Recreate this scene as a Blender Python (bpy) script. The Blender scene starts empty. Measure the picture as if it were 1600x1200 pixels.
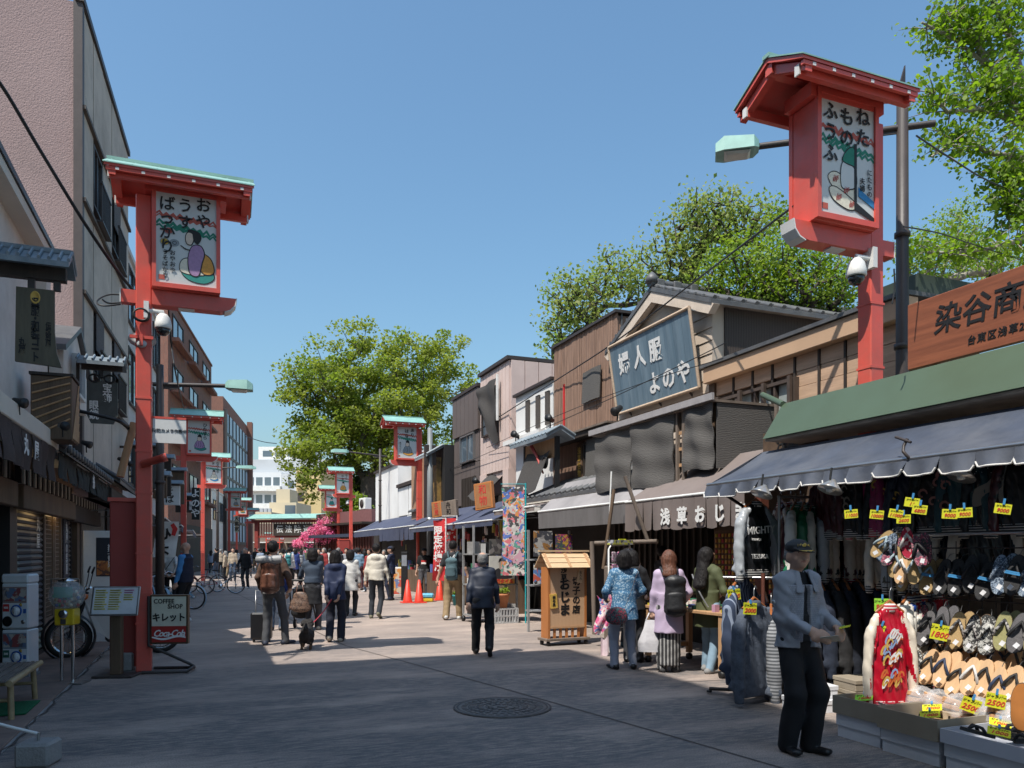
import bpy, bmesh, math, random
import numpy as np
from mathutils import Vector, Matrix
R = math.radians
rnd = random.Random(7)
sc = bpy.context.scene
COL = sc.collection
# ------------------------------------------------------------------ camera, sky, sun, exposure
cam_d = bpy.data.cameras.new("camera"); cam = bpy.data.objects.new("camera", cam_d); COL.objects.link(cam)
cam.location = (0, 0, 1.6); cam.rotation_euler = (R(90), 0, R(-21.62))
cam_d.sensor_width = 36; cam_d.lens = 27; cam_d.shift_y = 0.1625
cam_d.clip_start = 0.1; cam_d.clip_end = 2000
sc.camera = cam
SUN_EL = 60.0; SUN_AZ = (0.855, 0.519)          # travel direction of the light on the ground
world = bpy.data.worlds.new("World"); sc.world = world; world.use_nodes = True
wn = world.node_tree; bg = wn.nodes["Background"]
sky = wn.nodes.new("ShaderNodeTexSky"); sky.sky_type = 'NISHITA'; sky.sun_disc = False
sky.sun_elevation = R(SUN_EL); sky.sun_rotation = math.atan2(-SUN_AZ[0], -SUN_AZ[1])
sky.air_density = 1.5; sky.dust_density = 2.5; sky.ozone_density = 10.0; sky.altitude = 20
tint = wn.nodes.new("ShaderNodeMix"); tint.data_type = 'RGBA'; tint.blend_type = 'MULTIPLY'; tint.inputs[0].default_value = 1; tint.inputs[7].default_value = (1.02, 1.06, .95, 1); wn.links.new(sky.outputs[0], tint.inputs[6]); wn.links.new(tint.outputs[2], bg.inputs[0]); bg.inputs[1].default_value = 0.125
sun_d = bpy.data.lights.new("sun", 'SUN'); sun_d.energy = 4.0; sun_d.angle = R(0.5); sun_d.color = (1, 0.95, 0.87)
sun = bpy.data.objects.new("sun", sun_d); COL.objects.link(sun)
ce, se = math.cos(R(SUN_EL)), math.sin(R(SUN_EL))
sun.rotation_euler = Vector((SUN_AZ[0]*ce, SUN_AZ[1]*ce, -se)).to_track_quat('-Z', 'Y').to_euler()
sc.view_settings.view_transform = 'Standard'; sc.view_settings.look = 'None'
sc.view_settings.exposure = 0.55; sc.view_settings.gamma = 1; sc.view_settings.use_curve_mapping = False
sc.cycles.max_bounces = 8; sc.cycles.diffuse_bounces = 5; sc.cycles.transparent_max_bounces = 8
# ------------------------------------------------------------------ survey helpers: a pixel of the photograph to a place in the street
def ray(px, py):
 a = (px-800)/1200; b = (860-py)/1200
 return (a*.9297+.3684, -a*.3684+.9297, b)
def onX(px, py, X): d = ray(px, py); t = X/d[0]; return Vector((X, t*d[1], 1.6+t*d[2]))
def onY(px, py, Y): d = ray(px, py); t = Y/d[1]; return Vector((t*d[0], Y, 1.6+t*d[2]))
def gr(px, py): d = ray(px, py); t = -1.6/d[2]; return Vector((t*d[0], t*d[1], 0))
def dep(px, py, t): d = ray(px, py); return Vector((t*d[0], t*d[1], 1.6+t*d[2]))
# ------------------------------------------------------------------ materials
MATS = {}
def mat(name, col, rough=.6, var=.12, scale=6., bump=0., bscale=None, metal=0., dirt=None, dscale=1.5, damt=.0, emit=None, es=0., stretch=(1,1,1), spec=.5, alpha=1., coat=0., trans=0.):
 if name in MATS: return MATS[name]
 m = bpy.data.materials.new(name); m.use_nodes = True; nt = m.node_tree; b = nt.nodes["Principled BSDF"]
 N = nt.nodes.new; L = nt.links.new
 b.inputs["Roughness"].default_value = rough; b.inputs["Metallic"].default_value = metal
 b.inputs["Specular IOR Level"].default_value = spec; b.inputs["Alpha"].default_value = alpha
 b.inputs["Coat Weight"].default_value = coat; b.inputs["Transmission Weight"].default_value = trans
 if emit: b.inputs["Emission Color"].default_value = (*emit, 1); b.inputs["Emission Strength"].default_value = es
 tc = N("ShaderNodeTexCoord"); mp = N("ShaderNodeMapping"); L(tc.outputs["Object"], mp.inputs[0]); mp.inputs["Scale"].default_value = stretch
 no = N("ShaderNodeTexNoise"); no.inputs["Scale"].default_value = scale; no.inputs["Detail"].default_value = 5; no.inputs["Roughness"].default_value = .6; L(mp.outputs[0], no.inputs[0])
 mr = N("ShaderNodeMapRange"); mr.inputs[1].default_value = .3; mr.inputs[2].default_value = .7; mr.inputs[3].default_value = 1-var; mr.inputs[4].default_value = 1+var; L(no.outputs[0], mr.inputs[0])
 mx = N("ShaderNodeMix"); mx.data_type = 'RGBA'; mx.blend_type = 'MULTIPLY'; mx.inputs[0].default_value = 1; mx.inputs[6].default_value = (*col, 1); L(mr.outputs[0], mx.inputs[7])
 out = mx.outputs[2]
 if damt > 0:
  n2 = N("ShaderNodeTexNoise"); n2.inputs["Scale"].default_value = dscale; n2.inputs["Detail"].default_value = 7; n2.inputs["Roughness"].default_value = .7; L(mp.outputs[0], n2.inputs[0])
  r2 = N("ShaderNodeMapRange"); r2.inputs[1].default_value = .42; r2.inputs[2].default_value = .68; r2.inputs[3].default_value = 0; r2.inputs[4].default_value = damt; L(n2.outputs[0], r2.inputs[0])
  m2 = N("ShaderNodeMix"); m2.data_type = 'RGBA'; L(r2.outputs[0], m2.inputs[0]); L(out, m2.inputs[6]); m2.inputs[7].default_value = (*(dirt or (.05,.045,.04)), 1); out = m2.outputs[2]
 L(out, b.inputs["Base Color"])
 if bump > 0:
  n3 = N("ShaderNodeTexNoise"); n3.inputs["Scale"].default_value = bscale or scale*4; n3.inputs["Detail"].default_value = 4; L(mp.outputs[0], n3.inputs[0])
  bp = N("ShaderNodeBump"); bp.inputs["Strength"].default_value = min(1, bump); bp.inputs["Distance"].default_value = .02; L(n3.outputs[0], bp.inputs["Height"]); L(bp.outputs[0], b.inputs["Normal"])
 m["b"] = 1; MATS[name] = m; return m
def mat_wave(name, c1, c2, scale, axis='X', rough=.7, kind='BANDS', dist=0., thr=None, bump=0.):
 if name in MATS: return MATS[name]
 m = mat(name, c1, rough, .1, 5); nt = m.node_tree; b = nt.nodes["Principled BSDF"]; N = nt.nodes.new; L = nt.links.new
 tc = N("ShaderNodeTexCoord"); w = N("ShaderNodeTexWave"); w.wave_type = kind; w.bands_direction = axis; w.inputs["Scale"].default_value = scale; w.inputs["Distortion"].default_value = dist; w.inputs["Detail"].default_value = 2
 L(tc.outputs["Object"], w.inputs[0]); cr = N("ShaderNodeValToRGB"); cr.color_ramp.elements[0].color = (*c1, 1); cr.color_ramp.elements[1].color = (*c2, 1)
 if thr: cr.color_ramp.elements[0].position = thr-.05; cr.color_ramp.elements[1].position = thr+.05
 L(w.outputs[1], cr.inputs[0]); L(cr.outputs[0], b.inputs["Base Color"])
 if bump: bp = N("ShaderNodeBump"); bp.inputs["Strength"].default_value = bump; bp.inputs["Distance"].default_value = .01; L(w.outputs[1], bp.inputs["Height"]); L(bp.outputs[0], b.inputs["Normal"])
 return m
def mat_vor(name, cols, scale, rough=.7, warp=.0):
 """printed cloth / paper: patches of several colours"""
 if name in MATS: return MATS[name]
 m = mat(name, cols[0], rough, .1, 5); nt = m.node_tree; b = nt.nodes["Principled BSDF"]; N = nt.nodes.new; L = nt.links.new
 tc = N("ShaderNodeTexCoord"); src = tc.outputs["Object"]
 if warp:
  nz = N("ShaderNodeTexNoise"); nz.inputs["Scale"].default_value = scale*.7; L(src, nz.inputs[0]); ad = N("ShaderNodeMix"); ad.data_type = 'RGBA'; ad.blend_type = 'ADD'; ad.inputs[0].default_value = warp; L(src, ad.inputs[6]); L(nz.outputs[1], ad.inputs[7]); src = ad.outputs[2]
 v = N("ShaderNodeTexVoronoi"); v.inputs["Scale"].default_value = scale; L(src, v.inputs[0]); sp = N("ShaderNodeSeparateColor"); L(v.outputs["Color"], sp.inputs[0])
 cr = N("ShaderNodeValToRGB"); cr.color_ramp.interpolation = 'CONSTANT'; el = cr.color_ramp.elements
 while len(el) < len(cols): el.new(.5)
 for i, c in enumerate(cols): el[i].position = i/len(cols); el[i].color = (*c, 1)
 L(sp.outputs[0], cr.inputs[0]); L(cr.outputs[0], b.inputs["Base Color"]); return m
def mat_brick(name, c1, c2, mortar, scale, w=.5, h=.25, rough=.8, vec='Object', rot=(0,0,0), msize=.02):
 if name in MATS: return MATS[name]
 m = mat(name, c1, rough, .1, 5); nt = m.node_tree; b = nt.nodes["Principled BSDF"]; N = nt.nodes.new; L = nt.links.new
 tc = N("ShaderNodeTexCoord"); mp = N("ShaderNodeMapping"); mp.inputs["Rotation"].default_value = rot; L(tc.outputs[vec], mp.inputs[0])
 k = N("ShaderNodeTexBrick"); k.inputs["Scale"].default_value = scale; k.inputs["Color1"].default_value = (*c1, 1); k.inputs["Color2"].default_value = (*c2, 1); k.inputs["Mortar"].default_value = (*mortar, 1); k.inputs["Brick Width"].default_value = w; k.inputs["Row Height"].default_value = h; k.inputs["Mortar Size"].default_value = msize
 L(mp.outputs[0], k.inputs[0]); L(k.outputs[0], b.inputs["Base Color"]); return m
def C3(h):
 """sRGB hex to linear"""
 f = lambda v: v/12.92 if v <= .04045 else ((v+.055)/1.055)**2.4
 return tuple(f(int(h[i:i+2], 16)/255) for i in (0, 2, 4))
# ------------------------------------------------------------------ mesh building
class MB:
 def __init__(s): s.v = []; s.f = []; s.m = []; s.mats = []; s.sm = []
 def mi(s, m):
  if m not in s.mats: s.mats.append(m)
  return s.mats.index(m)
 def add(s, vs, fs, m, smooth=False):
  o = len(s.v); s.v += [tuple(x) for x in vs]; k = s.mi(m)
  for f in fs: s.f.append(tuple(i+o for i in f)); s.m.append(k); s.sm.append(smooth)
  return s
 def box(s, x0, x1, y0, y1, z0, z1, m, M=None, bev=0):
  x0, x1 = min(x0, x1), max(x0, x1); y0, y1 = min(y0, y1), max(y0, y1); z0, z1 = min(z0, z1), max(z0, z1)
  if bev:
   b = min(bev, (x1-x0)*.45, (y1-y0)*.45, (z1-z0)*.45); vs = []
   for z, i in ((z0, b), (z0+b, 0), (z1-b, 0), (z1, b)):
    c = b if i == 0 else b+i*.0
    for (x, y) in ((x0+c, y0+i), (x1-c, y0+i), (x1-i, y0+c), (x1-i, y1-c), (x1-c, y1-i), (x0+c, y1-i), (x0+i, y1-c), (x0+i, y0+c)): vs.append((x, y, z))
   fs = [tuple(range(7, -1, -1)), tuple(range(24, 32))]
   for r in range(3):
    for k in range(8): a = r*8+k; c = r*8+(k+1) % 8; fs.append((a, c, c+8, a+8))
  else:
   vs = [(x0,y0,z0),(x1,y0,z0),(x1,y1,z0),(x0,y1,z0),(x0,y0,z1),(x1,y0,z1),(x1,y1,z1),(x0,y1,z1)]
   fs = [(3,2,1,0),(4,5,6,7),(0,1,5,4),(1,2,6,5),(2,3,7,6),(3,0,4,7)]
  if M: vs = [M @ Vector(v) for v in vs]
  return s.add(vs, fs, m)
 def tube(s, pts, r, m, n=8, r1=None, caps=True, smooth=True):
  pts = [Vector(p) for p in pts]; N = len(pts); vs = []; up = None
  for i, p in enumerate(pts):
   d = (pts[min(i+1, N-1)]-pts[max(i-1, 0)]).normalized()
   if up is None: up = Vector((0,0,1)) if abs(d.z) < .9 else Vector((1,0,0))
   a = d.cross(up).normalized(); b = a.cross(d).normalized(); up = b
   rr = r if r1 is None else r+(r1-r)*i/(N-1)
   for k in range(n): t = 2*math.pi*k/n; vs.append(p+a*math.cos(t)*rr+b*math.sin(t)*rr)
  fs = []
  for i in range(N-1):
   for k in range(n): a = i*n+k; c = i*n+(k+1) % n; fs.append((a, a+n, c+n, c))
  s.add(vs, fs, m, smooth)
  if caps: s.add(vs[:n], [tuple(range(n))], m); s.add(vs[-n:], [tuple(range(n-1, -1, -1))], m)
  return s
 def lathe(s, prof, m, n=16, c=(0,0,0), M=None, smooth=True, sx=1, sy=1, caps=True):
  vs = []; fs = []; P = len(prof)
  for r, z in prof:
   for k in range(n): t = 2*math.pi*k/n; vs.append(Vector((c[0]+r*sx*math.cos(t), c[1]+r*sy*math.sin(t), c[2]+z)))
  for i in range(P-1):
   for k in range(n): a = i*n+k; b = i*n+(k+1) % n; fs.append((a, b, b+n, a+n))
  if caps and prof[0][0] > 1e-5: fs.append(tuple(range(n-1, -1, -1)))
  if caps and prof[-1][0] > 1e-5: fs.append(tuple(range((P-1)*n, P*n)))
  if M: vs = [M @ v for v in vs]
  return s.add(vs, fs, m, smooth)
 def prism(s, poly, vec, m, smooth=False, m2=None):
  """polygon (3d points) extruded by vec"""
  poly = [Vector(p) for p in poly]; n = len(poly); vec = Vector(vec)
  vs = poly+[p+vec for p in poly]
  s.add(vs, [tuple(range(n-1, -1, -1))], m); s.add(vs, [tuple(range(n, 2*n))], m2 or m)
  return s.add(vs, [(i, (i+1) % n, n+(i+1) % n, n+i) for i in range(n)], m, smooth)
 def quad(s, a, b, c, d, m): return s.add([a, b, c, d], [(0,1,2,3)], m)
 def grid(s, fn, nu, nv, m, smooth=True, thick=0):
  vs = [Vector(fn(i/nu, j/nv)) for j in range(nv+1) for i in range(nu+1)]
  w = nu+1; fs = [(j*w+i, j*w+i+1, (j+1)*w+i+1, (j+1)*w+i) for j in range(nv) for i in range(nu)]
  s.add(vs, fs, m, smooth)
  if thick:
   vs2 = [v+Vector(thick) for v in vs]; o = len(vs2)
   s.add(vs2, [tuple(reversed(f)) for f in fs], m, smooth)
   e = list(range(w))+[j*w+nu for j in range(1, nv+1)]+[nv*w+i for i in range(nu-1, -1, -1)]+[j*w for j in range(nv-1, 0, -1)]
   s.add(vs+vs2, [(e[(i+1) % len(e)], e[i], e[i]+o, e[(i+1) % len(e)]+o) for i in range(len(e))], m)
  return s
 def mesh(s, name, fix=False):
  me = bpy.data.meshes.new(name); me.from_pydata(s.v, [], s.f)
  for m in s.mats: me.materials.append(m)
  me.polygons.foreach_set("material_index", s.m); me.polygons.foreach_set("use_smooth", s.sm)
  if fix:
   b = bmesh.new(); b.from_mesh(me); bmesh.ops.recalc_face_normals(b, faces=b.faces); b.to_mesh(me); b.free()
  me.update(); return me
 def build(s, name, parent=None, label=None, cat=None, group=None, kind=None, loc=(0,0,0), fix=False):
  return link(name, s.mesh(name, fix), parent, label, cat, group, kind, loc)
def link(name, data, parent=None, label=None, cat=None, group=None, kind=None, loc=(0,0,0), rot=(0,0,0)):
 o = bpy.data.objects.new(name, data); COL.objects.link(o); o.location = loc; o.rotation_euler = rot
 if parent: o.parent = parent
 for k, v in (("label", label), ("category", cat), ("group", group), ("kind", kind)):
  if v: o[k] = v
 return o
def thing(name, label, cat, loc=(0,0,0), rz=0, group=None, rot=None):
 return link(name, None, None, label, cat, group, None, loc, rot or (0,0,rz))
KIDS = {}
def kids(o): return [c for c in COL.objects if c.parent == o]
def dup(root, loc=None, rz=None, label=None, group=None, scale=None, rot=None):
 r = root.copy(); COL.objects.link(r)
 if loc is not None: r.location = loc
 if rz is not None: r.rotation_euler = (0,0,rz)
 if rot is not None: r.rotation_euler = rot
 if label: r['label'] = label
 if group: r['group'] = group
 if scale: r.scale = scale if hasattr(scale, '__len__') else (scale,)*3
 for ch in root.children:
  c = ch.copy(); COL.objects.link(c); c.parent = r
  for g in ch.children: d = g.copy(); COL.objects.link(d); d.parent = c
 return r
TXT = {}
def text_mesh(body, size, m, bold=0., ext=.002, vertical=False, align='CENTER', ls=1., cs=1., shear=0.):
 key = (body, size, m.name, bold, ext, vertical, align, ls, cs, shear)
 if key in TXT: return TXT[key]
 cu = bpy.data.curves.new("lettering", 'FONT'); cu.body = "\n".join(body) if vertical else body
 cu.size = size; cu.align_x = align; cu.align_y = 'CENTER'; cu.offset = bold*size; cu.extrude = ext; cu.resolution_u = 2
 cu.space_line = ls*1.28 if vertical else ls; cu.space_character = cs; cu.shear = shear; cu.fill_mode = 'BOTH'
 o = bpy.data.objects.new("lettering", cu); COL.objects.link(o); dg = bpy.context.evaluated_depsgraph_get()
 me = bpy.data.meshes.new_from_object(o.evaluated_get(dg)); me.name = "lettering"; me.materials.clear(); me.materials.append(m)
 bpy.data.objects.remove(o); bpy.data.curves.remove(cu); TXT[key] = me; return me
def text(body, size, m, loc, face, parent=None, name="lettering", tilt=0., **k):
 """face: direction the lettering looks to: '-x','+x','-y','+y' in its parent's frame"""
 me = text_mesh(body, size, m, **k)
 rz = {'-y': 0, '+x': 90, '+y': 180, '-x': -90}[face]
 o = link(name, me, parent, loc=loc); o.rotation_euler = (R(90), R(tilt), R(rz)); o.rotation_mode = 'XYZ'
 o.rotation_euler = (Matrix.Rotation(R(rz), 3, 'Z') @ Matrix.Rotation(R(90), 3, 'X') @ Matrix.Rotation(R(tilt), 3, 'Z')).to_euler()
 return o
ORD = ["leftmost", "second", "third", "fourth", "fifth", "sixth", "seventh", "eighth", "ninth", "tenth", "eleventh", "twelfth", "thirteenth", "fourteenth", "fifteenth", "sixteenth"]
# ------------------------------------------------------------------ implicit surfaces for people, clothes, animals
def sd_cap(P, a, b, ra, rb):
 a = np.asarray(a, 'f4'); b = np.asarray(b, 'f4'); ab = b-a; L = float(ab@ab)+1e-9
 t = np.clip(((P-a)@ab)/L, 0, 1); return np.linalg.norm(P-a-t[..., None]*ab, axis=-1)-(ra+(rb-ra)*t)
def sd_ell(P, c, r, yaw=0., pitch=0.):
 q = P-np.asarray(c, 'f4'); r = np.asarray(r, 'f4')
 if yaw or pitch:
  M = np.array(Matrix.Rotation(yaw, 3, 'Z') @ Matrix.Rotation(pitch, 3, 'X'), 'f4'); q = q@M
 k0 = np.linalg.norm(q/r, axis=-1); k1 = np.linalg.norm(q/(r*r), axis=-1)+1e-6; return k0*(k0-1)/k1
def sd_tor(P, a, b, w0, w1, d0, d1, side, flat=False):
 """elliptical tapered section from a to b; side = the wide axis"""
 a = np.asarray(a, 'f4'); b = np.asarray(b, 'f4'); ab = b-a; L = np.linalg.norm(ab); u = ab/L
 s = np.asarray(side, 'f4'); s = s-u*(s@u); s /= np.linalg.norm(s); f = np.cross(u, s)
 q = P-a; h = q@u; t = np.clip(h/L, 0, 1); w = w0+(w1-w0)*t; d = d0+(d1-d0)*t; x = q@s; y = q@f
 m = np.minimum(w, d)
 if flat:
  r = (np.sqrt((x/w)**2+(y/d)**2)-1)*m; return np.maximum(r, np.abs(h-L/2)-L/2)
 e = h-t*L; return (np.sqrt((x/w)**2+(y/d)**2+(e/m)**2)-1)*m
def smin(a, b, k):
 h = np.maximum(k-np.abs(a-b), 0)/k; return np.minimum(a, b)-h*h*k*.25
def wrinkle(P, amp, fr, seed):
 r = np.random.RandomState(seed); o = np.zeros(P.shape[:-1], 'f4')
 for i in range(5):
  d = r.normal(size=3); d[2] *= 1.6; d /= np.linalg.norm(d); o += np.sin(P@(d*fr*(.6+.5*i)).astype('f4')+r.rand()*6.3)/(1+.5*i)
 return o*amp*.5
class Implicit:
 """groups of primitives: smooth union inside a group, crisp union between groups"""
 def __init__(s): s.g = {}; s.order = []
 def grp(s, name, m, k=.04, wr=0., fr=22., seed=1, part='body', cut=None):
  s.g[name] = dict(m=m, k=k, wr=wr, fr=fr, seed=seed, part=part, p=[], sub=[], cut=cut); s.order.append(name); return s
 def put(s, name, *p): s.g[name]['p'].append(p)
 def ev(s, G, P):
  d = None
  for p in G['p']:
   f = {'cap': sd_cap, 'ell': sd_ell, 'tor': sd_tor}[p[0]](P, *p[1:])
   d = f if d is None else smin(d, f, G['k'])
  if G['wr']: d = d+wrinkle(P, G['wr'], G['fr'], G['seed'])
  for p in G['sub']: d = np.maximum(d, -{'cap': sd_cap, 'ell': sd_ell, 'tor': sd_tor}[p[0]](P, *p[1:]))
  if G['cut'] is not None: d = np.maximum(d, G['cut'](P))
  return d
 def bounds(s, names):
  lo = np.full(3, 9e9); hi = -lo
  for n in names:
   for p in s.g[n]['p']:
    if p[0] == 'cap': q = [(p[1], max(p[3], p[4])), (p[2], max(p[3], p[4]))]
    elif p[0] == 'ell': q = [(p[1], max(p[2]))]
    else: q = [(p[1], max(p[3:7])), (p[2], max(p[3:7]))]
    for c, r in q: lo = np.minimum(lo, np.asarray(c)-r); hi = np.maximum(hi, np.asarray(c)+r)
  return lo-.03, hi+.03
 def meshes(s, h):
  parts = {}
  for n in s.order:
   if s.g[n]['p']: parts.setdefault(s.g[n]['part'], []).append(n)
  return {k: s.extract(v, h*(.8 if k in ('hair',) else 1), k) for k, v in parts.items()}
 def extract(s, names, h, pname):
  lo, hi = s.bounds(names); n = np.maximum(((hi-lo)/h).astype(int)+2, 4)
  ax = [np.arange(n[i], dtype='f4')*h+np.float32(lo[i]) for i in range(3)]
  P = np.stack(np.meshgrid(*ax, indexing='ij'), -1); D = None
  for g in names: f = s.ev(s.g[g], P); D = f if D is None else np.minimum(D, f)
  V, F = surfnet(D, h, lo)
  if len(names) > 1:
   E = np.stack([s.ev(s.g[g], V) for g in names], -1); g = E.argmin(-1); fm = g[F[:, 0]]
  else: fm = np.zeros(len(F), int)
  me = bpy.data.meshes.new(pname); np_mesh(me, V, F)
  for g in names: me.materials.append(s.g[g]['m'])
  me.polygons.foreach_set("material_index", fm.astype('i4')); me.polygons.foreach_set("use_smooth", np.ones(len(F), bool)); me.update(); return me
def np_mesh(me, V, F):
 k = F.shape[1]; me.vertices.add(len(V)); me.vertices.foreach_set("co", np.asarray(V, 'f4').ravel())
 me.loops.add(F.size); me.loops.foreach_set("vertex_index", F.astype('i4').ravel())
 me.polygons.add(len(F)); me.polygons.foreach_set("loop_start", (np.arange(len(F))*k).astype('i4')); me.update(calc_edges=True)
def surfnet(D, h, lo):
 S = D < 0; nx, ny, nz = D.shape
 cnt = np.zeros((nx-1, ny-1, nz-1), 'i1'); cs = [(i, j, k) for i in (0,1) for j in (0,1) for k in (0,1)]
 for i, j, k in cs: cnt += S[i:nx-1+i, j:ny-1+j, k:nz-1+k]
 act = (cnt > 0) & (cnt < 8); I = np.argwhere(act); idx = np.full(act.shape, -1, 'i4'); idx[act] = np.arange(len(I))
 val = np.stack([D[I[:,0]+i, I[:,1]+j, I[:,2]+k] for i, j, k in cs], -1); pos = np.array(cs, 'f4')
 acc = np.zeros((len(I), 3), 'f4'); c = np.zeros(len(I), 'f4')
 for a in range(8):
  for b in range(a+1, 8):
   if np.abs(pos[a]-pos[b]).sum() != 1: continue
   va, vb = val[:, a], val[:, b]; x = (va < 0) != (vb < 0); t = np.where(x, va/(va-vb+1e-12), 0)
   acc += np.where(x[:, None], pos[a]+(pos[b]-pos[a])*t[:, None], 0); c += x
 V = (I+acc/np.maximum(c, 1)[:, None])*h+np.asarray(lo, 'f4'); F = []
 for ax in range(3):
  A = [slice(1, -1)]*3; B = [slice(1, -1)]*3; A[ax] = slice(0, -1); B[ax] = slice(1, None)
  s0, s1 = S[tuple(A)], S[tuple(B)]
  for flip, e in ((False, s0 & ~s1), (True, ~s0 & s1)):
   J = np.argwhere(e)
   if not len(J): continue
   o = np.ones(3, int); o[ax] = 0; J = J+o; u, v = [(1,2),(2,0),(0,1)][ax]
   q = []
   for du, dv in ((-1,-1),(0,-1),(0,0),(-1,0)):
    K = J.copy(); K[:, u] += du; K[:, v] += dv; q.append(idx[K[:,0], K[:,1], K[:,2]])
   q = np.stack(q, -1); F.append(q[:, ::-1] if flip else q)
 return V, np.concatenate(F)
# ================================================================== colours
vermilion = mat("vermilion_paint", (.67,.092,.064), .42, .10, 3, .05, 40, dirt=(.42,.13,.10), dscale=2.2, damt=.5, coat=.15)
copper = mat("copper_green", (.24,.43,.38), .5, .12, 4, dirt=(.15,.25,.22), damt=.4)
dark_metal = mat("dark_brown_metal", (.045,.035,.032), .5, .15, 5, .05)
black = mat("black", (.012,.012,.013), .5)
blackcloth = mat("black_cloth", (.014,.014,.017), .85, .25, 18, .3, 60)
white_paint = mat("white_paint", (.72,.72,.70), .45, .05, 3, dirt=(.35,.33,.3), dscale=2, damt=.25)
plaster = mat("white_plaster", (.66,.64,.60), .85, .07, 2, .15, 60, dirt=(.33,.31,.28), dscale=.8, damt=.5)
pink_stucco = mat("pink_stucco", (.375,.275,.265), .95, .16, 1.2, .55, 42, dirt=(.22,.15,.145), dscale=.6, damt=.5)
beige_panel = mat("beige_panel", (.50,.44,.37), .8, .07, 1.5, .1, 50, dirt=(.2,.17,.14), dscale=.9, damt=.55)
dark_wood = mat("dark_wood", (.036,.026,.02), .7, .3, 4, .3, 30, stretch=(1,1,.2))
mid_wood = mat("mid_wood", (.12,.075,.045), .7, .3, 4, .3, 30, stretch=(1,1,.2))
grey_wood = mat("weathered_wood", (.16,.125,.10), .8, .3, 5, .4, 30, stretch=(1,1,.15))
light_wood = mat("light_wood", (.46,.27,.14), .6, .15, 5, .1, 30, stretch=(4,4,.3))
hinoki = mat("cypress_wood", (.60,.42,.25), .6, .12, 5, .1, 30, stretch=(1,6,6))
iron = mat("steel", (.42,.42,.42), .35, .1, 5, metal=.9)
chrome = mat("chrome", (.7,.7,.7), .15, .05, 5, metal=1.)
slate = mat("grey_roof_tile", (.085,.088,.095), .5, .25, 5, .1, 30, dirt=(.16,.15,.13), dscale=3, damt=.4)
concrete = mat("concrete", (.30,.29,.28), .9, .12, 4, .4, 60, dirt=(.12,.11,.1), dscale=2.5, damt=.5)
glass = mat("window_glass", (.09,.12,.15), .06, .1, 1, spec=1.)
inside_beige = mat("inside_beige", (.36,.30,.24), .9, .3, 3)
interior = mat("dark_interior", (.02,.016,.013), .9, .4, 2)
ink = mat("black_ink", (.012,.011,.011), .6)
white_ink = mat("white_print", (.75,.74,.72), .7)
red_ink = mat("red_print", (.55,.03,.03), .6)
gold_ink = mat("gold_print", (.6,.38,.08), .5)
# ================================================================== ground
def street_material():
 m = mat("street_concrete", (.3,.22,.18), .85, .1, 3); nt = m.node_tree; b = nt.nodes["Principled BSDF"]; N = nt.nodes.new; L = nt.links.new
 tc = N("ShaderNodeTexCoord"); o = tc.outputs["Object"]
 def noise(scale, st, det=6, ro=.65):
  mp = N("ShaderNodeMapping"); mp.inputs["Scale"].default_value = st; mp.inputs["Rotation"].default_value = (0,0,R(-14)); L(o, mp.inputs[0])
  n = N("ShaderNodeTexNoise"); n.inputs["Scale"].default_value = scale; n.inputs["Detail"].default_value = det; n.inputs["Roughness"].default_value = ro; L(mp.outputs[0], n.inputs[0]); return n.outputs[0]
 def rng(v, a, c, lo, hi):
  r = N("ShaderNodeMapRange"); r.inputs[1].default_value = a; r.inputs[2].default_value = c; r.inputs[3].default_value = lo; r.inputs[4].default_value = hi; L(v, r.inputs[0]); return r.outputs[0]
 def mixc(f, a, c, mode='MIX'):
  x = N("ShaderNodeMix"); x.data_type = 'RGBA'; x.blend_type = mode
  if hasattr(f, 'node'): L(f, x.inputs[0])
  else: x.inputs[0].default_value = f
  for v, i in ((a, 6), (c, 7)):
   if hasattr(v, 'node'): L(v, x.inputs[i])
   else: x.inputs[i].default_value = (*v, 1)
  return x.outputs[2]
 base = mixc(rng(noise(.8, (.7,1.3,1), 9, .7), .38, .6, 0, 1), (.43,.34,.285), (.30,.24,.207))
 worn = rng(noise(1.0, (.42,1.25,1), 8, .62), .36, .52, 0, 1)
 fine = rng(noise(16, (.35,1.6,1), 3), .38, .58, .4, 1)
 ml = N("ShaderNodeMath"); ml.operation = 'MULTIPLY'; L(worn, ml.inputs[0]); L(fine, ml.inputs[1])
 # the dark tone is stronger on the side towards the camera
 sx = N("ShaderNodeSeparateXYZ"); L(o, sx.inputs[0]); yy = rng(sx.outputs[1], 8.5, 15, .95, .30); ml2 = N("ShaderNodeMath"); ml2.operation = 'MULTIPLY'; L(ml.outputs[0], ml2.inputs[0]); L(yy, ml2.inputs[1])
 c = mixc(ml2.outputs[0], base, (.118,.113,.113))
 vo = N("ShaderNodeTexVoronoi"); vo.inputs["Scale"].default_value = 2.6; L(o, vo.inputs[0]); gum = rng(vo.outputs["Distance"], .03, .045, .55, 0)
 c = mixc(gum, c, (.07,.065,.062)); st = rng(noise(.55, (1,2.2,1), 9, .7), .60, .72, 0, .45); c = mixc(st, c, (.15,.115,.095))
 c = mixc(1., c, mixc(rng(noise(90, (1,1,1), 2), .35, .65, 0, 1), (.66,.66,.66), (1.3,1.3,1.3)), 'MULTIPLY')
 L(c, b.inputs["Base Color"])
 bp = N("ShaderNodeBump"); bp.inputs["Strength"].default_value = .35; bp.inputs["Distance"].default_value = .01; L(noise(120, (1,1,1), 3), bp.inputs["Height"]); L(bp.outputs[0], b.inputs["Normal"])
 return m
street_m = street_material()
ground_m = mat("old_paving", (.24,.2,.17), .9, .2, .8, .3, 60)
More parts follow.
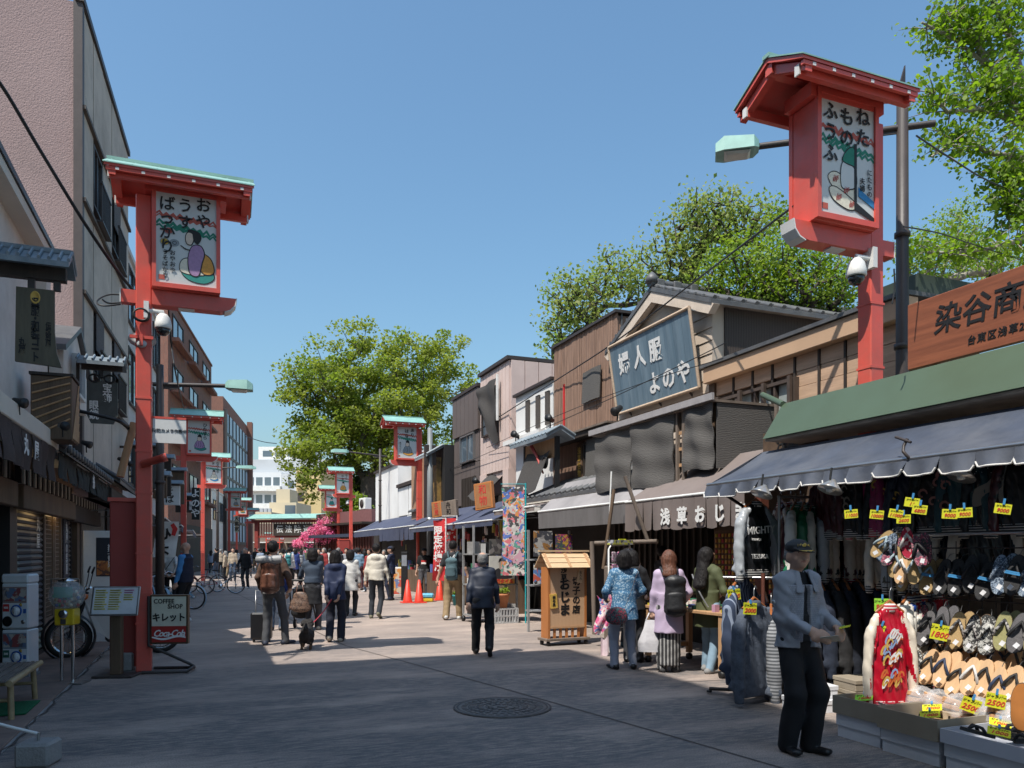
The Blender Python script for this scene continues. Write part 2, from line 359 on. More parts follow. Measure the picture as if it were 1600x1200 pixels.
MB().quad((-700,-300,-.012), (700,-300,-.012), (700,1100,-.012), (-700,1100,-.012), ground_m).build("ground", kind="structure")
sb = MB(); cl = [(-14,0,0),(40,0,0),(60,.6,.4),(90,2.2,1.6),(150,6,5)]
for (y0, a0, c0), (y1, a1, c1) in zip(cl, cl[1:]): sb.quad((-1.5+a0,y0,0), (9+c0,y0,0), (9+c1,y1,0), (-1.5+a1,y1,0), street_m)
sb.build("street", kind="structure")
pm = mat("pavement_concrete", (.235,.165,.135), .9, .15, 3, .4, 60, dirt=(.10,.08,.07), dscale=1.6, damt=.6)
MB().box(-3.2,-1.505,-6,60,-.05,.006, concrete).build("pavement", kind="structure")
pv = bpy.data.objects["pavement"]; y = -4; k = 0
while y < 34:
 L_ = rnd.uniform(1.5, 2.1); MB().box(-2.62,-1.53,y+.012,y+L_-.012,.0,.022+rnd.uniform(0,.006), pm, bev=.006).build("paving_slab", pv); y += L_
joint_m = mat("joint_tar", (.085,.07,.062), .9)
jb = MB()
for pts in ([(2.15,13),(2.9,9.6),(3.2,8.2),(3.72,5.6),(4.2,3)], [(1.0,30),(2.15,13)]):
 for (xa, ya), (xb, yb) in zip(pts, pts[1:]): jb.quad((xa-.012,ya,.004), (xa+.012,ya,.004), (xb+.012,yb,.004), (xb-.012,yb,.004), joint_m)
for yj in (7.9, 12.2, 16.5, 20.8, 25.1, 29.4): jb.quad((4.4 if yj > 12 else 5.4,yj,.004), (8.2,yj-.35,.004), (8.2,yj-.335,.004), (4.4 if yj > 12 else 5.4,yj+.015,.004), joint_m)
# ragged edge where the street coat meets the pavement
e = [(-1.5+.02*math.sin(y*5.1)+.018*math.sin(y*13.7+1), y) for y in np.arange(3, 34, .22)]
for (xa, ya), (xb, yb) in zip(e, e[1:]): jb.quad((xa-.008,ya,.0095), (xa+.012,ya,.0095), (xb+.012,yb,.0095), (xb-.008,yb,.0095), joint_m)
jb.build("street_joint", kind="structure")
# manhole cover
mh = gr(785, 1106); root = thing("manhole_cover", "round iron manhole cover with patterned rings set in the street", "manhole cover", mh); root.scale = (1.13,1.13,1)
cast = mat("cast_iron", (.12,.112,.108), .6, .25, 12, .3, 40, dirt=(.2,.165,.14), dscale=6, damt=.5)
MB().lathe([(.44,.0),(.44,.012),(.41,.014),(.41,.006),(0,.006)], cast, 48).build("rim", root)
b = MB().lathe([(.405,.004),(.405,.012),(.395,.013),(0,.011)], cast, 48)
for r, n in ((.345,34),(.27,26),(.2,20),(.11,12)):
 for k in range(n):
  t = 2*math.pi*k/n; M = Matrix.Translation((r*math.cos(t), r*math.sin(t), 0)) @ Matrix.Rotation(t, 4, 'Z'); b.box(-.022,.022,-.018,.018,.011,.019, cast, M)
b.lathe([(.05,.011),(.05,.02),(0,.021)], cast, 8); b.build("lid", root)
b = MB()
for r in (.44,.41,.31,.235,.155):
 b.lathe([(r,.0142),(r-.012,.0146)], black, 40, caps=False)
b.build("groove", root)
# ================================================================== buildings: helpers
def part(root, name, mb, label=None, parent=None, fix=False):
 o = mb.build(name, parent or root, label, fix=fix)
 if not parent: o.location = -Vector(root.location)
 return o
def frame(p0, p1, out):
 """local axes of a facade: u along it, w out of it towards the street"""
 p0 = Vector((*p0, 0)); u = (Vector((*p1, 0))-p0).normalized(); w = Vector((-u.y, u.x, 0))
 if w.dot(Vector((*out, 0))) < 0: w = -w
 M = Matrix(((u.x, w.x, 0, p0.x), (u.y, w.y, 0, p0.y), (0, 0, 1, 0), (0, 0, 0, 1))); return M
def onF(px, py, M):
 """pixel to facade (u, z)"""
 d = Vector(ray(px, py)); n = Vector((M[0][1], M[1][1], 0)); o = Vector((M[0][3], M[1][3], 0)); t = n.dot(o)/n.dot(d)
 q = d*t-o; return q.dot(Vector((M[0][0], M[1][0], 0))), 1.6+d.z*t
def window(root, M, u0, u1, z0, z1, fm, panes=2, rows=1, depth=.08, name="window", gm=None, sill=None):
 f = MB(); t = .05
 f.box(u0,u1,-.02,depth,z0,z0+t, fm, M); f.box(u0,u1,-.02,depth,z1-t,z1, fm, M); f.box(u0,u0+t,-.02,depth,z0+t,z1-t, fm, M); f.box(u1-t,u1,-.02,depth,z0+t,z1-t, fm, M)
 for k in range(1, panes): u = u0+(u1-u0)*k/panes; f.box(u-.02,u+.02,.0,depth-.015,z0+t,z1-t, fm, M)
 for k in range(1, rows): z = z0+(z1-z0)*k/rows; f.box(u0+t,u1-t,.0,depth-.02,z-.02,z+.02, fm, M)
 if sill: f.box(u0-.06,u1+.06,-.02,depth+.07,z0-.06,z0-.002, sill, M)
 w = part(root, name, f)
 for k in range(panes): MB().box(u0+(u1-u0)*k/panes+.03,u0+(u1-u0)*(k+1)/panes-.03,.012,.022,z0+t,z1-t, gm or glass, M).build("pane", w)
 return w
def tile_roof(b, M, u0, u1, w0, z0, w1, z1, m, step=.27, r=.045):
 """sloping roof of barrel tiles from the eave (w0,z0) up to (w1,z1)"""
 n = Vector((0, z0-z1, w1-w0)).normalized()
 if n.z < 0: n = -n
 pr_ = [Vector((u0,w0,z0)), Vector((u0,w1,z1)), Vector((u0,w1,z1-.07)), Vector((u0,w0,z0-.07))]
 b.prism([M @ p for p in pr_], M.to_3x3() @ Vector((u1-u0,0,0)), m)
 k = int((u1-u0)/step); s = (u1-u0)/k
 for i in range(k+1):
  u = u0+i*s; b.tube([M @ (Vector((u,w0,z0))+n*.02), M @ (Vector((u,w1,z1))+n*.02)], r, m, 6)
 L_ = math.hypot(w1-w0, z1-z0); q = max(1, int(L_/.24))
 for j in range(1, q):
  t = j/q; p = Vector((u0,w0+(w1-w0)*t,z0+(z1-z0)*t)); b.prism([M @ (p+n*.002), M @ (p+n*.022), M @ (p+n*.002+Vector((0,w1-w0,z1-z0)).normalized()*.05)], M.to_3x3() @ Vector((u1-u0,0,0)), m)
MR = lambda X, Y0: frame((X, Y0), (X, Y0+1), (-1, 0))      # facade on the sunny side: u = Y, w = towards the street
ML = lambda X, Y0: frame((X, Y0), (X, Y0+1), (1, 0))
I4 = Matrix.Identity(4)
# ------------------------------------------------------------------ shade side, near: tall block beside the camera (casts the shade over the near street)
r = thing("apartment_block", "tall grey block of flats beside the start of the street", "building", (-2.1,6.65,0))
part(r, "wall", MB().box(-12,-2.1,-26,6.65,0,15.3, mat("grey_render", (.36,.34,.32), .9, .08, 1, .2, 30)))
for fl in range(5):
 for k in range(6): window(r, ML(-2.1, 0), -22+k*4.6, -20+k*4.6, 1.2+fl*2.9, 2.9+fl*2.9, dark_metal)
# ------------------------------------------------------------------ white plaster shop with shutters
r = thing("plaster_shop_house", "white plastered shop house with lattice shutters closed below dark timber beams", "shop", (-2.4,11,0))
part(r, "wall", MB().box(-8,-2.45,6.9,14.9,0,3.0, dark_wood).box(-8,-2.1,6.9,12.5,3.0,5.62, plaster).box(-8,-2.15,12.5,14.95,3.0,4.55, plaster))
b = MB(); b.prism([(-8,6.9,6.6),(-1.88,6.9,5.60),(-1.88,6.9,5.53),(-8,6.9,6.5)], (0,5.15,0), slate)
part(r, "roof", b)
soff = mat("soffit_cream", (.62,.57,.49), .8, .06, 2)
part(r, "eave", MB().box(-2.1,-1.9,6.9,12.0,5.40,5.52, soff).box(-2.1,-1.98,11.7,12.0,5.0,5.40, plaster))
# small gabled dormer further along
b = MB(); b.prism([(-2.1,12.6,3.9),(-2.1,14.9,3.9),(-2.1,14.9,4.5),(-2.1,13.75,5.0),(-2.1,12.6,4.5)], (.18,0,0), plaster)
for s in (-1, 1): b.prism([(-1.85,13.75,5.12),(-1.85,13.75+s*1.4,4.5),(-1.85,13.75+s*1.4,4.42),(-1.85,13.75,5.04)], (-.6,0,0), slate)
part(r, "gable", b)
window(r, ML(-1.925, 13.3), 0, .9, 4.0, 4.6, white_paint, 1)
# ground floor: shutter, lattice doors
sh = mat_wave("shutter_slats", (.20,.18,.165), (.06,.052,.048), 5.2, 'Z', .5, bump=.6)
M = ML(-2.42, 0)
lattice_m = mat("lattice_bronze", (.17,.12,.085), .45, .1, 4); paper = mat("shoji_grey", (.66,.65,.62), .8, .08, 3)
for (ya, yb) in ((11.8,13.9),(14.2,14.9)):
 pass
def shutter(ya, yb, mural):
 b = MB(); n = 26; z0, z1 = .08, 2.32
 for k in range(n):
  za = z0+(z1-z0)*k/n; zb = z0+(z1-z0)*(k+1)/n
  b.prism([(-2.40,ya,za+.008),(-2.372,ya,(za+zb)/2),(-2.40,ya,zb-.004),(-2.42,ya,zb-.004),(-2.42,ya,za+.008)], (0,yb-ya,0), mural)
 b.box(-2.43,-2.36,ya-.05,ya,0,2.36, dark_metal).box(-2.43,-2.36,yb,yb+.05,0,2.36, dark_metal).box(-2.43,-2.36,ya,yb,0,.08, dark_metal)
 return part(r, "shutter", b)
def mural_mat(name, base, spots):
 """painted street scene on shutter slats: soft blotches of flat paint"""
 m = mat_vor(name, spots, 1.1, .5, .5); return m
shutter(11.95, 13.75, mural_mat("mural_shutter", None, [(.15,.135,.12),(.17,.15,.13),(.07,.07,.09),(.15,.20,.185),(.24,.20,.14),(.17,.15,.14)]))
shutter(15.35, 16.35, mat("shutter_dark", (.17,.15,.135), .5, .1, 4))
def lattice(ya, yb, z0=.55, z1=2.3):
 b = MB(); ny, nz = max(3, round((yb-ya)/.09)), 24
 b.box(-2.43,-2.405,ya,yb,z0,z1, paper)
 for k in range(ny+1): y = ya+(yb-ya)*k/ny; b.box(-2.405,-2.39,y-.007,y+.007,z0,z1, lattice_m)
 for k in range(nz+1): z = z0+(z1-z0)*k/nz; b.box(-2.403,-2.388,ya,yb,z-.007,z+.007, lattice_m)
 b.box(-2.44,-2.36,ya-.06,ya-.01,.05,2.36, lattice_m).box(-2.44,-2.36,yb+.01,yb+.06,.05,2.36, lattice_m); b.box(-2.43,-2.37,ya,yb,.05,z0-.02, lattice_m)
 return part(r, "lattice_door", b)
lattice(13.9, 14.55); lattice(14.75, 15.25)
navyban = mat("navy_banner", (.035,.04,.06), .7, .1, 4)
bn = part(r, "vertical_sign", MB().box(-2.36,-2.35,15.45,15.95,.5,2.25, navyban))
text("丸屋の呉服・和装", .2, white_ink, (-2.345,15.72,1.35), '+x', bn, vertical=True, bold=.02, ls=.72)
text("丸屋", .24, white_ink, (-2.365,13.35,1.85), '+x', bpy.data.objects["shutter"], vertical=True, ls=.8)
for (ya, yb, X) in ((8.0,10.7,-2.12),(11.0,15.0,-2.12),(15.4,19,-2.2)):
 part(r, "beam", MB().box(X-.1,X+.02,ya,yb,2.12,2.42, mid_wood if X > -2.15 else dark_wood, bev=.01))
 b = MB()
 for k in range(int((yb-ya)/.17)): y = ya+.1+k*.17; b.box(X-.1,X-.03,y,y+.075,2.44,2.66, soff if k % 2 else dark_wood)
 part(r, "transom_slats", b)
warm = mat("warm_tube", (1,.8,.45), .5, emit=(1,.72,.35), es=3.5)
for ya in (12.5,14.3,16.6,18.2): part(r, "tube_light", MB().box(-2.3,-2.26,ya,ya+.7,2.16,2.19, warm))
part(r, "post", MB().box(-2.5,-2.3,11.25,11.6,0,2.6, black)); part(r, "post", MB().box(-2.5,-2.28,16.45,16.75,0,2.4, mid_wood)); part(r, "post", MB().box(-2.5,-2.3,17.0,17.15,0,2.4, dark_wood))
b = MB(); tile_roof(b, ML(-2.1,0), 11.2, 16.2, .42, 2.9, -.1, 3.25, slate, .22)
for k in range(20): y = 11.3+k*.25; b.lathe([(.0,-.03),(.05,-.03),(.05,.03),(0,.03)], slate, 8, M=Matrix.Translation((-1.66,y,2.9)) @ Matrix.Rotation(R(90),4,'Y'))
part(r, "tiled_eave", b)
b = MB(); tile_roof(b, ML(-2.1,0), 16.4, 21, .55, 2.95, -.1, 3.35, slate, .22); b.box(-2.2,-1.7,16.4,21,2.6,2.8, dark_wood); part(r, "tiled_eave", b)
part(r, "fascia", MB().box(-2.2,-1.75,6.9,11.15,2.86,3.06, soff, bev=.01))
part(r, "shop_interior", MB().box(-4,-2.9,17.2,20.5,0,2.6, mat("warm_shop", (.10,.055,.025), .8, .5, 2)))
# noren curtains: one strip per flap
def noren(name, label, M, u0, u1, z0, z1, n, m, chars, cm, size):
 r = thing(name, label, "curtain", M @ Vector(((u0+u1)/2, 0, z1)))
 o = -Vector(r.location); b = MB(); b.tube([M @ Vector((u0-.05,0,z1)), M @ Vector((u1+.05,0,z1))], .018, iron, 8); q = part(r, "rod", b)
 s = (u1-u0)/n
 for k in range(n):
  a = u0+k*s+.006; e = rnd.uniform(-.02,.03)
  f = lambda t, v, a=a, e=e, k=k: M @ Vector((a+t*(s-.012)+.01*math.sin(k)*v, .012+.022*math.sin(t*3.1)*(v+.2)+e*v+.012*math.sin(v*6+k), z1+(z0-z1)*v))
  fl = part(r, "flap", MB().grid(f, 4, 6, m, True, M.to_3x3() @ Vector((0,-.006,0))))
 for ch, u in chars:
  t = text(ch, size, cm, M @ Vector((u,.075,(z0+z1)/2))+o, '+x' if M[0][1] > 0 else '-x', r, bold=.02)
 return r
brown_cloth = mat("brown_cloth", (.055,.038,.034), .9, .15, 8, .3, 200); dkgreen_cloth = mat("dark_green_cloth", (.022,.027,.026), .9, .15, 8, .3, 200)
noren("noren_curtain", "dark brown shop curtain hanging under the white plastered house", ML(-1.78,0), 6.9, 11.0, 2.44, 2.87, 9, brown_cloth, [("丸",9.05),("屋",9.55)], white_ink, .22)
noren("noren_curtain", "long dark green shop curtain with a white crest above the lattice shutters", ML(-1.78,0), 11.2, 16.7, 2.52, 2.86, 14, dkgreen_cloth, [("糸",14.0)], white_ink, .25)
# ------------------------------------------------------------------ pink stucco building with panelled street front
r = thing("stucco_building", "pink stucco building with a panelled beige street front and railed windows", "building", (-2.1,15.1,0))
M = frame((-2.1,15.1), (-1.85,20.6), (1,0)); U1 = 5.5; H = 11.1
b = MB(); b.prism([(-2.15,15.15,2.6),(-1.9,20.6,2.6),(-12,20.6,2.6),(-12,15.15,2.6)], (0,0,H-2.6), pink_stucco); part(r, "wall", b)
part(r, "floor_band", MB().box(-12,-2.1,15.1,15.148,6.55,6.62, mat("pink_dark", (.2,.13,.125), .9)))
part(r, "corner_post", MB().box(-.02,.14,-.05,.09,3.0,H+.05, mat("brown_post", (.075,.06,.058), .6), M))
part(r, "parapet", MB().box(-.05,U1,-.02,.12,H-.02,H+.10, dark_metal, M))
us = [.14,1.05,2.05,3.1,4.15,5.5]; zs = [3.0,4.55,6.1,7.7,9.3,H-.02]
for i in range(5):
 for j in range(5):
  a, c, z0, z1 = us[i], us[i+1], zs[j], zs[j+1]
  if i in (1,3) and j in (1,3): continue
  part(r, "panel", MB().box(a+.02,c-.02,.01,.075+.006*((i+j) % 2),z0+.02,z1-.02, beige_panel, M))
for k in zs[1:5]: part(r, "ledge", MB().box(0,U1,.0,.14,k-.045,k+.02, mat("ledge_brown", (.085,.07,.06), .7), M))
rough = mat("grey_screen", (.10,.095,.095), .9, .2, 20, .6, 60)
for j in (1,3):
 for i in (1,3):
  z0, z1 = zs[j], zs[j+1]
  window(r, M, us[i]+.06, us[i+1]-.06, z0+.35, z1-.1, dark_metal, 2)
  b = MB()
  for k in range(8): u = us[i]+.05+k*(us[i+1]-us[i]-.1)/7; b.box(u-.012,u+.012,.2,.225,z0+.06,z0+.75, dark_metal, M)
  b.box(us[i],us[i+1],.19,.235,z0+.75,z0+.79, dark_metal, M).box(us[i],us[i+1],.08,.24,z0+.03,z0+.06, dark_metal, M); part(r, "balcony_railing", b)
  if j == 1 or i == 3: part(r, "screen", MB().box(us[i]+.1,us[i+1]-.1,.1,.115,z0+.8,z1-.05, rough, M))
# ------------------------------------------------------------------ further fronts on the shade side
def front(name, label, p0, p1, z0, H, m, floors, nw, wm, back=8, sill=None, par=.15, wz=(.35,.8), parm=None, out=(1,0), wpanes=2, wfill=.62, uoff=0.):
 M = frame(p0, p1, out); U = (Vector(p1)-Vector(p0)).length
 r = thing(name, label, "building", (*p0,0)); b = MB().box(0,U,-back,0,0,H, m, M); part(r, "wall", b)
 part(r, "parapet", MB().box(-.05,U+.05,-back-.05,.08,H+.002,H+par, parm or m, M))
 h = (H-z0)/floors
 for j in range(floors):
  for i in range(nw):
   w = U/nw; a = i*w+w*(1-wfill)/2+uoff; window(r, M, a, a+w*wfill, z0+j*h+h*wz[0], z0+j*h+h*wz[1], wm, wpanes, sill=sill)
 return r, M, U
pale = mat("pale_render", (.55,.54,.52), .8, .06, 1.5, dirt=(.3,.28,.26), dscale=.7, damt=.4)
r, M, U = front("narrow_building", "narrow pale grey building with tall dark windows beside the brick block", (-2.35,21.2), (-1.75,33), 3.1, 10.2, pale, 3, 4, dark_metal, wz=(.18,.86), wfill=.7)
part(r, "shopfront", MB().box(0,U,.02,.06,0,2.9, dark_wood, M))
brick = mat_brick("red_brick", (.25,.095,.062), (.19,.072,.048), (.18,.115,.09), 1.0, .22, .075, rot=(R(90),0,R(90)), msize=.012)
bp0, bp1 = (-2.25,51.5), (.3,70)
r, M, U = front("brick_building", "red brick building with stepped top and projecting brick ledges", bp0, bp1, 4.6, 17.2, brick, 4, 3, dark_metal, 14, wz=(.3,.78), wfill=.6, parm=brick)
part(r, "side_wall", MB().box(-.03,-.005,-14,.0,0,17.2, brick, M))
for j in range(4):
 for k in range(3): part(r, "ledge", MB().box(k*U/3+.5,(k+1)*U/3-.5,.09,.55,4.6+j*3.15+.55,4.6+j*3.15+.78, brick, M))
part(r, "shopfront", MB().box(0,U,.02,.08,0,3.4, dark_wood, M))
# office with a curtain wall
gp0, gp1 = tuple(dep(351,860,80))[:2], tuple(dep(386,860,98))[:2]
M = frame(gp0, gp1, (1,0)); U = (Vector(gp1)-Vector(gp0)).length
r = thing("office_building", "blue glass office front on a red brick block far down the street", "building", (*gp0,0))
part(r, "wall", MB().box(-.8,U+1.3,-16,-.02,0,17.5, brick, M).box(-.7,-.02,-.02,.3,0,16.2, dark_metal, M).box(U+.02,U+1.2,-.02,.6,0,18, brick, M)); part(r, "tower", MB().box(U*.35,U+1.2,-10,-3,17.51,20.5, brick, M)); part(r, "tower_window", MB().box(U*.34,U*.349,-8,-6.6,18.4,19.4, dark_metal, M).box(U*.34,U*.349,-5.4,-4,18.4,19.4, dark_metal, M))
bg_ = mat("sky_blue_glass", (.36,.50,.62), .35, .12, .3, spec=.4)  # pane colour lightened, the sky's reflection is put into the base colour
nz, nu = 6, 7
for j in range(nz):
 z0 = 2.6+j*2.3; part(r, "spandrel", MB().box(0,U,-.01,.12,z0-.3,z0, dark_metal, M))
 for k in range(nu):
  a = U*k/nu; part(r, "mullion", MB().box(a-.06,a+.06,.0,.16,z0,z0+2.0, dark_metal, M)) if k else None
  part(r, "pane", MB().box(a+.08,a+U/nu-.08,.02,.06,z0,z0+2.0, bg_, M))
p = dep(318,860,58); q = dep(344,860,74)
r, M, U = front("white_shop_house", "small white building with two windows between the brick block and lanterns", tuple(dep(331,860,70.5))[:2], tuple(dep(350,860,80))[:2], 3, 7.2, white_paint, 1, 2, dark_metal, 5)
# ------------------------------------------------------------------ far end of the street
def farbox(name, label, px0, px1, ytop, d, m, back=18, ybase=862):
 a, c = dep(px0,860,d), dep(px1,860,d); H = 1.6+(860-ytop)/1200*d
 M = frame((a.x,a.y), (c.x,c.y), (-a.x,-a.y)); U = (c-a).length; r = thing(name, label, "building", (a.x,a.y,0))
 part(r, "wall", MB().box(0,U,-back,0,0,H, m, M)); return r, M, U, H
far_white = mat("far_white", (.62,.64,.66), .8, .04, .3); far_grey = mat("far_grey", (.42,.44,.46), .8, .05, .3); cream = mat("cream_wall", (.55,.47,.33), .8, .05, .4); yell = mat("ochre_wall", (.58,.44,.22), .8, .05, .4)
r, M, U, H = farbox("white_apartments", "large white apartment building with balcony rows beyond the gate", 384, 440, 738, 170, far_white)
part(r, "upper_storey", MB().box(.4,U*2.3,-15,-3,H+.005,H+3.2, far_grey, M)); part(r, "penthouse", MB().box(1.5,U*1.7,-13,-4,H+3.21,H+6.2, white_paint, M))
for k in range(4): part(r, "penthouse_window", MB().box(2.5+k*2.8,4.6+k*2.8,-4,-3.95,H+4.0,H+5.3, glass, M))
for j in range(4):
 z = H-3.6-j*3.9; part(r, "balcony", MB().box(.1,U,.0,1.3,z-.6,z+.5, white_paint, M));
 for k in range(4): part(r, "window", MB().box(.4+k*1.9,1.8+k*1.9,.01,.06,z+.7,z+2.5, glass, M))
M2 = frame(tuple((M @ Vector((U,0,0))).xy), tuple((M @ Vector((U+14,-4,0))).xy), (0,-1))
part(r, "wing", MB().box(.05,16,-8,0,0,H-.3, far_white, M2))
for j in range(5):
 for k in range(5): part(r, "window", MB().box(1.4+k*2.8,2.6+k*2.8,.01,.07,H-3.4-j*3.6,H-1.8-j*3.6, glass, M2))
r, M, U, H = farbox("cream_building", "low cream building with a rooftop box behind the gate", 421, 463, 785, 135, cream, 10)
part(r, "rooftop_box", MB().box(.9,3.3,-6,-1,H+.005,H+2.4, cream, M)); part(r, "window", MB().box(U*.58,U-.15,.01,.06,H-3.2,H-.5, glass, M)); part(r, "window", MB().box(.3,U*.5,.01,.06,H-6.2,H-4, glass, M))
r, M, U, H = farbox("ochre_building", "ochre apartment building partly hidden by the big tree", 463, 502, 735, 150, yell)
for j in range(4):
 z = H-2.6-j*3.5; part(r, "window", MB().box(.2,1.5,.01,.06,z,z+1.7, dark_metal, M)); part(r, "balcony", MB().box(.1,1.7,.0,.5,z-.9,z-.02, yell, M))
r, M, U, H = farbox("grey_apartments", "pale grey block with narrow windows behind the big tree", 496, 560, 752, 165, far_grey)
for j in range(5):
 for k in range(3): part(r, "window", MB().box(.5+k*2.8,1.7+k*2.8,.01,.06,H-3.5-j*3.4,H-1.7-j*3.4, glass, M))
r, M, U, H = farbox("low_far_shop", "low beige shop with a row of rooftop units left of the gate", 386, 424, 800, 128, cream, 8)
for k in range(6): part(r, "rooftop_unit", MB().box(.15+k*.66,.65+k*.66,-.6,-.02,H+.003,H+.6, far_grey, M))
r, M, U, H = farbox("street_end_building", "brown shop fronts seen under the gate at the end of the street", 392, 520, 818, 118, mat("end_brown", (.16,.12,.095), .85, .2, .4), 6)
for k in range(5): part(r, "window", MB().box(.6+k*2.5,2.4+k*2.5,.01,.06,.4,2.6, dark_metal, M)); part(r, "awning", MB().box(.4+k*2.5,2.6+k*2.5,.0,1.0,2.75,2.9, [white_paint, vermilion, beige_panel, white_paint, slate][k], M))
# ================================================================== sunny side buildings (facades look to -x; u = Y)
XF = 8.0
M = MR(XF, 0)
tan_wall = mat("tan_panel", (.52,.345,.23), .7, .16, 2.2, .15, 26, stretch=(.6,.6,9), dirt=(.36,.23,.155), dscale=2, damt=.5)
tan_trim = mat("tan_fascia", (.52,.34,.215), .6, .06, 2)
# ---- tan panelled shop
r = thing("tan_panelled_shop", "tan panelled upper storey with barred window behind the green stall", "building", (XF,8,0))
part(r, "wall", MB().box(XF+.03,9.1,6.87,10.9,0,4.5, mat("batten_brown", (.085,.055,.038), .7)))
part(r, "fascia", MB().box(XF-.16,XF+.05,6.87,10.96,4.43,4.69, tan_trim, bev=.01)); part(r, "roof", MB().box(XF-.2,9.2,6.85,11.0,4.695,4.75, slate))
part(r, "corner_post", MB().box(XF-.06,XF+.02,10.78,10.93,2.6,4.42, mid_wood))
bx = [onX(px, 620, XF).y for px in (1118,1148,1178,1209,1244,1282,1323,1366,1412)]
for a, c in zip(bx, bx[1:]):
 for j in range(8):
  z0 = 2.62+j*.226
  if 8.85 < (a+c)/2 < 10.62 and z0 < 4.0 and z0 > 3.1: continue
  if c > 10.77: a0 = min(a, 10.77)
  else: a0 = a
  part(r, "panel", MB().box(XF-.012-.004*((j*3) % 2),XF+.028,c+.022,a0-.022,z0+.004,z0+.222, tan_wall))
 part(r, "batten", MB().box(XF-.035,XF+.028,c-.02,c+.02,2.62,4.42, dark_wood))
wm_ = mat("window_brown", (.07,.05,.04), .6, .2, 6)
wy0, wy1, wz0, wz1 = onX(1250,600,XF).y, onX(1130,640,XF).y, 3.33, 4.12
w = window(r, M, wy0, wy1, wz0, wz1, wm_, 4, 1, .1, gm=mat("pale_glass", (.30,.33,.32), .1, .2, 3, spec=.8))
for k in range(9):
 y = wy0+.08+(wy1-wy0-.16)*k/8; MB().box(XF-.2,XF-.165,y-.028,y+.028,wz0-.06,wz0+.42+.03*(k % 2), grey_wood).build("baluster", w)
for k in range(4):
 y = wy0+.05+(wy1-wy0-.1)*k/3; MB().box(XF-.17,XF-.12,y-.03,y+.03,wz0-.05,wz1+.02, wm_).build("bar", w)
part(r, "window_rail", MB().box(XF-.23,XF-.13,wy0-.05,wy1+.05,wz0-.12,wz0-.065, wm_).box(XF-.16,XF-.13,wy0,wy1,wz0+.2,wz0+.23, wm_))
b = MB(); tile_roof(b, MR(8,0), 8.6, 10.7, .75, 2.72, 0, 3.08, slate, .24)
for k in range(8): y = 8.75+k*.25; b.lathe([(0,-.03),(.07,-.03),(.07,.03),(0,.03)], slate, 8, M=Matrix.Translation((7.28,y,2.74)) @ Matrix.Rotation(R(90),4,'Y'))
part(r, "tiled_eave", b)
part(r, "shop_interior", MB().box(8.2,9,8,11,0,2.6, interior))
# dark stained board with carved characters leaning above the awning end
# ---- dress shop house with the tilted sign
cream_board = mat("cream_board", (.56,.46,.37), .75, .07, 3, .08, 30, dirt=(.3,.23,.18), dscale=1.5, damt=.45)
r = thing("gabled_house", "gabled house of pale cream boards behind the big blue tilted sign", "building", (XF,12.6,0))
ya, yb, yc, zr, ze = 10.93, 12.6, 14.2, 6.55, 5.85
b = MB(); b.prism([(XF+.03,ya,0),(XF+.03,yc,0),(XF+.03,yc,ze),(XF+.03,yb,zr-.05),(XF+.03,ya,ze)], (5,0,0), cream_board); part(r, "wall", b)
for j in range(13):
 z0 = 3.0+j*.22; z1 = z0+.215
 lo, hi = ya, yc
 if z1 > ze: t = (z1-ze)/(zr-ze); lo, hi = ya+(yb-ya)*t, yc+(yb-yc)*t
 part(r, "board", MB().prism([(XF+.028,lo,z0),(XF-.002,lo,z0),(XF+.015,lo,z1),(XF+.028,lo,z1)], (0,hi-lo,0), cream_board))
for s, ye in ((-1, ya-.22), (1, yc+.2)):
 t = Vector((0,ye-yb,ze-.1-zr)); b = MB()
 b.prism([(XF-.18,yb,zr+.07),(XF-.18,ye,ze-.03),(XF-.18,ye,ze-.11),(XF-.18,yb,zr-.02)], (5.4,0,0), slate)
 for k in range(18): x = XF-.1+k*.29; b.tube([(x,yb,zr+.09),(x,ye,ze-.01)], .045, slate, 6)
 for k in range(1, 8): q = Vector((0,yb,zr+.09)).lerp(Vector((0,ye,ze-.01)), k/8); b.box(XF-.18,XF+5.2,q.y-.02,q.y+.02,q.z-.02,q.z+.02, slate)
 part(r, "roof", b)
 b = MB(); b.prism([(XF-.16,yb,zr-.03),(XF-.16,ye+.05*s,ze-.13),(XF-.16,ye-.1*s,ze-.26),(XF-.16,yb,zr-.23)], (.13,0,0), mat("verge_cream", (.60,.50,.41), .7)); part(r, "bargeboard", b)
b = MB(); b.tube([(XF-.2,yb,zr+.13),(XF+5.2,yb,zr+.13)], .09, slate, 8)
for k in range(14): b.box(XF-.1+k*.38,XF+.08+k*.38,yb-.12,yb+.12,zr+.05,zr+.2, slate, bev=.02)
b.lathe([(.02,0),(.13,.02),(.12,.12),(.05,.2),(0,.24)], slate, 10, (XF-.14,yb,zr+.12)); part(r, "ridge", b)
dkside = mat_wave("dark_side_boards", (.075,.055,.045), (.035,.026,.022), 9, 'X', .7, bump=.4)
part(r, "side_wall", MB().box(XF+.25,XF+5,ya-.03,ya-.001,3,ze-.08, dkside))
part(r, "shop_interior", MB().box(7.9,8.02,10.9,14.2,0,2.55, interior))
b = MB()
for k in range(16): y = 11.0+k*.2; b.box(7.84,7.88,y,y+.05,.6,2.3, dark_wood)
part(r, "lattice", b)
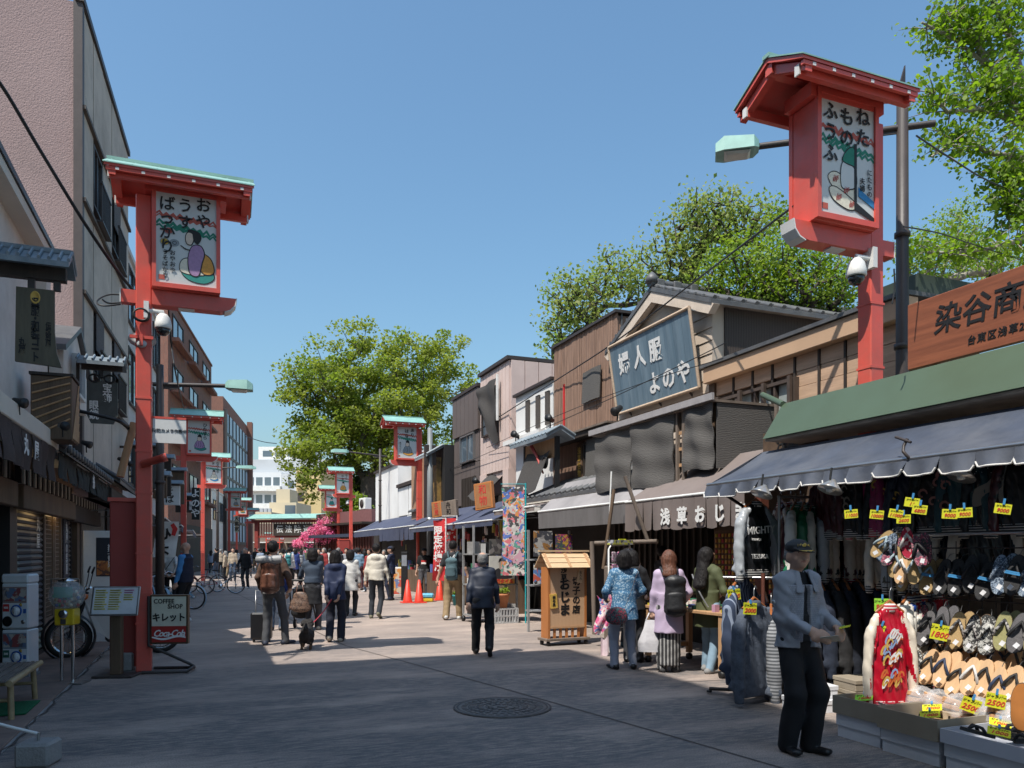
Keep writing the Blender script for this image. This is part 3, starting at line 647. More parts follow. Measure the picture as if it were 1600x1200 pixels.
# tilted sign
r = thing("dress_shop_sign", "large blue grey tilted shop sign with white characters on the gabled house", "sign", (7.85,12.6,4.4))
o = Vector(r.location); A = [Vector((7.93,13.98,4.42)), Vector((7.93,11.13,4.42)), Vector((7.72,11.13,5.78)), Vector((7.72,13.98,5.78))]
up = (A[3]-A[0]).normalized(); nn = Vector((-up.z,0,up.x))
blue_sheet = mat("blue_grey_sheet", (.115,.175,.225), .45, .14, 1.2, stretch=(1,5,.5), dirt=(.26,.33,.38), dscale=1.3, damt=.5)
s7 = 10
for k in range(s7):
 a = A[0].lerp(A[1], k/s7); c = A[0].lerp(A[1], (k+1)/s7); g = Vector((0,-.004,0))
 b = MB(); b.prism([a-o+g, c-o-g, c-o-g+(A[3]-A[0]), a-o+g+(A[3]-A[0])], nn*.035, blue_sheet); b.build("panel", r)
b = MB(); rope = mat("rope_trim", (.48,.36,.26), .9, .2, 40)
for p, q in zip(A, A[1:]+A[:1]): b.tube([p-o+nn*.04, q-o+nn*.04], .03, rope, 6)
b.build("rim", r)
b = MB()
for y in (11.5,12.5,13.6): b.tube([Vector((7.9,y,4.45))-o, Vector((8.05,y,4.3))-o], .02, dark_metal, 6); b.tube([Vector((7.74,y,5.7))-o, Vector((8.05,y,5.5))-o], .02, dark_metal, 6)
b.build("bracket", r)
def on_sign(chars, y0, dy, z, size):
 for i, ch in enumerate(chars):
  t = (z-4.42)/(5.78-4.42); p = A[0].lerp(A[3], t); p.y = y0-dy*i; p += nn*.045
  me = text_mesh(ch, size, white_ink, bold=.03); q = link("lettering", me, r, loc=p-o)
  xa = Vector((0,-1,0)); za = nn; q.rotation_euler = Matrix((xa, za.cross(xa), za)).transposed().to_euler()
on_sign("婦人服", 13.45, .57, 5.32, .43); on_sign("よのや", 12.48, .48, 4.74, .43)
# bamboo blind box below it
r = thing("bamboo_blind", "dark bamboo blinds closing a balcony below the blue tilted sign", "blind", (6.8,11.4,2.6)); o = Vector(r.location)
blind = mat_wave("black_reed", (.125,.117,.11), (.055,.051,.048), 13, 'Z', .95, dist=7, bump=.12)
def blind_panel(ya, yb, z0, z1, X=6.8, bul=.05, ph=0.):
 f = lambda s, v: (X-.02-bul*math.sin(s*3.14)*(.4+.6*v)+.02*math.sin(s*9+v*5+ph)+.012*math.sin(v*17+s*3), ya+(yb-ya)*s, z1+(z0-z1)*v+.025*math.sin(s*6+ph)*v)
 MB().grid(f, 26, 26, blind, True, (.02,0,0)).build("reed_panel", r, loc=-o)
blind_panel(11.56,12.85,2.68,3.70); blind_panel(10.25,11.54,2.64,3.74,ph=2.); blind_panel(9.25,9.98,2.8,3.74,ph=4.,bul=.02)
f = lambda s, v: (6.84+1.1*s, 9.22, 3.74-.95*v); MB().grid(f, 10, 10, blind, True, (0,.02,0)).build("reed_panel", r, loc=-o)
b = MB().box(6.75,7.9,9.2,12.95,3.745,3.78, grey_wood).box(6.80,6.85,9.98,10.05,2.6,3.78, grey_wood).box(6.80,6.85,10.17,10.22,2.6,3.78, grey_wood).box(6.82,7.9,9.9,10.2,2.55,2.6, grey_wood)
for z in (2.9,3.15,3.4): b.box(6.83,6.85,10.05,10.18,z,z+.05, light_wood)
b.box(6.70,6.74,9.15,12.98,3.76,3.86, mat("grey_sheet", (.32,.30,.30), .6)); b.build("timber_frame", r, loc=-o)
MB().box(6.9,7.95,9.3,12.9,2.56,2.6, dark_wood).build("floor_board", r, loc=-o)
# ---- brown board house
r = thing("brown_board_house", "tall house of weathered brown vertical boards with a reed blind over its window", "building", (XF,15.8,0))
bw = mat("brown_boards", (.27,.165,.115), .8, .35, 3, .3, 30, stretch=(1,5,.35), dirt=(.14,.08,.055), dscale=2, damt=.6)
part(r, "wall", MB().box(XF+.03,13,14.22,17.35,0,6.55, bw))
b = MB(); y = 14.2; k = 0
while y < 17.33:
 wd = rnd.uniform(.065,.095); ye = min(y+wd-.006, 17.35); b.box(XF+.001-rnd.uniform(0,.014),XF+.03,y,ye,4.28,6.60, bw); y += wd; k += 1
o_ = part(r, "boards", b); o_["kind"] = "stuff"
part(r, "roof_edge", MB().box(XF-.06,13,14.15,17.40,6.60,6.66, dark_metal)); part(r, "eave_beam", MB().box(XF-.28,XF+.03,14.1,17.4,4.13,4.25, dark_wood).box(XF-.32,XF+.05,14.05,17.45,4.252,4.29, grey_wood))
b = MB()
for k in range(16): x = XF+.1+k*.3; b.box(x,x+.03,14.19,14.218,5.9,6.6, slate)
part(r, "side_sheet", b)
p0, p1 = onX(942,570,XF), onX(913,632,XF); f = lambda s, v: (XF-.06-.02*math.sin(s*5)-.03*v, p0.y+(p1.y-p0.y)*s, p0.z+(p1.z-p0.z)*v)
part(r, "reed_blind", MB().grid(f, 10, 12, blind, True, (.02,0,0)))
part(r, "drain_pipe", MB().box(XF-.03,XF+.0,16.72,16.78,4.35,5.6, red_ink))
window(r, M, 14.35, 15.65, 3.15, 4.05, dark_wood, 3, 1, .06); part(r, "reed_blind", MB().grid(lambda s, v: (XF-.1-.05*v, 14.3+1.1*s, 4.08-.95*v), 6, 8, blind, True, (.02,0,0)))
part(r, "name_board", MB().box(XF-.05,XF-.01,15.72,16.0,3.2,4.05, mid_wood)); t = text("浅草名物", .17, gold_ink, Vector((XF-.055,15.86,3.62))-Vector(r.location), '-x', r, vertical=True, bold=.02, ls=.8)
part(r, "lower_boards", MB().box(XF-.01,XF+.03,16.05,17.35,2.7,4.12, bw))
b = MB(); tile_roof(b, M, 12.95, 16.6, 1.15, 2.78, 0, 3.25, slate, .26); b.box(6.86,6.92,12.95,16.6,2.66,2.74, soff); part(r, "tiled_eave", b)
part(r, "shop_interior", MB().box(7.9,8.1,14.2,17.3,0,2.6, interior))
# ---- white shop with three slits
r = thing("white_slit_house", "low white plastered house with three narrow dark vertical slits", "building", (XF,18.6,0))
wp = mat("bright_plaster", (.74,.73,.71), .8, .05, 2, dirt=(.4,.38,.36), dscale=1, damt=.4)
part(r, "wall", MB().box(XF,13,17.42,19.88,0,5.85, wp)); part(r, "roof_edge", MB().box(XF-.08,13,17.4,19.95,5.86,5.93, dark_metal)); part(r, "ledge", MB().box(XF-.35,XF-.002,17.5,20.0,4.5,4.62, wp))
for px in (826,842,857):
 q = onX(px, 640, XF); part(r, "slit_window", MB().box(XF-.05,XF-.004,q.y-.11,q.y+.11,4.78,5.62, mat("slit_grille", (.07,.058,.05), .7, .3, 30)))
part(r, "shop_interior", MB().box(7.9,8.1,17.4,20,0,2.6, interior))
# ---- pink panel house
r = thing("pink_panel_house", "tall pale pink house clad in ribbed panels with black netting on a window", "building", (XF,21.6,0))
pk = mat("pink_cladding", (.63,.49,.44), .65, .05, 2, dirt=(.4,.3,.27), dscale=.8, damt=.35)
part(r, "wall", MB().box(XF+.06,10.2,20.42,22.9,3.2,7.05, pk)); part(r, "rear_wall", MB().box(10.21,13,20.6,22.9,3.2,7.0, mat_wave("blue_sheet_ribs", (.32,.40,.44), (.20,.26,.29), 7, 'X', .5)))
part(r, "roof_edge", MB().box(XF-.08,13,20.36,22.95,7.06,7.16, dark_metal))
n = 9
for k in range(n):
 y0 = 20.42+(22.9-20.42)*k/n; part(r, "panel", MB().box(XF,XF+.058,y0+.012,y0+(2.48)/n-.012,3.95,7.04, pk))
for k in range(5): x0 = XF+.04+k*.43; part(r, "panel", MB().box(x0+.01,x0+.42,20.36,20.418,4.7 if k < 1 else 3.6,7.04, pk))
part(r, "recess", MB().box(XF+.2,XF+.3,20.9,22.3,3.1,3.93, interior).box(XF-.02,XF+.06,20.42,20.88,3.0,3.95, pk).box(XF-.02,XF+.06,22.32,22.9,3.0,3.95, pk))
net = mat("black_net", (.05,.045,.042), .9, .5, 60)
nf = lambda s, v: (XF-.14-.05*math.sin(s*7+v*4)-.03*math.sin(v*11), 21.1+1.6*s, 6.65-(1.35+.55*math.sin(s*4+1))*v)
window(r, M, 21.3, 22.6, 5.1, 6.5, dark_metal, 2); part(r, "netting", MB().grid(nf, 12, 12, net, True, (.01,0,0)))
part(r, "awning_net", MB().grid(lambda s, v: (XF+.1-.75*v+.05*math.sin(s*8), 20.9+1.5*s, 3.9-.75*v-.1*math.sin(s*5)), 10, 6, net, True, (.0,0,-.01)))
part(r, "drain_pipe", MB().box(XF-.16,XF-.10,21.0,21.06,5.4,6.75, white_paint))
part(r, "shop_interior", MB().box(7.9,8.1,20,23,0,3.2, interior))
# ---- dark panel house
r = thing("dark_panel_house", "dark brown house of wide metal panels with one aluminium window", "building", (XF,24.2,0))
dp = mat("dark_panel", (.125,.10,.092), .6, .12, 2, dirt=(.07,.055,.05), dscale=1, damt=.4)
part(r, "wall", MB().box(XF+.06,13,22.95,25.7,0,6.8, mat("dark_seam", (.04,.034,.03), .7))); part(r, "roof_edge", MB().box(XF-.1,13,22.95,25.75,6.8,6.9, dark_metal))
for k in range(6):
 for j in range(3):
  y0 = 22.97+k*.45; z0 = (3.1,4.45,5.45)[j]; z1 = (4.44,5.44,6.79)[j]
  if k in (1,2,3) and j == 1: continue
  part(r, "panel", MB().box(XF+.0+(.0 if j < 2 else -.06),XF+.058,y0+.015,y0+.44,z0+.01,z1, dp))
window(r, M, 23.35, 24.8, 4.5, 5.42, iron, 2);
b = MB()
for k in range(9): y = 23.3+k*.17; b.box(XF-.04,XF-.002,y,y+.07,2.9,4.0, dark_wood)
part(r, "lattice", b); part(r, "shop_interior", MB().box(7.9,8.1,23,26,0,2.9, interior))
# ---- black shed with framed plaque
r = thing("black_corrugated_house", "black corrugated building with a weathered gilt plaque under its own little roof", "building", (XF,27,0))
blk = mat_wave("black_corrugated", (.03,.029,.03), (.012,.012,.013), 6, 'Y', .55, bump=.5)
part(r, "wall", MB().box(XF-.3,13,25.8,28.6,0,5.3, blk)); part(r, "side_board", MB().box(XF-.28,13,28.65,30.6,0,5.4, mat("ochre_board", (.36,.21,.13), .7, .1, 3)))
part(r, "plaque", MB().box(XF-.48,XF-.31,26.2,27.4,3.2,4.9, mat("gilt_wood", (.12,.07,.03), .6, .5, 5, dirt=(.38,.22,.05), dscale=3, damt=.8)).box(XF-.5,XF-.3,26.1,27.5,3.1,3.2, dark_wood))
b = MB(); tile_roof(b, MR(XF-.3,0), 25.95, 27.65, .6, 4.95, 0, 5.3, mat("zinc_tile", (.25,.29,.31), .4, .1, 4), .2); part(r, "plaque_roof", b)
part(r, "shop_interior", MB().box(7.6,7.69,26,31,0,2.7, interior))
# ---- white low buildings further
r = thing("white_corner_house", "white two level house with panel band and rusty roof beyond the second red lantern", "building", (8.6,38,0))
p = [onX(px, 800, 8.9).y for px in (700,655,622,587)]
part(r, "wall", MB().box(8.96,15,p[0],p[2],0,4.72, mat("seam_grey", (.12,.12,.12), .7))); part(r, "tower_wall", MB().box(8.9,14,p[2]+.02,p[3],0,5.95, wp))
for k in range(4):
 a = p[0]+(p[2]-p[0])*k/4; part(r, "panel", MB().box(8.9,8.955,a+.06,a+(p[2]-p[0])/4-.06,3.3,4.68, wp))
part(r, "roof_edge", MB().box(8.8,14,p[0],p[2],4.73,4.88, dark_metal).box(8.8,14,p[2]+.02,p[3]+.1,5.96,6.07, dark_metal)); part(r, "rusty_roof", MB().prism([(9.2,p[0],4.9),(14,p[0],4.9),(14,p[0],6.1)], (0,p[2]-p[0],0), mat("rust_roof", (.34,.31,.29), .6, .3, 2, dirt=(.30,.12,.05), dscale=1, damt=.9)))
part(r, "rooftop_vent", MB().box(9.6,10.6,p[2]-1.5,p[2]-.3,5.3,6.5, white_paint)); part(r, "name_strip", MB().box(8.5,8.6,p[0]+.8,p[1]+.6,2.75,3.2, white_paint)); part(r, "shopfront", MB().box(8.8,8.89,p[0],p[3],0,3.0, interior))
r = thing("dark_low_shop", "dark timber shop with hanging signs before the white corner house", "building", (8.3,33,0))
part(r, "wall", MB().box(8.3,14,30.7,p[0]-.1,0,3.7, dark_wood)); b = MB(); tile_roof(b, MR(8.3,0), 30.7, p[0]-.1, .7, 3.2, -.3, 3.8, slate, .3); part(r, "tiled_eave", b)
# ---- red brown pavilion under the big tree
r = thing("red_timber_pavilion", "low red brown timber pavilion with slatted walls under the big tree", "building", tuple(dep(520,860,58)))
a, c = dep(497,860,60), dep(582,860,52); Mf = frame((a.x,a.y), (c.x,c.y), (-a.x,-a.y)); U = (c-a).length; redbrown = mat("red_brown_wood", (.085,.034,.027), .6, .2, 3)
r.location = (a.x,a.y,0)
part(r, "wall", MB().box(0,U,-6,0,0,3.5, redbrown, Mf)); part(r, "railing_band", MB().box(-.1,U+.1,-6.1,.1,3.55,4.4, mat("pink_brown", (.19,.085,.085), .6), Mf)); part(r, "roof_edge", MB().box(-.3,U+.3,-6,.9,3.4,3.54, dark_wood, Mf))
for k in range(22): part(r, "slat", MB().box(k*U/22+.05,k*U/22+.16,.02,.09,.3,3.35, mat("slat_red", (.105,.036,.028), .6), Mf))
part(r, "lean_to_roof", MB().prism([Mf @ Vector((-2.2,.6,2.5)), Mf @ Vector((0,.6,3.3)), Mf @ Vector((0,.6,3.2)), Mf @ Vector((-2.2,.6,2.42))], Mf.to_3x3() @ Vector((0,-1.5,0)), grey_wood))
part(r, "awning", MB().box(U*.3,U+.4,.95,1.9,2.5,2.7, mat("dark_blue_awning", (.03,.04,.07), .8), Mf))
r = thing("air_conditioner", "white air conditioner unit on the pavilion roof beside the third lantern", "air conditioner", Mf @ Vector((U-1.8,-.3,4.45))); MB().box(-.5,.5,-.25,.25,0,.8, white_paint, bev=.03).build("casing", r); MB().lathe([(.3,0),(.3,.03),(0,.03)], dark_metal, 14, M=Matrix.Translation((0,-.25,.4)) @ Matrix.Rotation(R(90),4,'X')).build("fan_grille", r)
r.rotation_euler.z = math.atan2(Mf[1][0], Mf[0][0])
# ================================================================== gate across the far end
g0, g1 = dep(398,860,82), dep(506,860,80); Mg = frame((g0.x,g0.y), (g1.x,g1.y), (-g0.x,-g0.y)); U = (g1-g0).length
gate_red = mat("gate_red", (.27,.05,.04), .5, .1, 3)
r = thing("street_gate", "wide vermilion gate with a long green copper roof and dark name board", "gate", (g0.x,g0.y,0))
part(r, "post", MB().box(.1,.5,-.2,.2,0,4.6, gate_red, Mg)); part(r, "post", MB().box(U-.5,U-.1,-.2,.2,0,4.6, gate_red, Mg))
part(r, "roof", MB().prism([Mg @ Vector((-.6,.9,4.95)), Mg @ Vector((-.6,0,5.45)), Mg @ Vector((-.6,-.9,4.95))], Mg.to_3x3() @ Vector((U+1.2,0,0)), copper))
part(r, "beam", MB().box(-.3,U+.3,-.15,.15,4.55,4.85, gate_red, Mg).box(.5,U-.5,-.1,.1,2.95,3.15, gate_red, Mg))
b = MB()
for k in range(24): b.box(.5+k*(U-1)/24,.58+k*(U-1)/24,-.05,.05,3.15,4.55, gate_red, Mg)
part(r, "lattice", b); part(r, "name_board", MB().box(U*.3,U*.86,.16,.3,3.15,4.4, dark_wood, Mg))
for k, ch in enumerate("伝法院通"):
 p_ = Mg @ Vector((U*(.39+.13*k),.32,3.78)); me = text_mesh(ch, .85, mat("silver_print", (.55,.55,.53), .6), bold=.02); q = link("lettering", me, r, loc=p_-Vector(r.location)); q.rotation_euler = (Matrix.Rotation(math.atan2(Mg[1][0], Mg[0][0]), 3, 'Z') @ Matrix.Rotation(R(90), 3, 'X')).to_euler()
# ================================================================== lanterns
sign_white = mat("lantern_panel", (.60,.62,.60), .35, .03, 2, coat=.2)
def ribbon(b, pts, w, m, z=0):
 """flat painted stroke through points (x,z) on the panel plane, y = -z offset"""
 P = [Vector((p[0], p[1])) for p in pts]; vs = []; n = len(P)
 for i, p in enumerate(P):
  d = (P[min(i+1,n-1)]-P[max(i-1,0)]).normalized(); nrm = Vector((-d.y,d.x)); k = w*(.55+.45*math.sin(math.pi*(i+.5)/n))
  vs += [(p.x+nrm.x*k, -z, p.y+nrm.y*k), (p.x-nrm.x*k, -z, p.y-nrm.y*k)]
 b.add(vs, [(2*i,2*i+1,2*i+3,2*i+2) for i in range(n-1)], m)
def blob(b, pts, m, z): b.add([(p[0],-z,p[1]) for p in pts], [tuple(range(len(pts)))], m)
def smooth_loop(pts, n=4):
 out = []; N = len(pts)
 for i in range(N):
  p0, p1, p2, p3 = [Vector(pts[(i+k-1) % N]) for k in range(4)]
  for j in range(n):
   t = j/n; out.append(.5*((2*p1)+(p2-p0)*t+(2*p0-5*p1+4*p2-p3)*t*t+(3*p1-p0-3*p2+p3)*t**3))
 return out
pt = {k: mat("paint_"+k, C3(v), .6, .12, 30) for k, v in dict(red="b8594a", green="1f7d66", teal="2f8f84", purple="a987ad", orange="d79a45", cream="e0dac6", blue="2f7fb4", yellow="c9a93a", grey="8f979b", skin="dcc9b6", crosshatch="a33c34").items()}
def zig(b, x0, x1, z, amp, m, w, lay, seed, sl=0):
 q = random.Random(seed); n = 18; ribbon(b, [(x0+(x1-x0)*i/n, z+sl*(i/n)+amp*(1 if i % 2 else -1)*q.uniform(.3,1)) for i in range(n+1)], w, m, lay)
def art(kind, W, Hh):
 """painting on a panel W wide, Hh high, origin at panel centre"""
 b = MB(); x0, x1 = -W/2, W/2
 zig(b, x0, x1, Hh*.24, .03, pt['red'], .022, .001, kind*3+1, -.06); zig(b, x0, x1, Hh*.24-.03, .025, pt['red'], .014, .0012, kind*3+5, -.06)
 zig(b, x0, x1, Hh*.15, .03, pt['green'], .026, .0014, kind*3+2, -.1); zig(b, x0, x1, Hh*.15-.045, .028, pt['green'], .02, .0016, kind*3+7, -.1)
 S = lambda L_: smooth_loop([(x*W, z*Hh) for x, z in L_])
 def shape(L_, m, lay, out=.007): pts = S(L_); blob(b, pts, m, lay); ribbon(b, pts+pts[:2], out, ink, lay+.0006)
 if kind == 0:      # kneeling lady on a cushion
  shape([(-.08,-.36),(.05,-.44),(.3,-.46),(.46,-.4),(.42,-.33),(.2,-.37)], pt['teal'], .002)
  shape([(-.12,-.3),(-.06,-.22),(.12,-.2),(.3,-.26),(.32,-.36),(.1,-.38),(-.08,-.36)], pt['cream'], .003)
  shape([(.18,-.15),(.3,-.14),(.42,-.2),(.46,-.33),(.3,-.36),(.2,-.28)], pt['orange'], .004)
  shape([(.05,-.12),(.12,-.06),(.24,-.06),(.3,-.14),(.26,-.24),(.2,-.38),(.06,-.37),(.02,-.24)], pt['purple'], .005)
  shape([(-.02,.02),(.0,-.05),(.08,-.06),(.12,0),(.1,.06),(.02,.07)], pt['skin'], .006); shape([(.02,.08),(.06,.1),(.2,.08),(.24,.02),(.18,-.04),(.12,0),(.1,.06)], ink, .007)
  ribbon(b, [(-.1*W,-.08*Hh),(-.02*W,-.11*Hh),(.06*W,-.12*Hh)], .008, ink, .008)
  for cx, cz, m in ((-.36,-.06,pt['yellow']),(-.2,-.06,pt['grey']),(-.3,.06,pt['red'])):
   c = [(cx*W+.05*math.cos(t)*1.1, cz*Hh+.045*math.sin(t)) for t in np.linspace(0, 6.28, 12)[:-1]]; blob(b, c, m, .002); ribbon(b, c+c[:2], .006, pt['grey'], .003); c2 = [(cx*W+.025*math.cos(t), cz*Hh+.022*math.sin(t)) for t in np.linspace(0, 6.28, 9)]; ribbon(b, c2, .004, ink, .0035)
 elif kind == 1:    # sleeper on quilts beside a screen
  shape([(-.36,-.18),(-.2,-.13),(.1,-.22),(.16,-.34),(.0,-.33),(-.24,-.28)], pt['cream'], .002); shape([(-.34,-.28),(-.2,-.26),(.12,-.35),(.16,-.41),(0,-.43),(-.26,-.37)], pt['cream'], .003)
  shape([(-.12,-.08),(-.04,-.02),(.14,-.08),(.16,-.22),(.0,-.26),(-.12,-.24)], sign_white, .004); shape([(-.1,-.02),(.0,.08),(.12,.1),(.16,-.04),(.06,-.05)], pt['green'], .005)
  for cx, cz in ((-.22,-.19),(-.02,-.27),(-.16,-.34),(.08,-.38)):
   for d in (-1, 0, 1): ribbon(b, [(cx*W-.04,cz*Hh+d*.015-.02),(cx*W+.04,cz*Hh+d*.015+.02)], .004, pt['crosshatch'], .0056); ribbon(b, [(cx*W+d*.02,cz*Hh+.035),(cx*W+d*.02-.012,cz*Hh-.035)], .004, pt['crosshatch'], .0058)
  blob(b, [(.12*W,.14*Hh),(.17*W,.14*Hh),(.17*W,-.42*Hh),(.12*W,-.42*Hh)], ink, .0065); blob(b, [(.12*W,-.42*Hh),(.17*W,-.36*Hh),(.5*W,-.46*Hh),(.5*W,-.5*Hh)], ink, .0067)
  blob(b, [(.2*W,-.3*Hh),(.5*W,-.38*Hh),(.5*W,-.32*Hh),(.3*W,-.26*Hh),(.2*W,-.22*Hh)], pt['blue'], .006)
 else:
  q = random.Random(kind); c = pt[['purple','cream','grey','orange','teal'][kind % 5]]; c2 = pt[['teal','blue','orange','green','red'][kind % 5]]
  shape([(-.2,-.36),(.1,-.42),(.34,-.36),(.2,-.31),(-.1,-.31)], c2, .002); shape([(-.22,-.3),(-.12,-.16),(.02,-.1),(.18,-.16),(.26,-.3),(.1,-.35),(-.1,-.34)], c, .003); shape([(-.08,-.1),(-.02,0),(.1,0),(.12,-.1),(.02,-.14)], pt['skin'], .004); shape([(-.06,-.01),(0,.05),(.1,.03),(.12,-.03),(.04,-.02)], ink, .005)
  for k in range(4): x = -.15+.1*k+q.uniform(-.03,.03); ribbon(b, [(x*W,-.17*Hh),((x+.03)*W,-.25*Hh),((x-.02)*W,-.32*Hh)], .006, ink, .0045)
 blob(b, [(-.46*W,-.46*Hh),(-.36*W,-.46*Hh),(-.36*W,-.41*Hh),(-.46*W,-.41*Hh)], pt['red'], .002)
 return b
def lantern(name, label, loc, rz, mirror, kind, words, small=None, detail=True, h=6.63, cabinet=None):
 """local frame: panel looks to -y; arm reaches to +x (or -x when mirrored) from the pole at the origin"""
 s = -1 if mirror else 1; r = thing(name, label, "street lantern", loc, rz, "vermilion street lanterns"); f = lambda x: s*x
 def bx(b, x0, x1, *a, **k): return b.box(f(x0), f(x1), *a, **k)
 b = MB(); bx(b, -.095,.095,-.095,.095,0,6.3, vermilion, bev=.012)
 for z in (.62,1.02,1.55,2.35,2.9,3.6,4.3): bx(b, -.101,.101,-.101,.101,z,z+.025, vermilion)
 b.build("pole", r)
 b = MB(); bx(b, .1,.94,-.16,.16,5.06,6.32, vermilion, bev=.008); b.build("lamp_box", r)
 b = MB(); x0, x1, z0, z1 = .105,.945,5.07,6.42
 for a in ((x0,x1,z1-.05,z1),(x0,x1,z0,z0+.06),(x0,x0+.05,z0+.06,z1-.05),(x1-.05,x1,z0+.06,z1-.05)): bx(b, a[0],a[1],-.215,-.16,a[2],a[3], vermilion); bx(b, a[0],a[1],.16,.215,a[2],a[3], vermilion)
 b.build("panel_frame", r)
 b = MB(); bx(b, .15,.9,-.19,-.165,5.12,6.38, sign_white); bx(b, .15,.9,.165,.19,5.12,6.38, sign_white); pn = b.build("picture_panel", r)
 W, Hh = .74, 1.25; cx, cz = f(.525), 5.75
 if kind < 3 and detail:
  a = art(kind, W, Hh).build("painting", pn); a.location = (cx,-.1915,cz)
 else:
  a = art(kind, W, Hh).build("painting", pn); a.location = (cx,-.1915,cz)
 n = len(words); xs = [cx+W*.28-i*W*.30 for i in range(n)]
 for i, wd in enumerate(words): text(wd, .2 if detail else .16, ink, (xs[i],-.2025,cz+Hh*.5-.09*len(wd)-(.13 if i else .09)), '-y', pn, vertical=True, bold=.014, ls=.74 if len(wd) > 3 else .86)
 for wd, px_, pz in (small or []): text(wd, .075, ink, (cx+px_,-.2025,cz+pz), '-y', pn, vertical=True, bold=.006, ls=.8)
 b = MB(); bx(b, -.27,-.097,-.07,.07,4.86,5.03, vermilion); bx(b, .097,.95,-.10,.10,4.86,5.055, vermilion)
 prof = [(.95,5.055),(1.16,5.055),(1.14,4.96),(1.08,4.89),(.95,4.86)]
 b.prism([(f(x),-.10,z) for x, z in prof], (0,.2,0), vermilion); bx(b, .42,.62,-.06,.06,4.845,4.86, white_paint); b.build("arm", r, fix=True)
 MB().box(f(-.285),f(-.272),-.075,.075,4.855,5.035, white_paint).build("end_cap", r); b = MB()
 pr2 = [(1.163,5.06),(1.143,4.955),(1.083,4.882),(1.0,4.85),(1.0,4.862),(1.075,4.895),(1.13,4.962),(1.15,5.06)]; b.prism([(f(x),-.103,z) for x, z in pr2], (0,.206,0), white_paint); b.build("end_cap", r, fix=True)
 # roof: ridge along x
 x0, x1, zr, ze, d = -.42 if not mirror else -.14,1.36 if not mirror else 1.42,6.72,6.42,.52
 b = MB()
 for sy in (-1, 1):
  prof = [(0,zr-.05),(sy*d*.5,(zr+ze)/2-.03),(sy*d,ze),(sy*d,ze+.035),(sy*d*.5,(zr+ze)/2+.012),(0,zr)]; b.prism([(f(x0),y,z) for y, z in prof], (f(x1)-f(x0),0,0), vermilion, m2=vermilion); prof = [(0,zr+.002),(sy*(d+.012),ze+.032),(sy*(d+.012),ze+.046),(0,zr+.016)]; b.prism([(f(x0-.015),y,z) for y, z in prof], (f(x1+.015)-f(x0-.015),0,0), copper)
 for k in range(7):
  x = x0+.04+(x1-x0-.08)*k/6
  for sy in (-1, 1): b.tube([(f(x),0,zr+.012),(f(x),sy*d*.5,(zr+ze)/2+.022),(f(x),sy*d,ze+.045)], .011, copper, 6)
 bx(b, x0-.02,x1+.02,-.05,.05,zr-.005,zr+.035, copper); b.build("roof", r, fix=True)
 b = MB()
 for sy in (-1, 1):
  bx(b, x0+.05,x1-.05,sy*.40-.03,sy*.40+.03,ze-.10,ze-.0, vermilion); bx(b, x0+.02,x1-.02,sy*.49-.02,sy*.49+.02,ze-.045,ze-.004, vermilion)
  for xx in (x0+.09,x1-.09):
   P = [(f(xx)-.04,0,zr-.16),(f(xx)-.04,sy*.5,ze-.10),(f(xx)-.04,sy*.5,ze-.02),(f(xx)-.04,0,zr-.06)]; b.prism(P, (.08,0,0), vermilion)
 bx(b, x0+.02,x1-.02,-.05,.05,zr-.17,zr-.06, vermilion); bx(b, .02,1.02,-.2,.2,6.322,6.46, vermilion); b.build("roof_timber", r, fix=True)
 b = MB()
 for sy in (-1, 1):
  for k in range(6): x = x0+.15+(x1-x0-.3)*k/5; bx(b, x-.02,x+.02,sy*.512-.003,sy*.512+.003,ze-.04,ze-.008, white_paint)
  bx(b, x0+.03,x0+.049,sy*.40-.032,sy*.40+.032,ze-.102,ze-.0, white_paint); bx(b, x1-.049,x1-.03,sy*.40-.032,sy*.40+.032,ze-.102,ze, white_paint)
 b.build("rafter_end", r)["kind"] = "stuff"
 if cabinet:
  b = MB(); bx(b, *cabinet, .05,2.25, mat("dull_red", (.33,.045,.035), .6, .08, 3, dirt=(.2,.05,.04), damt=.3), bev=.01); bx(b, cabinet[0]-.02,cabinet[1]+.02,cabinet[2]-.02,cabinet[3]+.02,2.25,2.3, vermilion); b.build("cabinet", r)
 return r
LN = "street_lantern"
lantern(LN, "tall vermilion lantern beside the coffee sign, painted with a kneeling lady", (-.785,11.3,0), 0, False, 0, ["おや","うす","ばっかり"], [("おやおや",-.17,-.33),("うそばかり",-.26,-.37)], cabinet=(-.42,-.1,.1,.45))
lantern(LN, "tall vermilion lantern rising behind the green stall roof, painted with a sleeper on quilts", (6.83,6.45,0), 0, True, 1, ["ねた","もの","ふうふ"], [("にたもの",.30,-.22),("夫婦",.20,-.25)])
lantern(LN, "vermilion lantern by the red traffic cones, painted with a purple figure", (7.62,29,0), 0, True, 2, ["あり","はな"], [("色とりどり",-.26,-.2)], False)
lantern(LN, "vermilion lantern with a red cabinet at its foot in front of the big tree", (8.25,47.9,0), 0, True, 3, ["うら","かな"], None, False, cabinet=(.12,.75,-.2,.3))
lantern(LN, "vermilion lantern half hidden behind the third one under the tree", (8.9,57,-.4), 0, True, 4, ["えん"], None, False)
lp = [(287,641,5,["ひたすら"],"second vermilion lantern on the shady side with a small white camera notice below"), (317,708,6,["なりたや","ま"],"third vermilion lantern on the shady side, just behind the second one"), (0,0,0,0,0)]
for px, top, kind, words, lab in lp[:2]:
 d = 1200*5.1/(860-top); p = dep(px,860,d); lantern(LN, lab, (p.x,p.y,0), R(-2), False, kind, words, None, False)
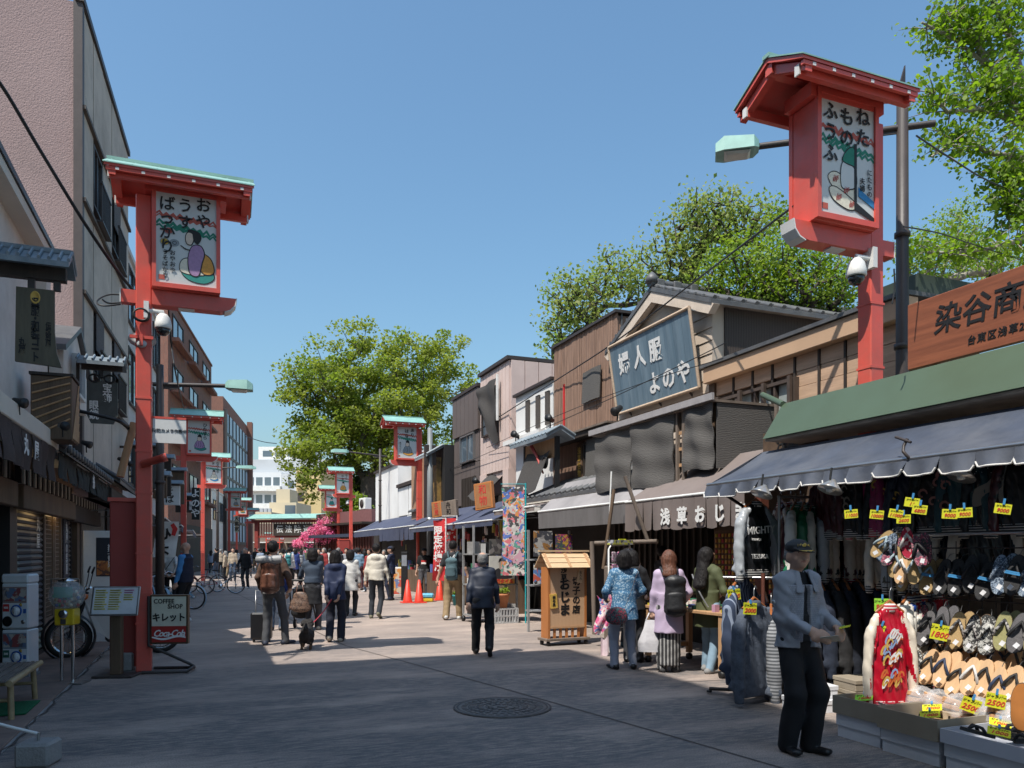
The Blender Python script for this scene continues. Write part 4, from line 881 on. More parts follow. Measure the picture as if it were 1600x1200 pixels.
for i, (px, top, kind, lab) in enumerate([(358,763,7,"vermilion lantern in the shade with dark green roof before the white shop house"), (370,778,8,"pale roofed vermilion lantern between the dark roofed one and the gate"), (386,794,9,"small far vermilion lantern standing next to the gate post")]):
 d = 1200*5.1/(860-top); p = dep(px,860,d); lantern(LN, lab, (p.x,p.y,0), R(-6), False, kind, ["さる"], None, False)
for px, top, lab in ((416,832,"tiny vermilion lantern seen under the gate, nearer its first post"), (437,837,"tiny vermilion lantern seen under the middle of the gate")):
 p = dep(px,860,110); q = lantern(LN, lab, (p.x,p.y,0), R(-8), False, 10, ["と"], None, False); q.scale = (.62,.62,.62)
# ------------------------------------------------------------------ things fixed to the lantern poles
def dome_camera(loc, label, sx):
 r = thing("dome_camera", label, "security camera", loc)
 MB().lathe([(.0,.14),(.05,.135),(.085,.09),(.105,.0),(.108,-.05),(.10,-.06)], white_paint, 20).build("housing", r); MB().lathe([(.092,-.06),(.08,-.11),(.045,-.145),(0,-.155)], mat("black_dome", (.02,.02,.022), .08, coat=.5), 18).build("dome", r)
 MB().tube([(0,0,.1),(0,0,.16),(-sx*.2,0,.16)], .03, white_paint, 8).box(-sx*.2-.03,-sx*.2+.03,-.07,.07,.05,.27, white_paint).build("bracket", r)
dome_camera(tuple(onY(255,507,11.2)), "white dome camera on the pole of the kneeling lady lantern", 1)
dome_camera(tuple(onY(1338,424,6.35)), "white dome camera on the pole of the lantern behind the green stall", -1)
dome_camera(tuple(dep(704,737,29.4)), "small white dome camera under the lantern by the traffic cones", 1)
dome_camera(tuple(dep(543,786,47.5)), "tiny white dome camera under the lantern with the red cabinet", -1)
r = thing("horn_loudspeaker", "grey horn loudspeaker strapped to the pole of the kneeling lady lantern", "loudspeaker", onY(221,540,11.15)); grey_m = mat("grey_plastic", (.22,.23,.24), .5)
MB().lathe([(.05,.0),(.07,-.1),(.17,-.2),(.175,-.2)], mat("grey_light", (.42,.43,.44), .5), 20, M=Matrix.Rotation(R(35),4,'X') @ Matrix.Rotation(R(-90),4,'X') @ Matrix.Rotation(R(180),4,'X'), sx=1.0, sy=.62).lathe([(0,-.19),(.165,-.195)], black, 20, M=Matrix.Rotation(R(35),4,'X') @ Matrix.Rotation(R(-90),4,'X') @ Matrix.Rotation(R(180),4,'X'), sy=.62).build("horn", r)
MB().box(-.14,.14,.02,.06,.1,.14, vermilion).box(-.02,.02,-.05,.05,.0,.14, vermilion).build("bracket", r)
r = thing("bullet_camera", "red tube camera pointing sideways from the lantern pole above the red cabinet", "security camera", onY(240,720,11.15))
Mc = Matrix.Rotation(R(-20),4,'Y') @ Matrix.Rotation(R(90),4,'Y'); MB().lathe([(0,-.16),(.045,-.16),(.05,.1),(.055,.1),(.055,.17)], vermilion, 14, M=Mc).build("housing", r); MB().lathe([(.05,.168),(0,.165)], black, 14, M=Mc).build("lens", r); MB().tube([(-.02,.02,-.03),(-.1,.06,-.04)], .015, dark_metal).build("bracket", r)
r = thing("cable_coil", "coil of black cable hung on the lantern pole above the loudspeaker", "cable", onY(221,492,11.15)); b = MB()
for k in range(3): b.tube([(.1*math.cos(t)*(1-.06*k), -.01*k, .085*math.sin(t)*(1-.05*k)) for t in np.linspace(0, 6.29, 20)], .012, black, 6)
b.build("loop", r)
def notice(label, a, c, wds, size):
 r = thing("camera_notice", label, "sign", a.lerp(c, .5)); w = (c-a).length/2; ang = math.atan2(c.y-a.y, c.x-a.x); r.rotation_euler.z = ang
 MB().box(-w,w,-.012,.012,-.16,.16, white_paint).build("board", r); text(wds, size, ink, (0,-.015,0), '-y', r, bold=.012); MB().box(-w-.1,w,-.015,.015,.16,.19, vermilion).build("arm", r)
notice("white notice 防犯カメラ作動中 on a red arm beside the tall lantern pole", onY(239,673,11.25), onY(291,675,11.25), "防犯カメラ作動中", .054)
d = 1200*5.1/(860-641); notice("small white notice on the pole of the second shady lantern", dep(296,790,d), dep(314,790,d), "防犯カメラ", .09)
# ------------------------------------------------------------------ street lamps
def street_lamp(label, base, h, arm, toward, head=.62, hz=0., polemat=None):
 r = thing("street_lamp", label, "street lamp", base); pm_ = polemat or dark_metal; u = Vector(toward).normalized(); b = MB()
 b.lathe([(.085,0),(.075,h*.55),(.065,h+.35)], pm_, 12).lathe([(.095,h*.6),(.095,h*.6+.06)], pm_, 12).lathe([(.09,h*.8),(.09,h*.8+.05)], pm_, 12); b.build("pole", r)
 MB().tube([-u*.35+Vector((0,0,h-.03)), u*arm+Vector((0,0,h+hz))], .04, pm_, 8).prism([Vector((0,-.015,h-.1))+u*.05, Vector((0,-.015,h-.1))+u*.3, Vector((0,-.015,h-.02))+u*.4, Vector((0,-.015,h-.02))+u*.05], (0,.03,0), pm_).build("arm", r)
 a = u*arm+Vector((0,0,h+hz)); s_ = Vector((-u.y,u.x,0)); b = MB(); P = []
 for t, w, z0, z1 in ((0,.07,-.04,.05),(.12,.15,-.06,.10),(.8,.17,-.07,.12),(1,.13,-.07,.05)):
  c = a+u*head*t; P.append([c-s_*w+Vector((0,0,z0)), c-s_*w*.75+Vector((0,0,z1)), c+s_*w*.75+Vector((0,0,z1)), c+s_*w+Vector((0,0,z0))])
 vs = sum(P, []); fs = [(0,1,2,3),(15,14,13,12)]
 for i in range(3):
  for k in range(4): q = i*4; fs.append((q+k, q+4+k, q+4+(k+1) % 4, q+(k+1) % 4))
 b.add(vs, fs, copper); b.build("lamp_head", r, fix=True)
 c = a+u*head*.5+Vector((0,0,-.075)); MB().add([c-u*head*.3-s_*.11, c+u*head*.3-s_*.13, c+u*head*.3+s_*.13, c-u*head*.3+s_*.11, c-u*head*.24-s_*.08+Vector((0,0,-.03)), c+u*head*.24-s_*.08+Vector((0,0,-.03)), c+u*head*.24+s_*.08+Vector((0,0,-.03)), c-u*head*.24+s_*.08+Vector((0,0,-.03))], [(0,1,5,4),(1,2,6,5),(2,3,7,6),(3,0,4,7),(4,5,6,7)], mat("lens_pale", (.6,.6,.55), .3)).build("lens", r)
 return r
pl = onY(1410,500,6.75)
street_lamp("tall brown lamp post with its green lamp reaching out behind the sleeper lantern", (pl.x,6.75,0), onY(1410,195,6.75).z, 1.62, (-.81,.58,0), .52, -.05)
b = MB(); tp = onY(1410,130,6.75); b.prism([(-.05,0,0),(.05,0,0),(.05,0,.42),(-.02,0,.22)], (0,.02,0), dark_metal); b.build("finial", [o for o in COL.objects if o.name.startswith("street_lamp")][-1], loc=(0,0,onY(1410,195,6.75).z+.3))
p = onX(250,700,-.35); q = onY(250,598,p.y)
d0 = 14.5; p = dep(250,860,d0); street_lamp("brown lamp post just behind the red cabinet with a green lamp over the street", (p.x,p.y,0), 1.6+261/1200*d0, 88/1200*d0+.1, (1,-.1,0), .5, .02)
p = dep(594,860,40); street_lamp("slim dark lamp post between the two sunny lanterns, lamp over the street", (p.x,p.y,0), 1.6+148/1200*40, 1.6, (-1,.1,0), .9, .15)
p = dep(568,860,60); street_lamp("dark lamp post beside the lantern with red cabinet, lamp over the street", (p.x,p.y,0), 1.6+87/1200*60, 1.8, (-1,.1,0), 1.0, .1)
p = dep(340,860,44); street_lamp("far shady lamp post with a pale green lamp by the glass office", (p.x,p.y,0), 1.6+128/1200*44, 1.0, (1,-.1,0), 1.1, .1)
r = thing("utility_pole", "tall grey steel pole right beside the second sunny lantern", "pole", dep(672,860,27)-Vector((0,0,1.6))); MB().lathe([(.13,0),(.11,3.2),(.09,5.9)], mat("grey_steel", (.17,.19,.21), .5, .1, 3, dirt=(.3,.25,.1), dscale=1, damt=.2), 12).lathe([(.14,2.6),(.14,2.75)], iron, 12).build("shaft", r); MB().box(-.2,.2,-.08,.08,4.6,5.3, dark_metal).build("box", r)
# ------------------------------------------------------------------ wires
def cable(label, pts, rr, m=black, nm="overhead_cable"):
 p0 = Vector(pts[0]); c = [Vector(p)-p0 for p in pts]; out = []
 for i in range(len(c)-1):
  for k in range(8):
   t = k/8; a = c[max(i-1,0)]; b_ = c[i]; d = c[i+1]; e = c[min(i+2,len(c)-1)]; out.append(.5*((2*b_)+(d-a)*t+(2*a-5*b_+4*d-e)*t*t+(3*b_-a-3*d+e)*t**3))
 out.append(c[-1]); b = MB().tube(out, rr, m, 6); return b.build(nm, None, label, "cable", None, loc=p0)
cable("thick black cable sagging from the pink building to the tall lantern pole", [dep(-60,60,8.0), dep(0,130,8.5), dep(60,230,9), dep(130,345,9.6), dep(185,425,10.2), dep(221,468,10.9)], .022)
cable("black cable looping off the lantern pole under its arm", [dep(160,468,10.6), dep(175,474,10.8), dep(221,466,11.0), dep(175,460,10.9), dep(152,470,10.7), dep(165,478,10.6), dep(222,470,11.0)], .012)
cable("thick black hose reaching from the shop eave to the lantern pole", [dep(40,628,9.8), dep(90,636,9.9), dep(150,648,10), dep(190,660,10.2), dep(211,682,11)], .025)
cable("long wire from the sleeper lantern down across the gabled house", [onY(1240,322,6.6), onX(1085,440,7.6), onX(960,535,7.7), onX(860,600,7.9), onX(720,690,8)], .014)
cable("thin wire across the blue sign and brown boards", [onX(1135,535,7.6), onX(1085,560,7.6), onX(960,620,7.6), onX(860,665,7.8), onX(700,735,7.9)], .008)
cable("lower thin wire running under the tilted sign wording", [onX(1130,560,7.6), onX(1000,600,7.6), onX(870,650,7.7), onX(760,700,7.9)], .007)
cable("wire from the lamp post bracket to a tree", [dep(1432,212,7.4), dep(1490,250,8), dep(1550,285,9), dep(1640,320,11)], .009)
cable("thin wire from lamp post to tree lower down", [dep(1412,354,7.4), dep(1470,365,8), dep(1530,385,9), dep(1640,420,11)], .007)
cable("far wire between the glass office and the big tree", [dep(384,682,90), dep(410,690,80), dep(432,693,70)], .04)
cable("wire hanging down from the arm of the tall lantern", [dep(263,480,11.2), dep(268,540,11.6), dep(278,600,12.5), dep(288,640,26)], .012)
cable("thin wire dangling beside the lamp post", [dep(1397,420,7.2), dep(1398,450,7.2), dep(1394,475,7.2)], .008)
# ================================================================== trees
def leaf_mat(name, c, c2, tr=.45):
 m = bpy.data.materials.new(name); m.use_nodes = True; nt = m.node_tree; b = nt.nodes["Principled BSDF"]; N = nt.nodes.new; L = nt.links.new
 at = N("ShaderNodeAttribute"); at.attribute_name = "tint"; cr = N("ShaderNodeMix"); cr.data_type = 'RGBA'; L(at.outputs["Fac"], cr.inputs[0]); cr.inputs[6].default_value = (*c, 1); cr.inputs[7].default_value = (*c2, 1)
 L(cr.outputs[2], b.inputs["Base Color"]); b.inputs["Roughness"].default_value = .55; b.inputs["Specular IOR Level"].default_value = .3
 t = N("ShaderNodeBsdfTranslucent"); h = N("ShaderNodeHueSaturation"); h.inputs["Value"].default_value = 1.5; h.inputs["Saturation"].default_value = 1.15; L(cr.outputs[2], h.inputs["Color"]); L(h.outputs[0], t.inputs[0]); ms = N("ShaderNodeMixShader"); ms.inputs[0].default_value = tr
 L(b.outputs[0], ms.inputs[1]); L(t.outputs[0], ms.inputs[2]); L(ms.outputs[0], nt.nodes["Material Output"].inputs[0]); return m
def leaves(centres, radii, per, size, seed, tint, up=.35, shape=6, along=None):
 """leaf sized faces scattered through clusters; centres (N,3), radii (N,)"""
 q = np.random.RandomState(seed); N = len(centres); K = N*per
 off = q.normal(size=(K, 3)); off /= np.linalg.norm(off, axis=1)[:, None]; off *= (q.rand(K)**.45)[:, None]
 rr = np.repeat(radii, per)[:, None]; P = np.repeat(centres, per, 0)+off*rr*np.array([1,1,.75])
 n = q.normal(size=(K, 3)); n[:, 2] = np.abs(n[:, 2])+up; n /= np.linalg.norm(n, axis=1)[:, None]
 a = np.cross(n, q.normal(size=(K, 3))); a /= np.linalg.norm(a, axis=1)[:, None]; b = np.cross(n, a)
 s = size*(.65+.7*q.rand(K))[:, None]
 if shape == 4: T = [(-.5,0,0),(0,-.34,.06),(.5,0,0),(0,.34,.06)]
 else: T = [(-.5,0,0),(-.12,-.36,.08),(.34,-.3,.06),(.5,0,0),(.34,.3,.06),(-.12,.36,.08)]
 V = np.stack([P+a*s*x+b*s*y+n*s*z for x, y, z in T], 1).reshape(-1, 3); F = np.arange(K*len(T)).reshape(K, len(T))
 me = bpy.data.meshes.new("crown"); np_mesh(me, V, F)
 tv = np.clip(np.repeat(np.repeat(q.rand(N), per)*.6+q.rand(K)*.4+tint, len(T)), 0, 1)
 at = me.attributes.new("tint", 'FLOAT', 'POINT'); at.data.foreach_set("value", tv.astype('f4')); return me
def tree(label, base, th, ells, ncl, per, size, cr, lm, bark, seed, name="tree", group=None, r0=.05, surf=.55, shape=6, tint=0., mind=.9, fork=.75):
 q = np.random.RandomState(seed); base = np.array(base, float); C = []; tries = 0
 vol = np.array([e[1][0]*e[1][1]*e[1][2] for e in ells]); vol = vol/vol.sum()
 while len(C) < ncl and tries < ncl*60:
  tries += 1; e = ells[q.choice(len(ells), p=vol)]; d = q.normal(size=3); d /= np.linalg.norm(d); d *= surf+(1-surf)*q.rand() if q.rand() < .8 else q.rand()
  p = np.array(e[0])+d*np.array(e[1])*(1+.08*q.normal())
  if C and np.min(np.linalg.norm(np.array(C)-p, axis=1)) < mind*cr: continue
  C.append(p)
 C = np.array(C); rad = cr*(.6+.7*q.rand(len(C)))
 r = thing(name, label, "tree", tuple(base), 0, group)
 me = leaves(C-base, rad, per, size, seed+5, tint, shape=shape); me.materials.append(lm); link("crown", me, r)
 # skeleton: each cluster joins the nearest node that is closer to the trunk
 top = base+np.array([0,0,th]); nodes = [base, base+np.array([0,0,th*.5]), top]; par = [-1, 0, 1]
 order = np.argsort(np.linalg.norm(C-top, axis=1)); nl = len(nodes)
 for i in order:
  A = np.array(nodes[2:]); dcost = np.linalg.norm(A-C[i], axis=1)+.25*np.linalg.norm(A-top, axis=1); j = int(dcost.argmin())+2
  mid = nodes[j]*(1-fork*.6)+C[i]*fork*.6+np.array([0,0,-.12])*np.linalg.norm(nodes[j]-C[i])+q.normal(size=3)*.06*np.linalg.norm(nodes[j]-C[i])
  nodes.append(mid); par.append(j); nodes.append(C[i]); par.append(len(nodes)-2)
 w = np.ones(len(nodes))
 for i in range(len(nodes)-1, 0, -1): w[par[i]] += w[i]
 b = MB(); t = MB()
 for i in range(1, len(nodes)):
  ra = r0*math.sqrt(w[par[i]])*.32 if par[i] > 1 else r0*math.sqrt(w[0])*.36; rb = max(r0*math.sqrt(w[i])*.32, r0*.25)
  (t if i < 3 else b).tube([Vector(nodes[par[i]]-base), Vector(nodes[i]-base)], min(ra, rb*1.8), bark, 9 if i < 3 else 5, rb, caps=False)
 t.build("trunk", r); b.build("limbs", r); return r
bark = mat("bark", (.085,.07,.058), .95, .3, 8, .6, 30); bark_light = mat("bark_pale", (.30,.27,.235), .9, .3, 8, .5, 30)
zel = leaf_mat("zelkova_leaf", (.15,.225,.04), (.28,.31,.07), .55); gink = leaf_mat("ginkgo_leaf", (.14,.25,.035), (.23,.32,.055), .55); cher = leaf_mat("cherry_leaf", (.19,.285,.065), (.28,.29,.10), .5); brt = leaf_mat("bright_leaf", (.15,.255,.035), (.26,.33,.065)); dkl = leaf_mat("dark_leaf", (.03,.052,.018), (.06,.085,.028))
def E(px, py, d, rx, rz, ry=None): p = dep(px, py, d); k = d/1200; return (tuple(p), (rx*k, (ry or rx*.8)*k, rz*k))
D = 62
tree("big spreading zelkova with fresh green leaves over the far end of the street", dep(575,860,D)*1.0-Vector((0,0,1.6)), 7.5, [E(600,600,D,125,95), E(520,640,D,85,85), E(690,590,D,70,70), E(545,700,D,110,60), E(650,690,D,90,65), E(475,735,D-3,52,40), E(480,610,D,42,55)], 430, 110, .27, 1.0, zel, bark, 3, "zelkova_tree", r0=.06, surf=.5, shape=4, mind=.55, tint=.05)
D = 66
tree("dark evergreen tree standing under the big zelkova behind the pavilion", dep(588,860,D)-Vector((0,0,1.6)), 3, [E(590,790,D,45,60), E(560,760,D,35,40), E(610,830,D,40,40)], 70, 220, .25, 1.0, dkl, bark, 8, "evergreen_tree", shape=4, mind=.5)
tree("small bright green tree beside the red cabinet lantern", dep(540,860,58)-Vector((0,0,1.6)), 2.5, [E(545,800,58,28,40), E(563,820,58,20,28)], 40, 160, .2, .7, brt, bark, 9, "small_tree", shape=4, mind=.5)
D = 22
tree("loose cherry tree with reddish young leaves behind the brown board house", tuple(onX(905,560,13.5)*1.0)[:2]+(0,), 5, [E(905,470,24,62,48), E(965,430,24,55,32), E(870,520,24,34,46), E(1010,450,24,40,40)], 150, 26, .125, .55, cher, bark, 21, "cherry_tree", "cherry trees behind the houses", r0=.035, surf=.4, shape=4, mind=.55)
p = onX(1085,480,12.5)
tree("cherry tree with bronze leaves and dark forked limbs behind the gabled house", (p.x+.3,p.y+.6,0), 5.5, [E(1075,385,17,45,60), E(1120,340,17,65,38), E(1060,430,17,44,36), E(1175,350,17,50,38), E(1030,400,17,30,40)], 190, 26, .088, .42, cher, bark, 22, "cherry_tree", "cherry trees behind the houses", r0=.03, surf=.35, shape=4, mind=.55)
tree("bright green leafy tree behind the sleeper lantern pole", tuple(dep(1235,500,15))[:2]+(0,), 4.0, [E(1225,425,15,70,62), E(1180,460,15,60,48), E(1300,440,15,60,62), E(1220,340,15,30,40), E(1150,410,15,50,50), E(1110,440,15,40,40)], 240, 48, .07, .36, brt, bark, 23, "leafy_tree", r0=.03, surf=.35, shape=4, mind=.5)
tree("thin light green trees showing between lamp post and ginkgo", tuple(dep(1500,500,15))[:2]+(0,), 3.6, [E(1450,400,15,50,45), E(1500,365,16,32,62), E(1560,410,15,55,28)], 85, 80, .06, .36, brt, bark_light, 24, "leafy_tree", r0=.026, surf=.3, shape=4, mind=.6)
# ginkgo over the stall roof: limbs reaching in from beyond the frame
r = thing("ginkgo_tree", "ginkgo branches with fan leaves reaching over the green stall", "tree", tuple(dep(1760,860,10.5)-Vector((0,0,1.6)))); o = Vector(r.location)
limbs = [[(1760,420,10.5),(1700,230,10.3),(1600,140,10.1),(1540,100,10),(1490,60,9.9),(1440,35,9.8)], [(1700,300,10.3),(1610,200,10),(1540,170,9.8),(1480,175,9.6),(1450,140,9.5)], [(1720,330,10.3),(1620,250,9.9),(1550,240,9.7),(1500,215,9.6),(1455,245,9.5)], [(1600,140,10.1),(1580,60,10),(1550,0,9.9),(1530,-50,9.8)], [(1540,100,10),(1520,50,9.9),(1480,20,9.9)], [(1700,260,10.3),(1640,100,10),(1610,20,10),(1620,-60,10)],
  [(1740,400,10.4),(1650,360,9.8),(1560,385,9.5),(1500,395,9.3),(1450,395,9.2)], [(1650,360,9.8),(1600,330,9.7),(1560,310,9.6)], [(1610,200,10),(1570,140,9.8),(1520,130,9.7)], [(1620,250,9.9),(1590,290,9.7),(1560,270,9.6)]]
q = np.random.RandomState(5); b = MB(); C = []
for L_ in limbs:
 P = [dep(*p)-o for p in L_]; b.tube(P, .055, bark_light, 7, .012)
 n = 26
 for k in range(n):
  t = (.22+.78*k/n)*(len(P)-1.001); i = int(t); c = P[i].lerp(P[i+1], t-i); C.append(np.array(c)+q.normal(size=3)*.05)
  for m_ in range(2):
   d = Vector(q.normal(size=3)); d.z = d.z*.5+.15; d = d.normalized()*q.uniform(.2,.52); b.tube([c, c+d*.55+Vector((0,0,.03)), c+d], .010, bark_light, 4, .003); C += [np.array(c+d*.5), np.array(c+d*.8), np.array(c+d)]
b.build("limbs", r); me = leaves(np.array(C), np.full(len(C), .15), 6, .058, 4, .05, .1, 6); me.materials.append(gink); link("crown", me, r)
MB().tube([(0,0,0), Vector(limbs[0][0][:0] or (0,0,4)), dep(1760,420,10.5)-o, dep(1760,-40,10.5)-o], .2, bark_light, 10, .1).build("trunk", r)
# pink artificial blossom hung over the far shops
pinkm = leaf_mat("pink_blossom", (.72,.12,.32), (.85,.38,.48), .3); q = np.random.RandomState(2); D = 57
C = []
for px, py, n, s in ((508,826,26,13),(490,835,20,12),(478,842,14,8),(466,850,12,7),(520,836,14,10)):
 for k in range(n): C.append(np.array(dep(px+q.normal()*s*.55, py+q.normal()*s*.6, D+q.normal()*.5)))
C = np.array(C); r = thing("blossom_garland", "mass of pink artificial blossom hung above the far shop fronts", "decoration", tuple(C.mean(0))); me = leaves(C-C.mean(0), np.full(len(C), .33), 36, .13, 6, 0, shape=4); me.materials.append(pinkm); link("blossoms", me, r)
b = MB()
for px in (470,490,510): b.tube([dep(px,878,D)-Vector(r.location), dep(px+2,840,D)-Vector(r.location)], .05, dark_wood)
b.build("stems", r)
r = thing("green_blossom_garland", "smaller pink artificial blossom lower beside the crowd", "decoration", tuple(dep(470,868,60))); C = q.normal(size=(10,3))*.35; me = leaves(C, np.full(10,.3), 30, .14, 7, 0, shape=4); me.materials.append(pinkm); link("blossoms", me, r); r.name = "blossom_garland"
# ================================================================== green stall
green_sheet = mat("green_sheet", (.070,.102,.060), .45, .06, 2, dirt=(.07,.11,.075), dscale=1, damt=.4)
navy_can = mat("navy_canvas", (.044,.055,.082), .75, .2, 3, .5, 7, dirt=(.13,.135,.15), dscale=1.2, damt=.5); white_trim = mat("white_trim", (.6,.58,.55), .8)
r = thing("green_roofed_stall", "open clothes and sandal stall with a wide green fascia", "market stall", (6.4,5.2,0))
part(r, "fascia", MB().prism([(6.16,7.42,2.93),(6.46,7.42,3.37),(6.52,7.42,3.37),(6.52,7.42,2.93)], (0,-4.6,0), green_sheet))
part(r, "roof", MB().box(6.53,8,2.8,7.40,3.20,3.30, green_sheet).box(6.2,8,2.8,7.42,2.9,2.926, inside_beige))
part(r, "roof_pipe", MB().tube([onX(1192,617,6.9), onX(1224,632,6.45)], .04, green_sheet, 8))
part(r, "back_wall", MB().box(7.9,7.99,2.6,7.5,0,2.9, inside_beige)); part(r, "side_wall", MB().box(7.0,7.9,7.42,7.5,0,2.9, inside_beige)); part(r, "end_wall", MB().box(6.2,7.9,2.5,2.58,0,2.9, interior))
for y in (7.35,5.0,2.9): part(r, "post", MB().box(6.95,7.02,y-.035,y+.035,0,2.9, dark_metal))
MB().box(8,13,2.6,7.4,3.3,4.15, mat("green_block", (.05,.07,.045), .6)).build("upper_storey", r, loc=-Vector(r.location)) if False else None
part(r, "upper_block", MB().box(8.05,9.15,6.88,7.7,4.76,4.98, mat("dark_green_trim", (.045,.06,.045), .5)))
# shop board with brush lettering standing on the roof
r = thing("wooden_shop_board", "reddish wooden shop board with black brush characters on the stall roof", "sign", (6.75,5.0,3.3)); o = Vector(r.location)
redwood = mat("red_sign_wood", (.26,.085,.04), .5, .3, 2.2, .08, 20, stretch=(1,.5,7), dirt=(.15,.04,.02), dscale=1.5, damt=.4)
za, zb = 3.46, 4.13
MB().box(-.03,.03,2.2-5,5.87-5,za-3.3,zb-3.3, redwood, bev=.006).build("board", r);
for y in (5.6,4.6,3.3): MB().box(.03,.07,y-5.03,y-4.97,0,zb-3.35, dark_metal).build("support", r)
sh_ = mat("brush_ink", (.014,.013,.013), .5)
for i, ch in enumerate("染谷商店"):
 text(ch, .30, sh_, (-.034,5.41-.30*i-5,3.855-3.3), '-x', r, bold=.014, shear=.12)
text("台東区浅草2-3-2", .092, sh_, (-.034,4.83-5,3.585-3.3), '-x', r, bold=.012, shear=.12, cs=1.2)
# awning
r = thing("navy_awning", "faded navy canvas awning with white scalloped edge on the green stall", "awning", (6.3,5.2,2.8)); o = -Vector(r.location)
f = lambda s, v: (6.3-.82*v-.0*s, 7.58-4.7*s, 2.80-.43*v-.05*math.sin(v*3.14)*(.7+.3*math.sin(s*9.4))-.012*math.sin(s*45)*v)
MB().grid(f, 60, 8, navy_can, True, (0,0,-.008)).build("canopy", r, loc=o)
b = MB().tube([(5.49,7.58,2.37),(5.49,2.9,2.37)], .022, iron, 8); b.build("front_bar", r, loc=o)
nsc = 15; sc_w = 4.66/nsc; vz = 2.36
for k in range(nsc):
 y0 = 7.58-k*sc_w
 def fv(s, v, y0=y0, k=k):
  e = abs(2*s-1); cut = .135+.015*math.sin(k*2.1)-.045*max(0, e-.84)/.16
  return (5.475-.035*v-.03*math.sin(s*6.28+k)*v, y0-sc_w*s, vz-cut*v)
 fl = MB().grid(fv, 14, 3, navy_can, True, (.006,0,0)).build("scallop", r, loc=o)
 MB().tube([Vector(fv(s/14,1))+Vector((-.002,0,-.004)) for s in range(15)], .0085, white_trim, 5).build("binding", fl)
f = lambda s, v: (6.3-.8*s, 7.60+.006*v, 2.80-.43*s-.16*v*(.3+.7*s)); MB().grid(f, 8, 3, navy_can, True, (0,-.006,0)).build("side_flap", r, loc=o)
MB().tube([(5.52,7.5,2.34),(6.4,7.42,1.85)], .02, black, 8).build("strut", r, loc=o)
hook = MB(); hp = onX(1418,702,5.5); hook.tube([(0,.0,.09),(-.02,.02,.03),(-.05,0,-.02),(-.03,-.04,-.08),(.0,-.02,-.10)], .014, dark_metal, 6).tube([(0,.12,.12),(-.03,-.06,.05)], .012, dark_metal, 6); hook.build("clamp", r, loc=Vector(hp)+o)
for px, py in ((1190,772),(1297,765),(1502,745)):
 p = dep(px, py, 7.7 if px < 1250 else 7.0 if px < 1400 else 6.3); q = thing("work_lamp", "round metal reflector lamp hanging under the navy awning, "+{1190:"nearest the strut",1297:"in the middle",1502:"nearest the sandal rack"}[px], "lamp", p, 0, "lamps under the awning"); MB().lathe([(.02,.1),(.035,.08),(.11,.0),(.112,-.006)], mat("alu_reflector", (.55,.53,.5), .3, metal=.8), 18, M=Matrix.Rotation(R(25),4,'Y')).build("reflector", q); MB().lathe([(0,-.03),(.03,-.02),(.035,.0),(.02,.06),(0,.07)], white_paint, 10).build("bulb", q); MB().tube([(0,0,.09),(.02,0,.2)], .01, black).build("stem", q)
# ------------------------------------------------------------------ jackets on hangers
def jacket_meshes():
 I = Implicit()
 fold = lambda P, s: .005*np.sin(P[..., 0]*55+2*np.sin(P[..., 2]*6+s)+s)*np.clip(-P[..., 2]*3, 0, 1)+.0022*np.sin(P[..., 0]*120+P[..., 2]*25+s)+.0018*np.sin(P[..., 2]*60+P[..., 0]*70+s*2)
 I.grp('torso', 'A', .012, 0, 30, 3); I.grp('hem', 'C', .01); I.grp('collar', 'C', .02)
 I.put('torso', 'tor', (0,0,-.02), (0,0,-.16), .15,.205,.028,.05,(1,0,0)); I.put('torso', 'tor', (0,0,-.14), (0,0,-.60), .205,.20,.05,.055,(1,0,0)); I.put('torso', 'cap', (-.07,0,.0), (.07,0,.0), .035,.035)
 I.put('hem', 'tor', (0,0,-.60), (0,0,-.68), .19,.18,.06,.055,(1,0,0), True); I.put('collar', 'tor', (0,0,.01), (0,0,.06), .075,.065,.05,.045,(1,0,0), True)
 for s, n in ((-1,'sl'),(1,'sr')):
  I.grp(n, 'B', .012, 0, 30, 5+s, part='sleeve'+n); I.put(n, 'tor', (s*.14,0,-.045), (s*.215,-.01,-.16), .042,.05,.04,.052,(1,0,.3)); I.put(n, 'tor', (s*.215,-.01,-.15), (s*.243,-.02,-.40), .050,.046,.054,.05,(1,0,0)); I.put(n, 'tor', (s*.243,-.02,-.39), (s*.244,-.03,-.63), .046,.044,.05,.045,(1,0,0))
  I.grp(n+'c', 'C', .02, part='sleeve'+n); I.put(n+'c', 'tor', (s*.244,-.03,-.63), (s*.243,-.033,-.71), .038,.034,.038,.036,(1,0,0), True)
  I.grp(n+'t', 'D', .02, part='sleeve'+n); I.put(n+'t', 'tor', (s*.11,-.0,.0), (s*.268,-.015,-.60), .014,.014,.046,.046,(1,0,.3))
 ev0 = I.ev
 def ev(G, P): return ev0(G, P)+fold(P, G['seed'])*(0 if G['m'].name == '_C' else 1)
 I.ev = ev
 for g in I.g.values(): g['m'] = MATS.setdefault('_'+g['m'], bpy.data.materials.new('_'+g['m']))
 return I.meshes(.0125)
JM = jacket_meshes(); JC = {}
hanger_w = mat("hanger_wood", (.35,.12,.04), .4, .1, 5)
def ribmat(a, c): return mat_wave("rib_%02x%02x%02x" % tuple(int(x*255) for x in a)+"%02x%02x%02x" % tuple(int(x*255) for x in c), a, c, 14, 'Z', .8, thr=.62)
def satin(h, ro=.32, nm=None): return mat("satin_"+h, C3(h), ro, .12, 6, .25, 14, spec=.6)
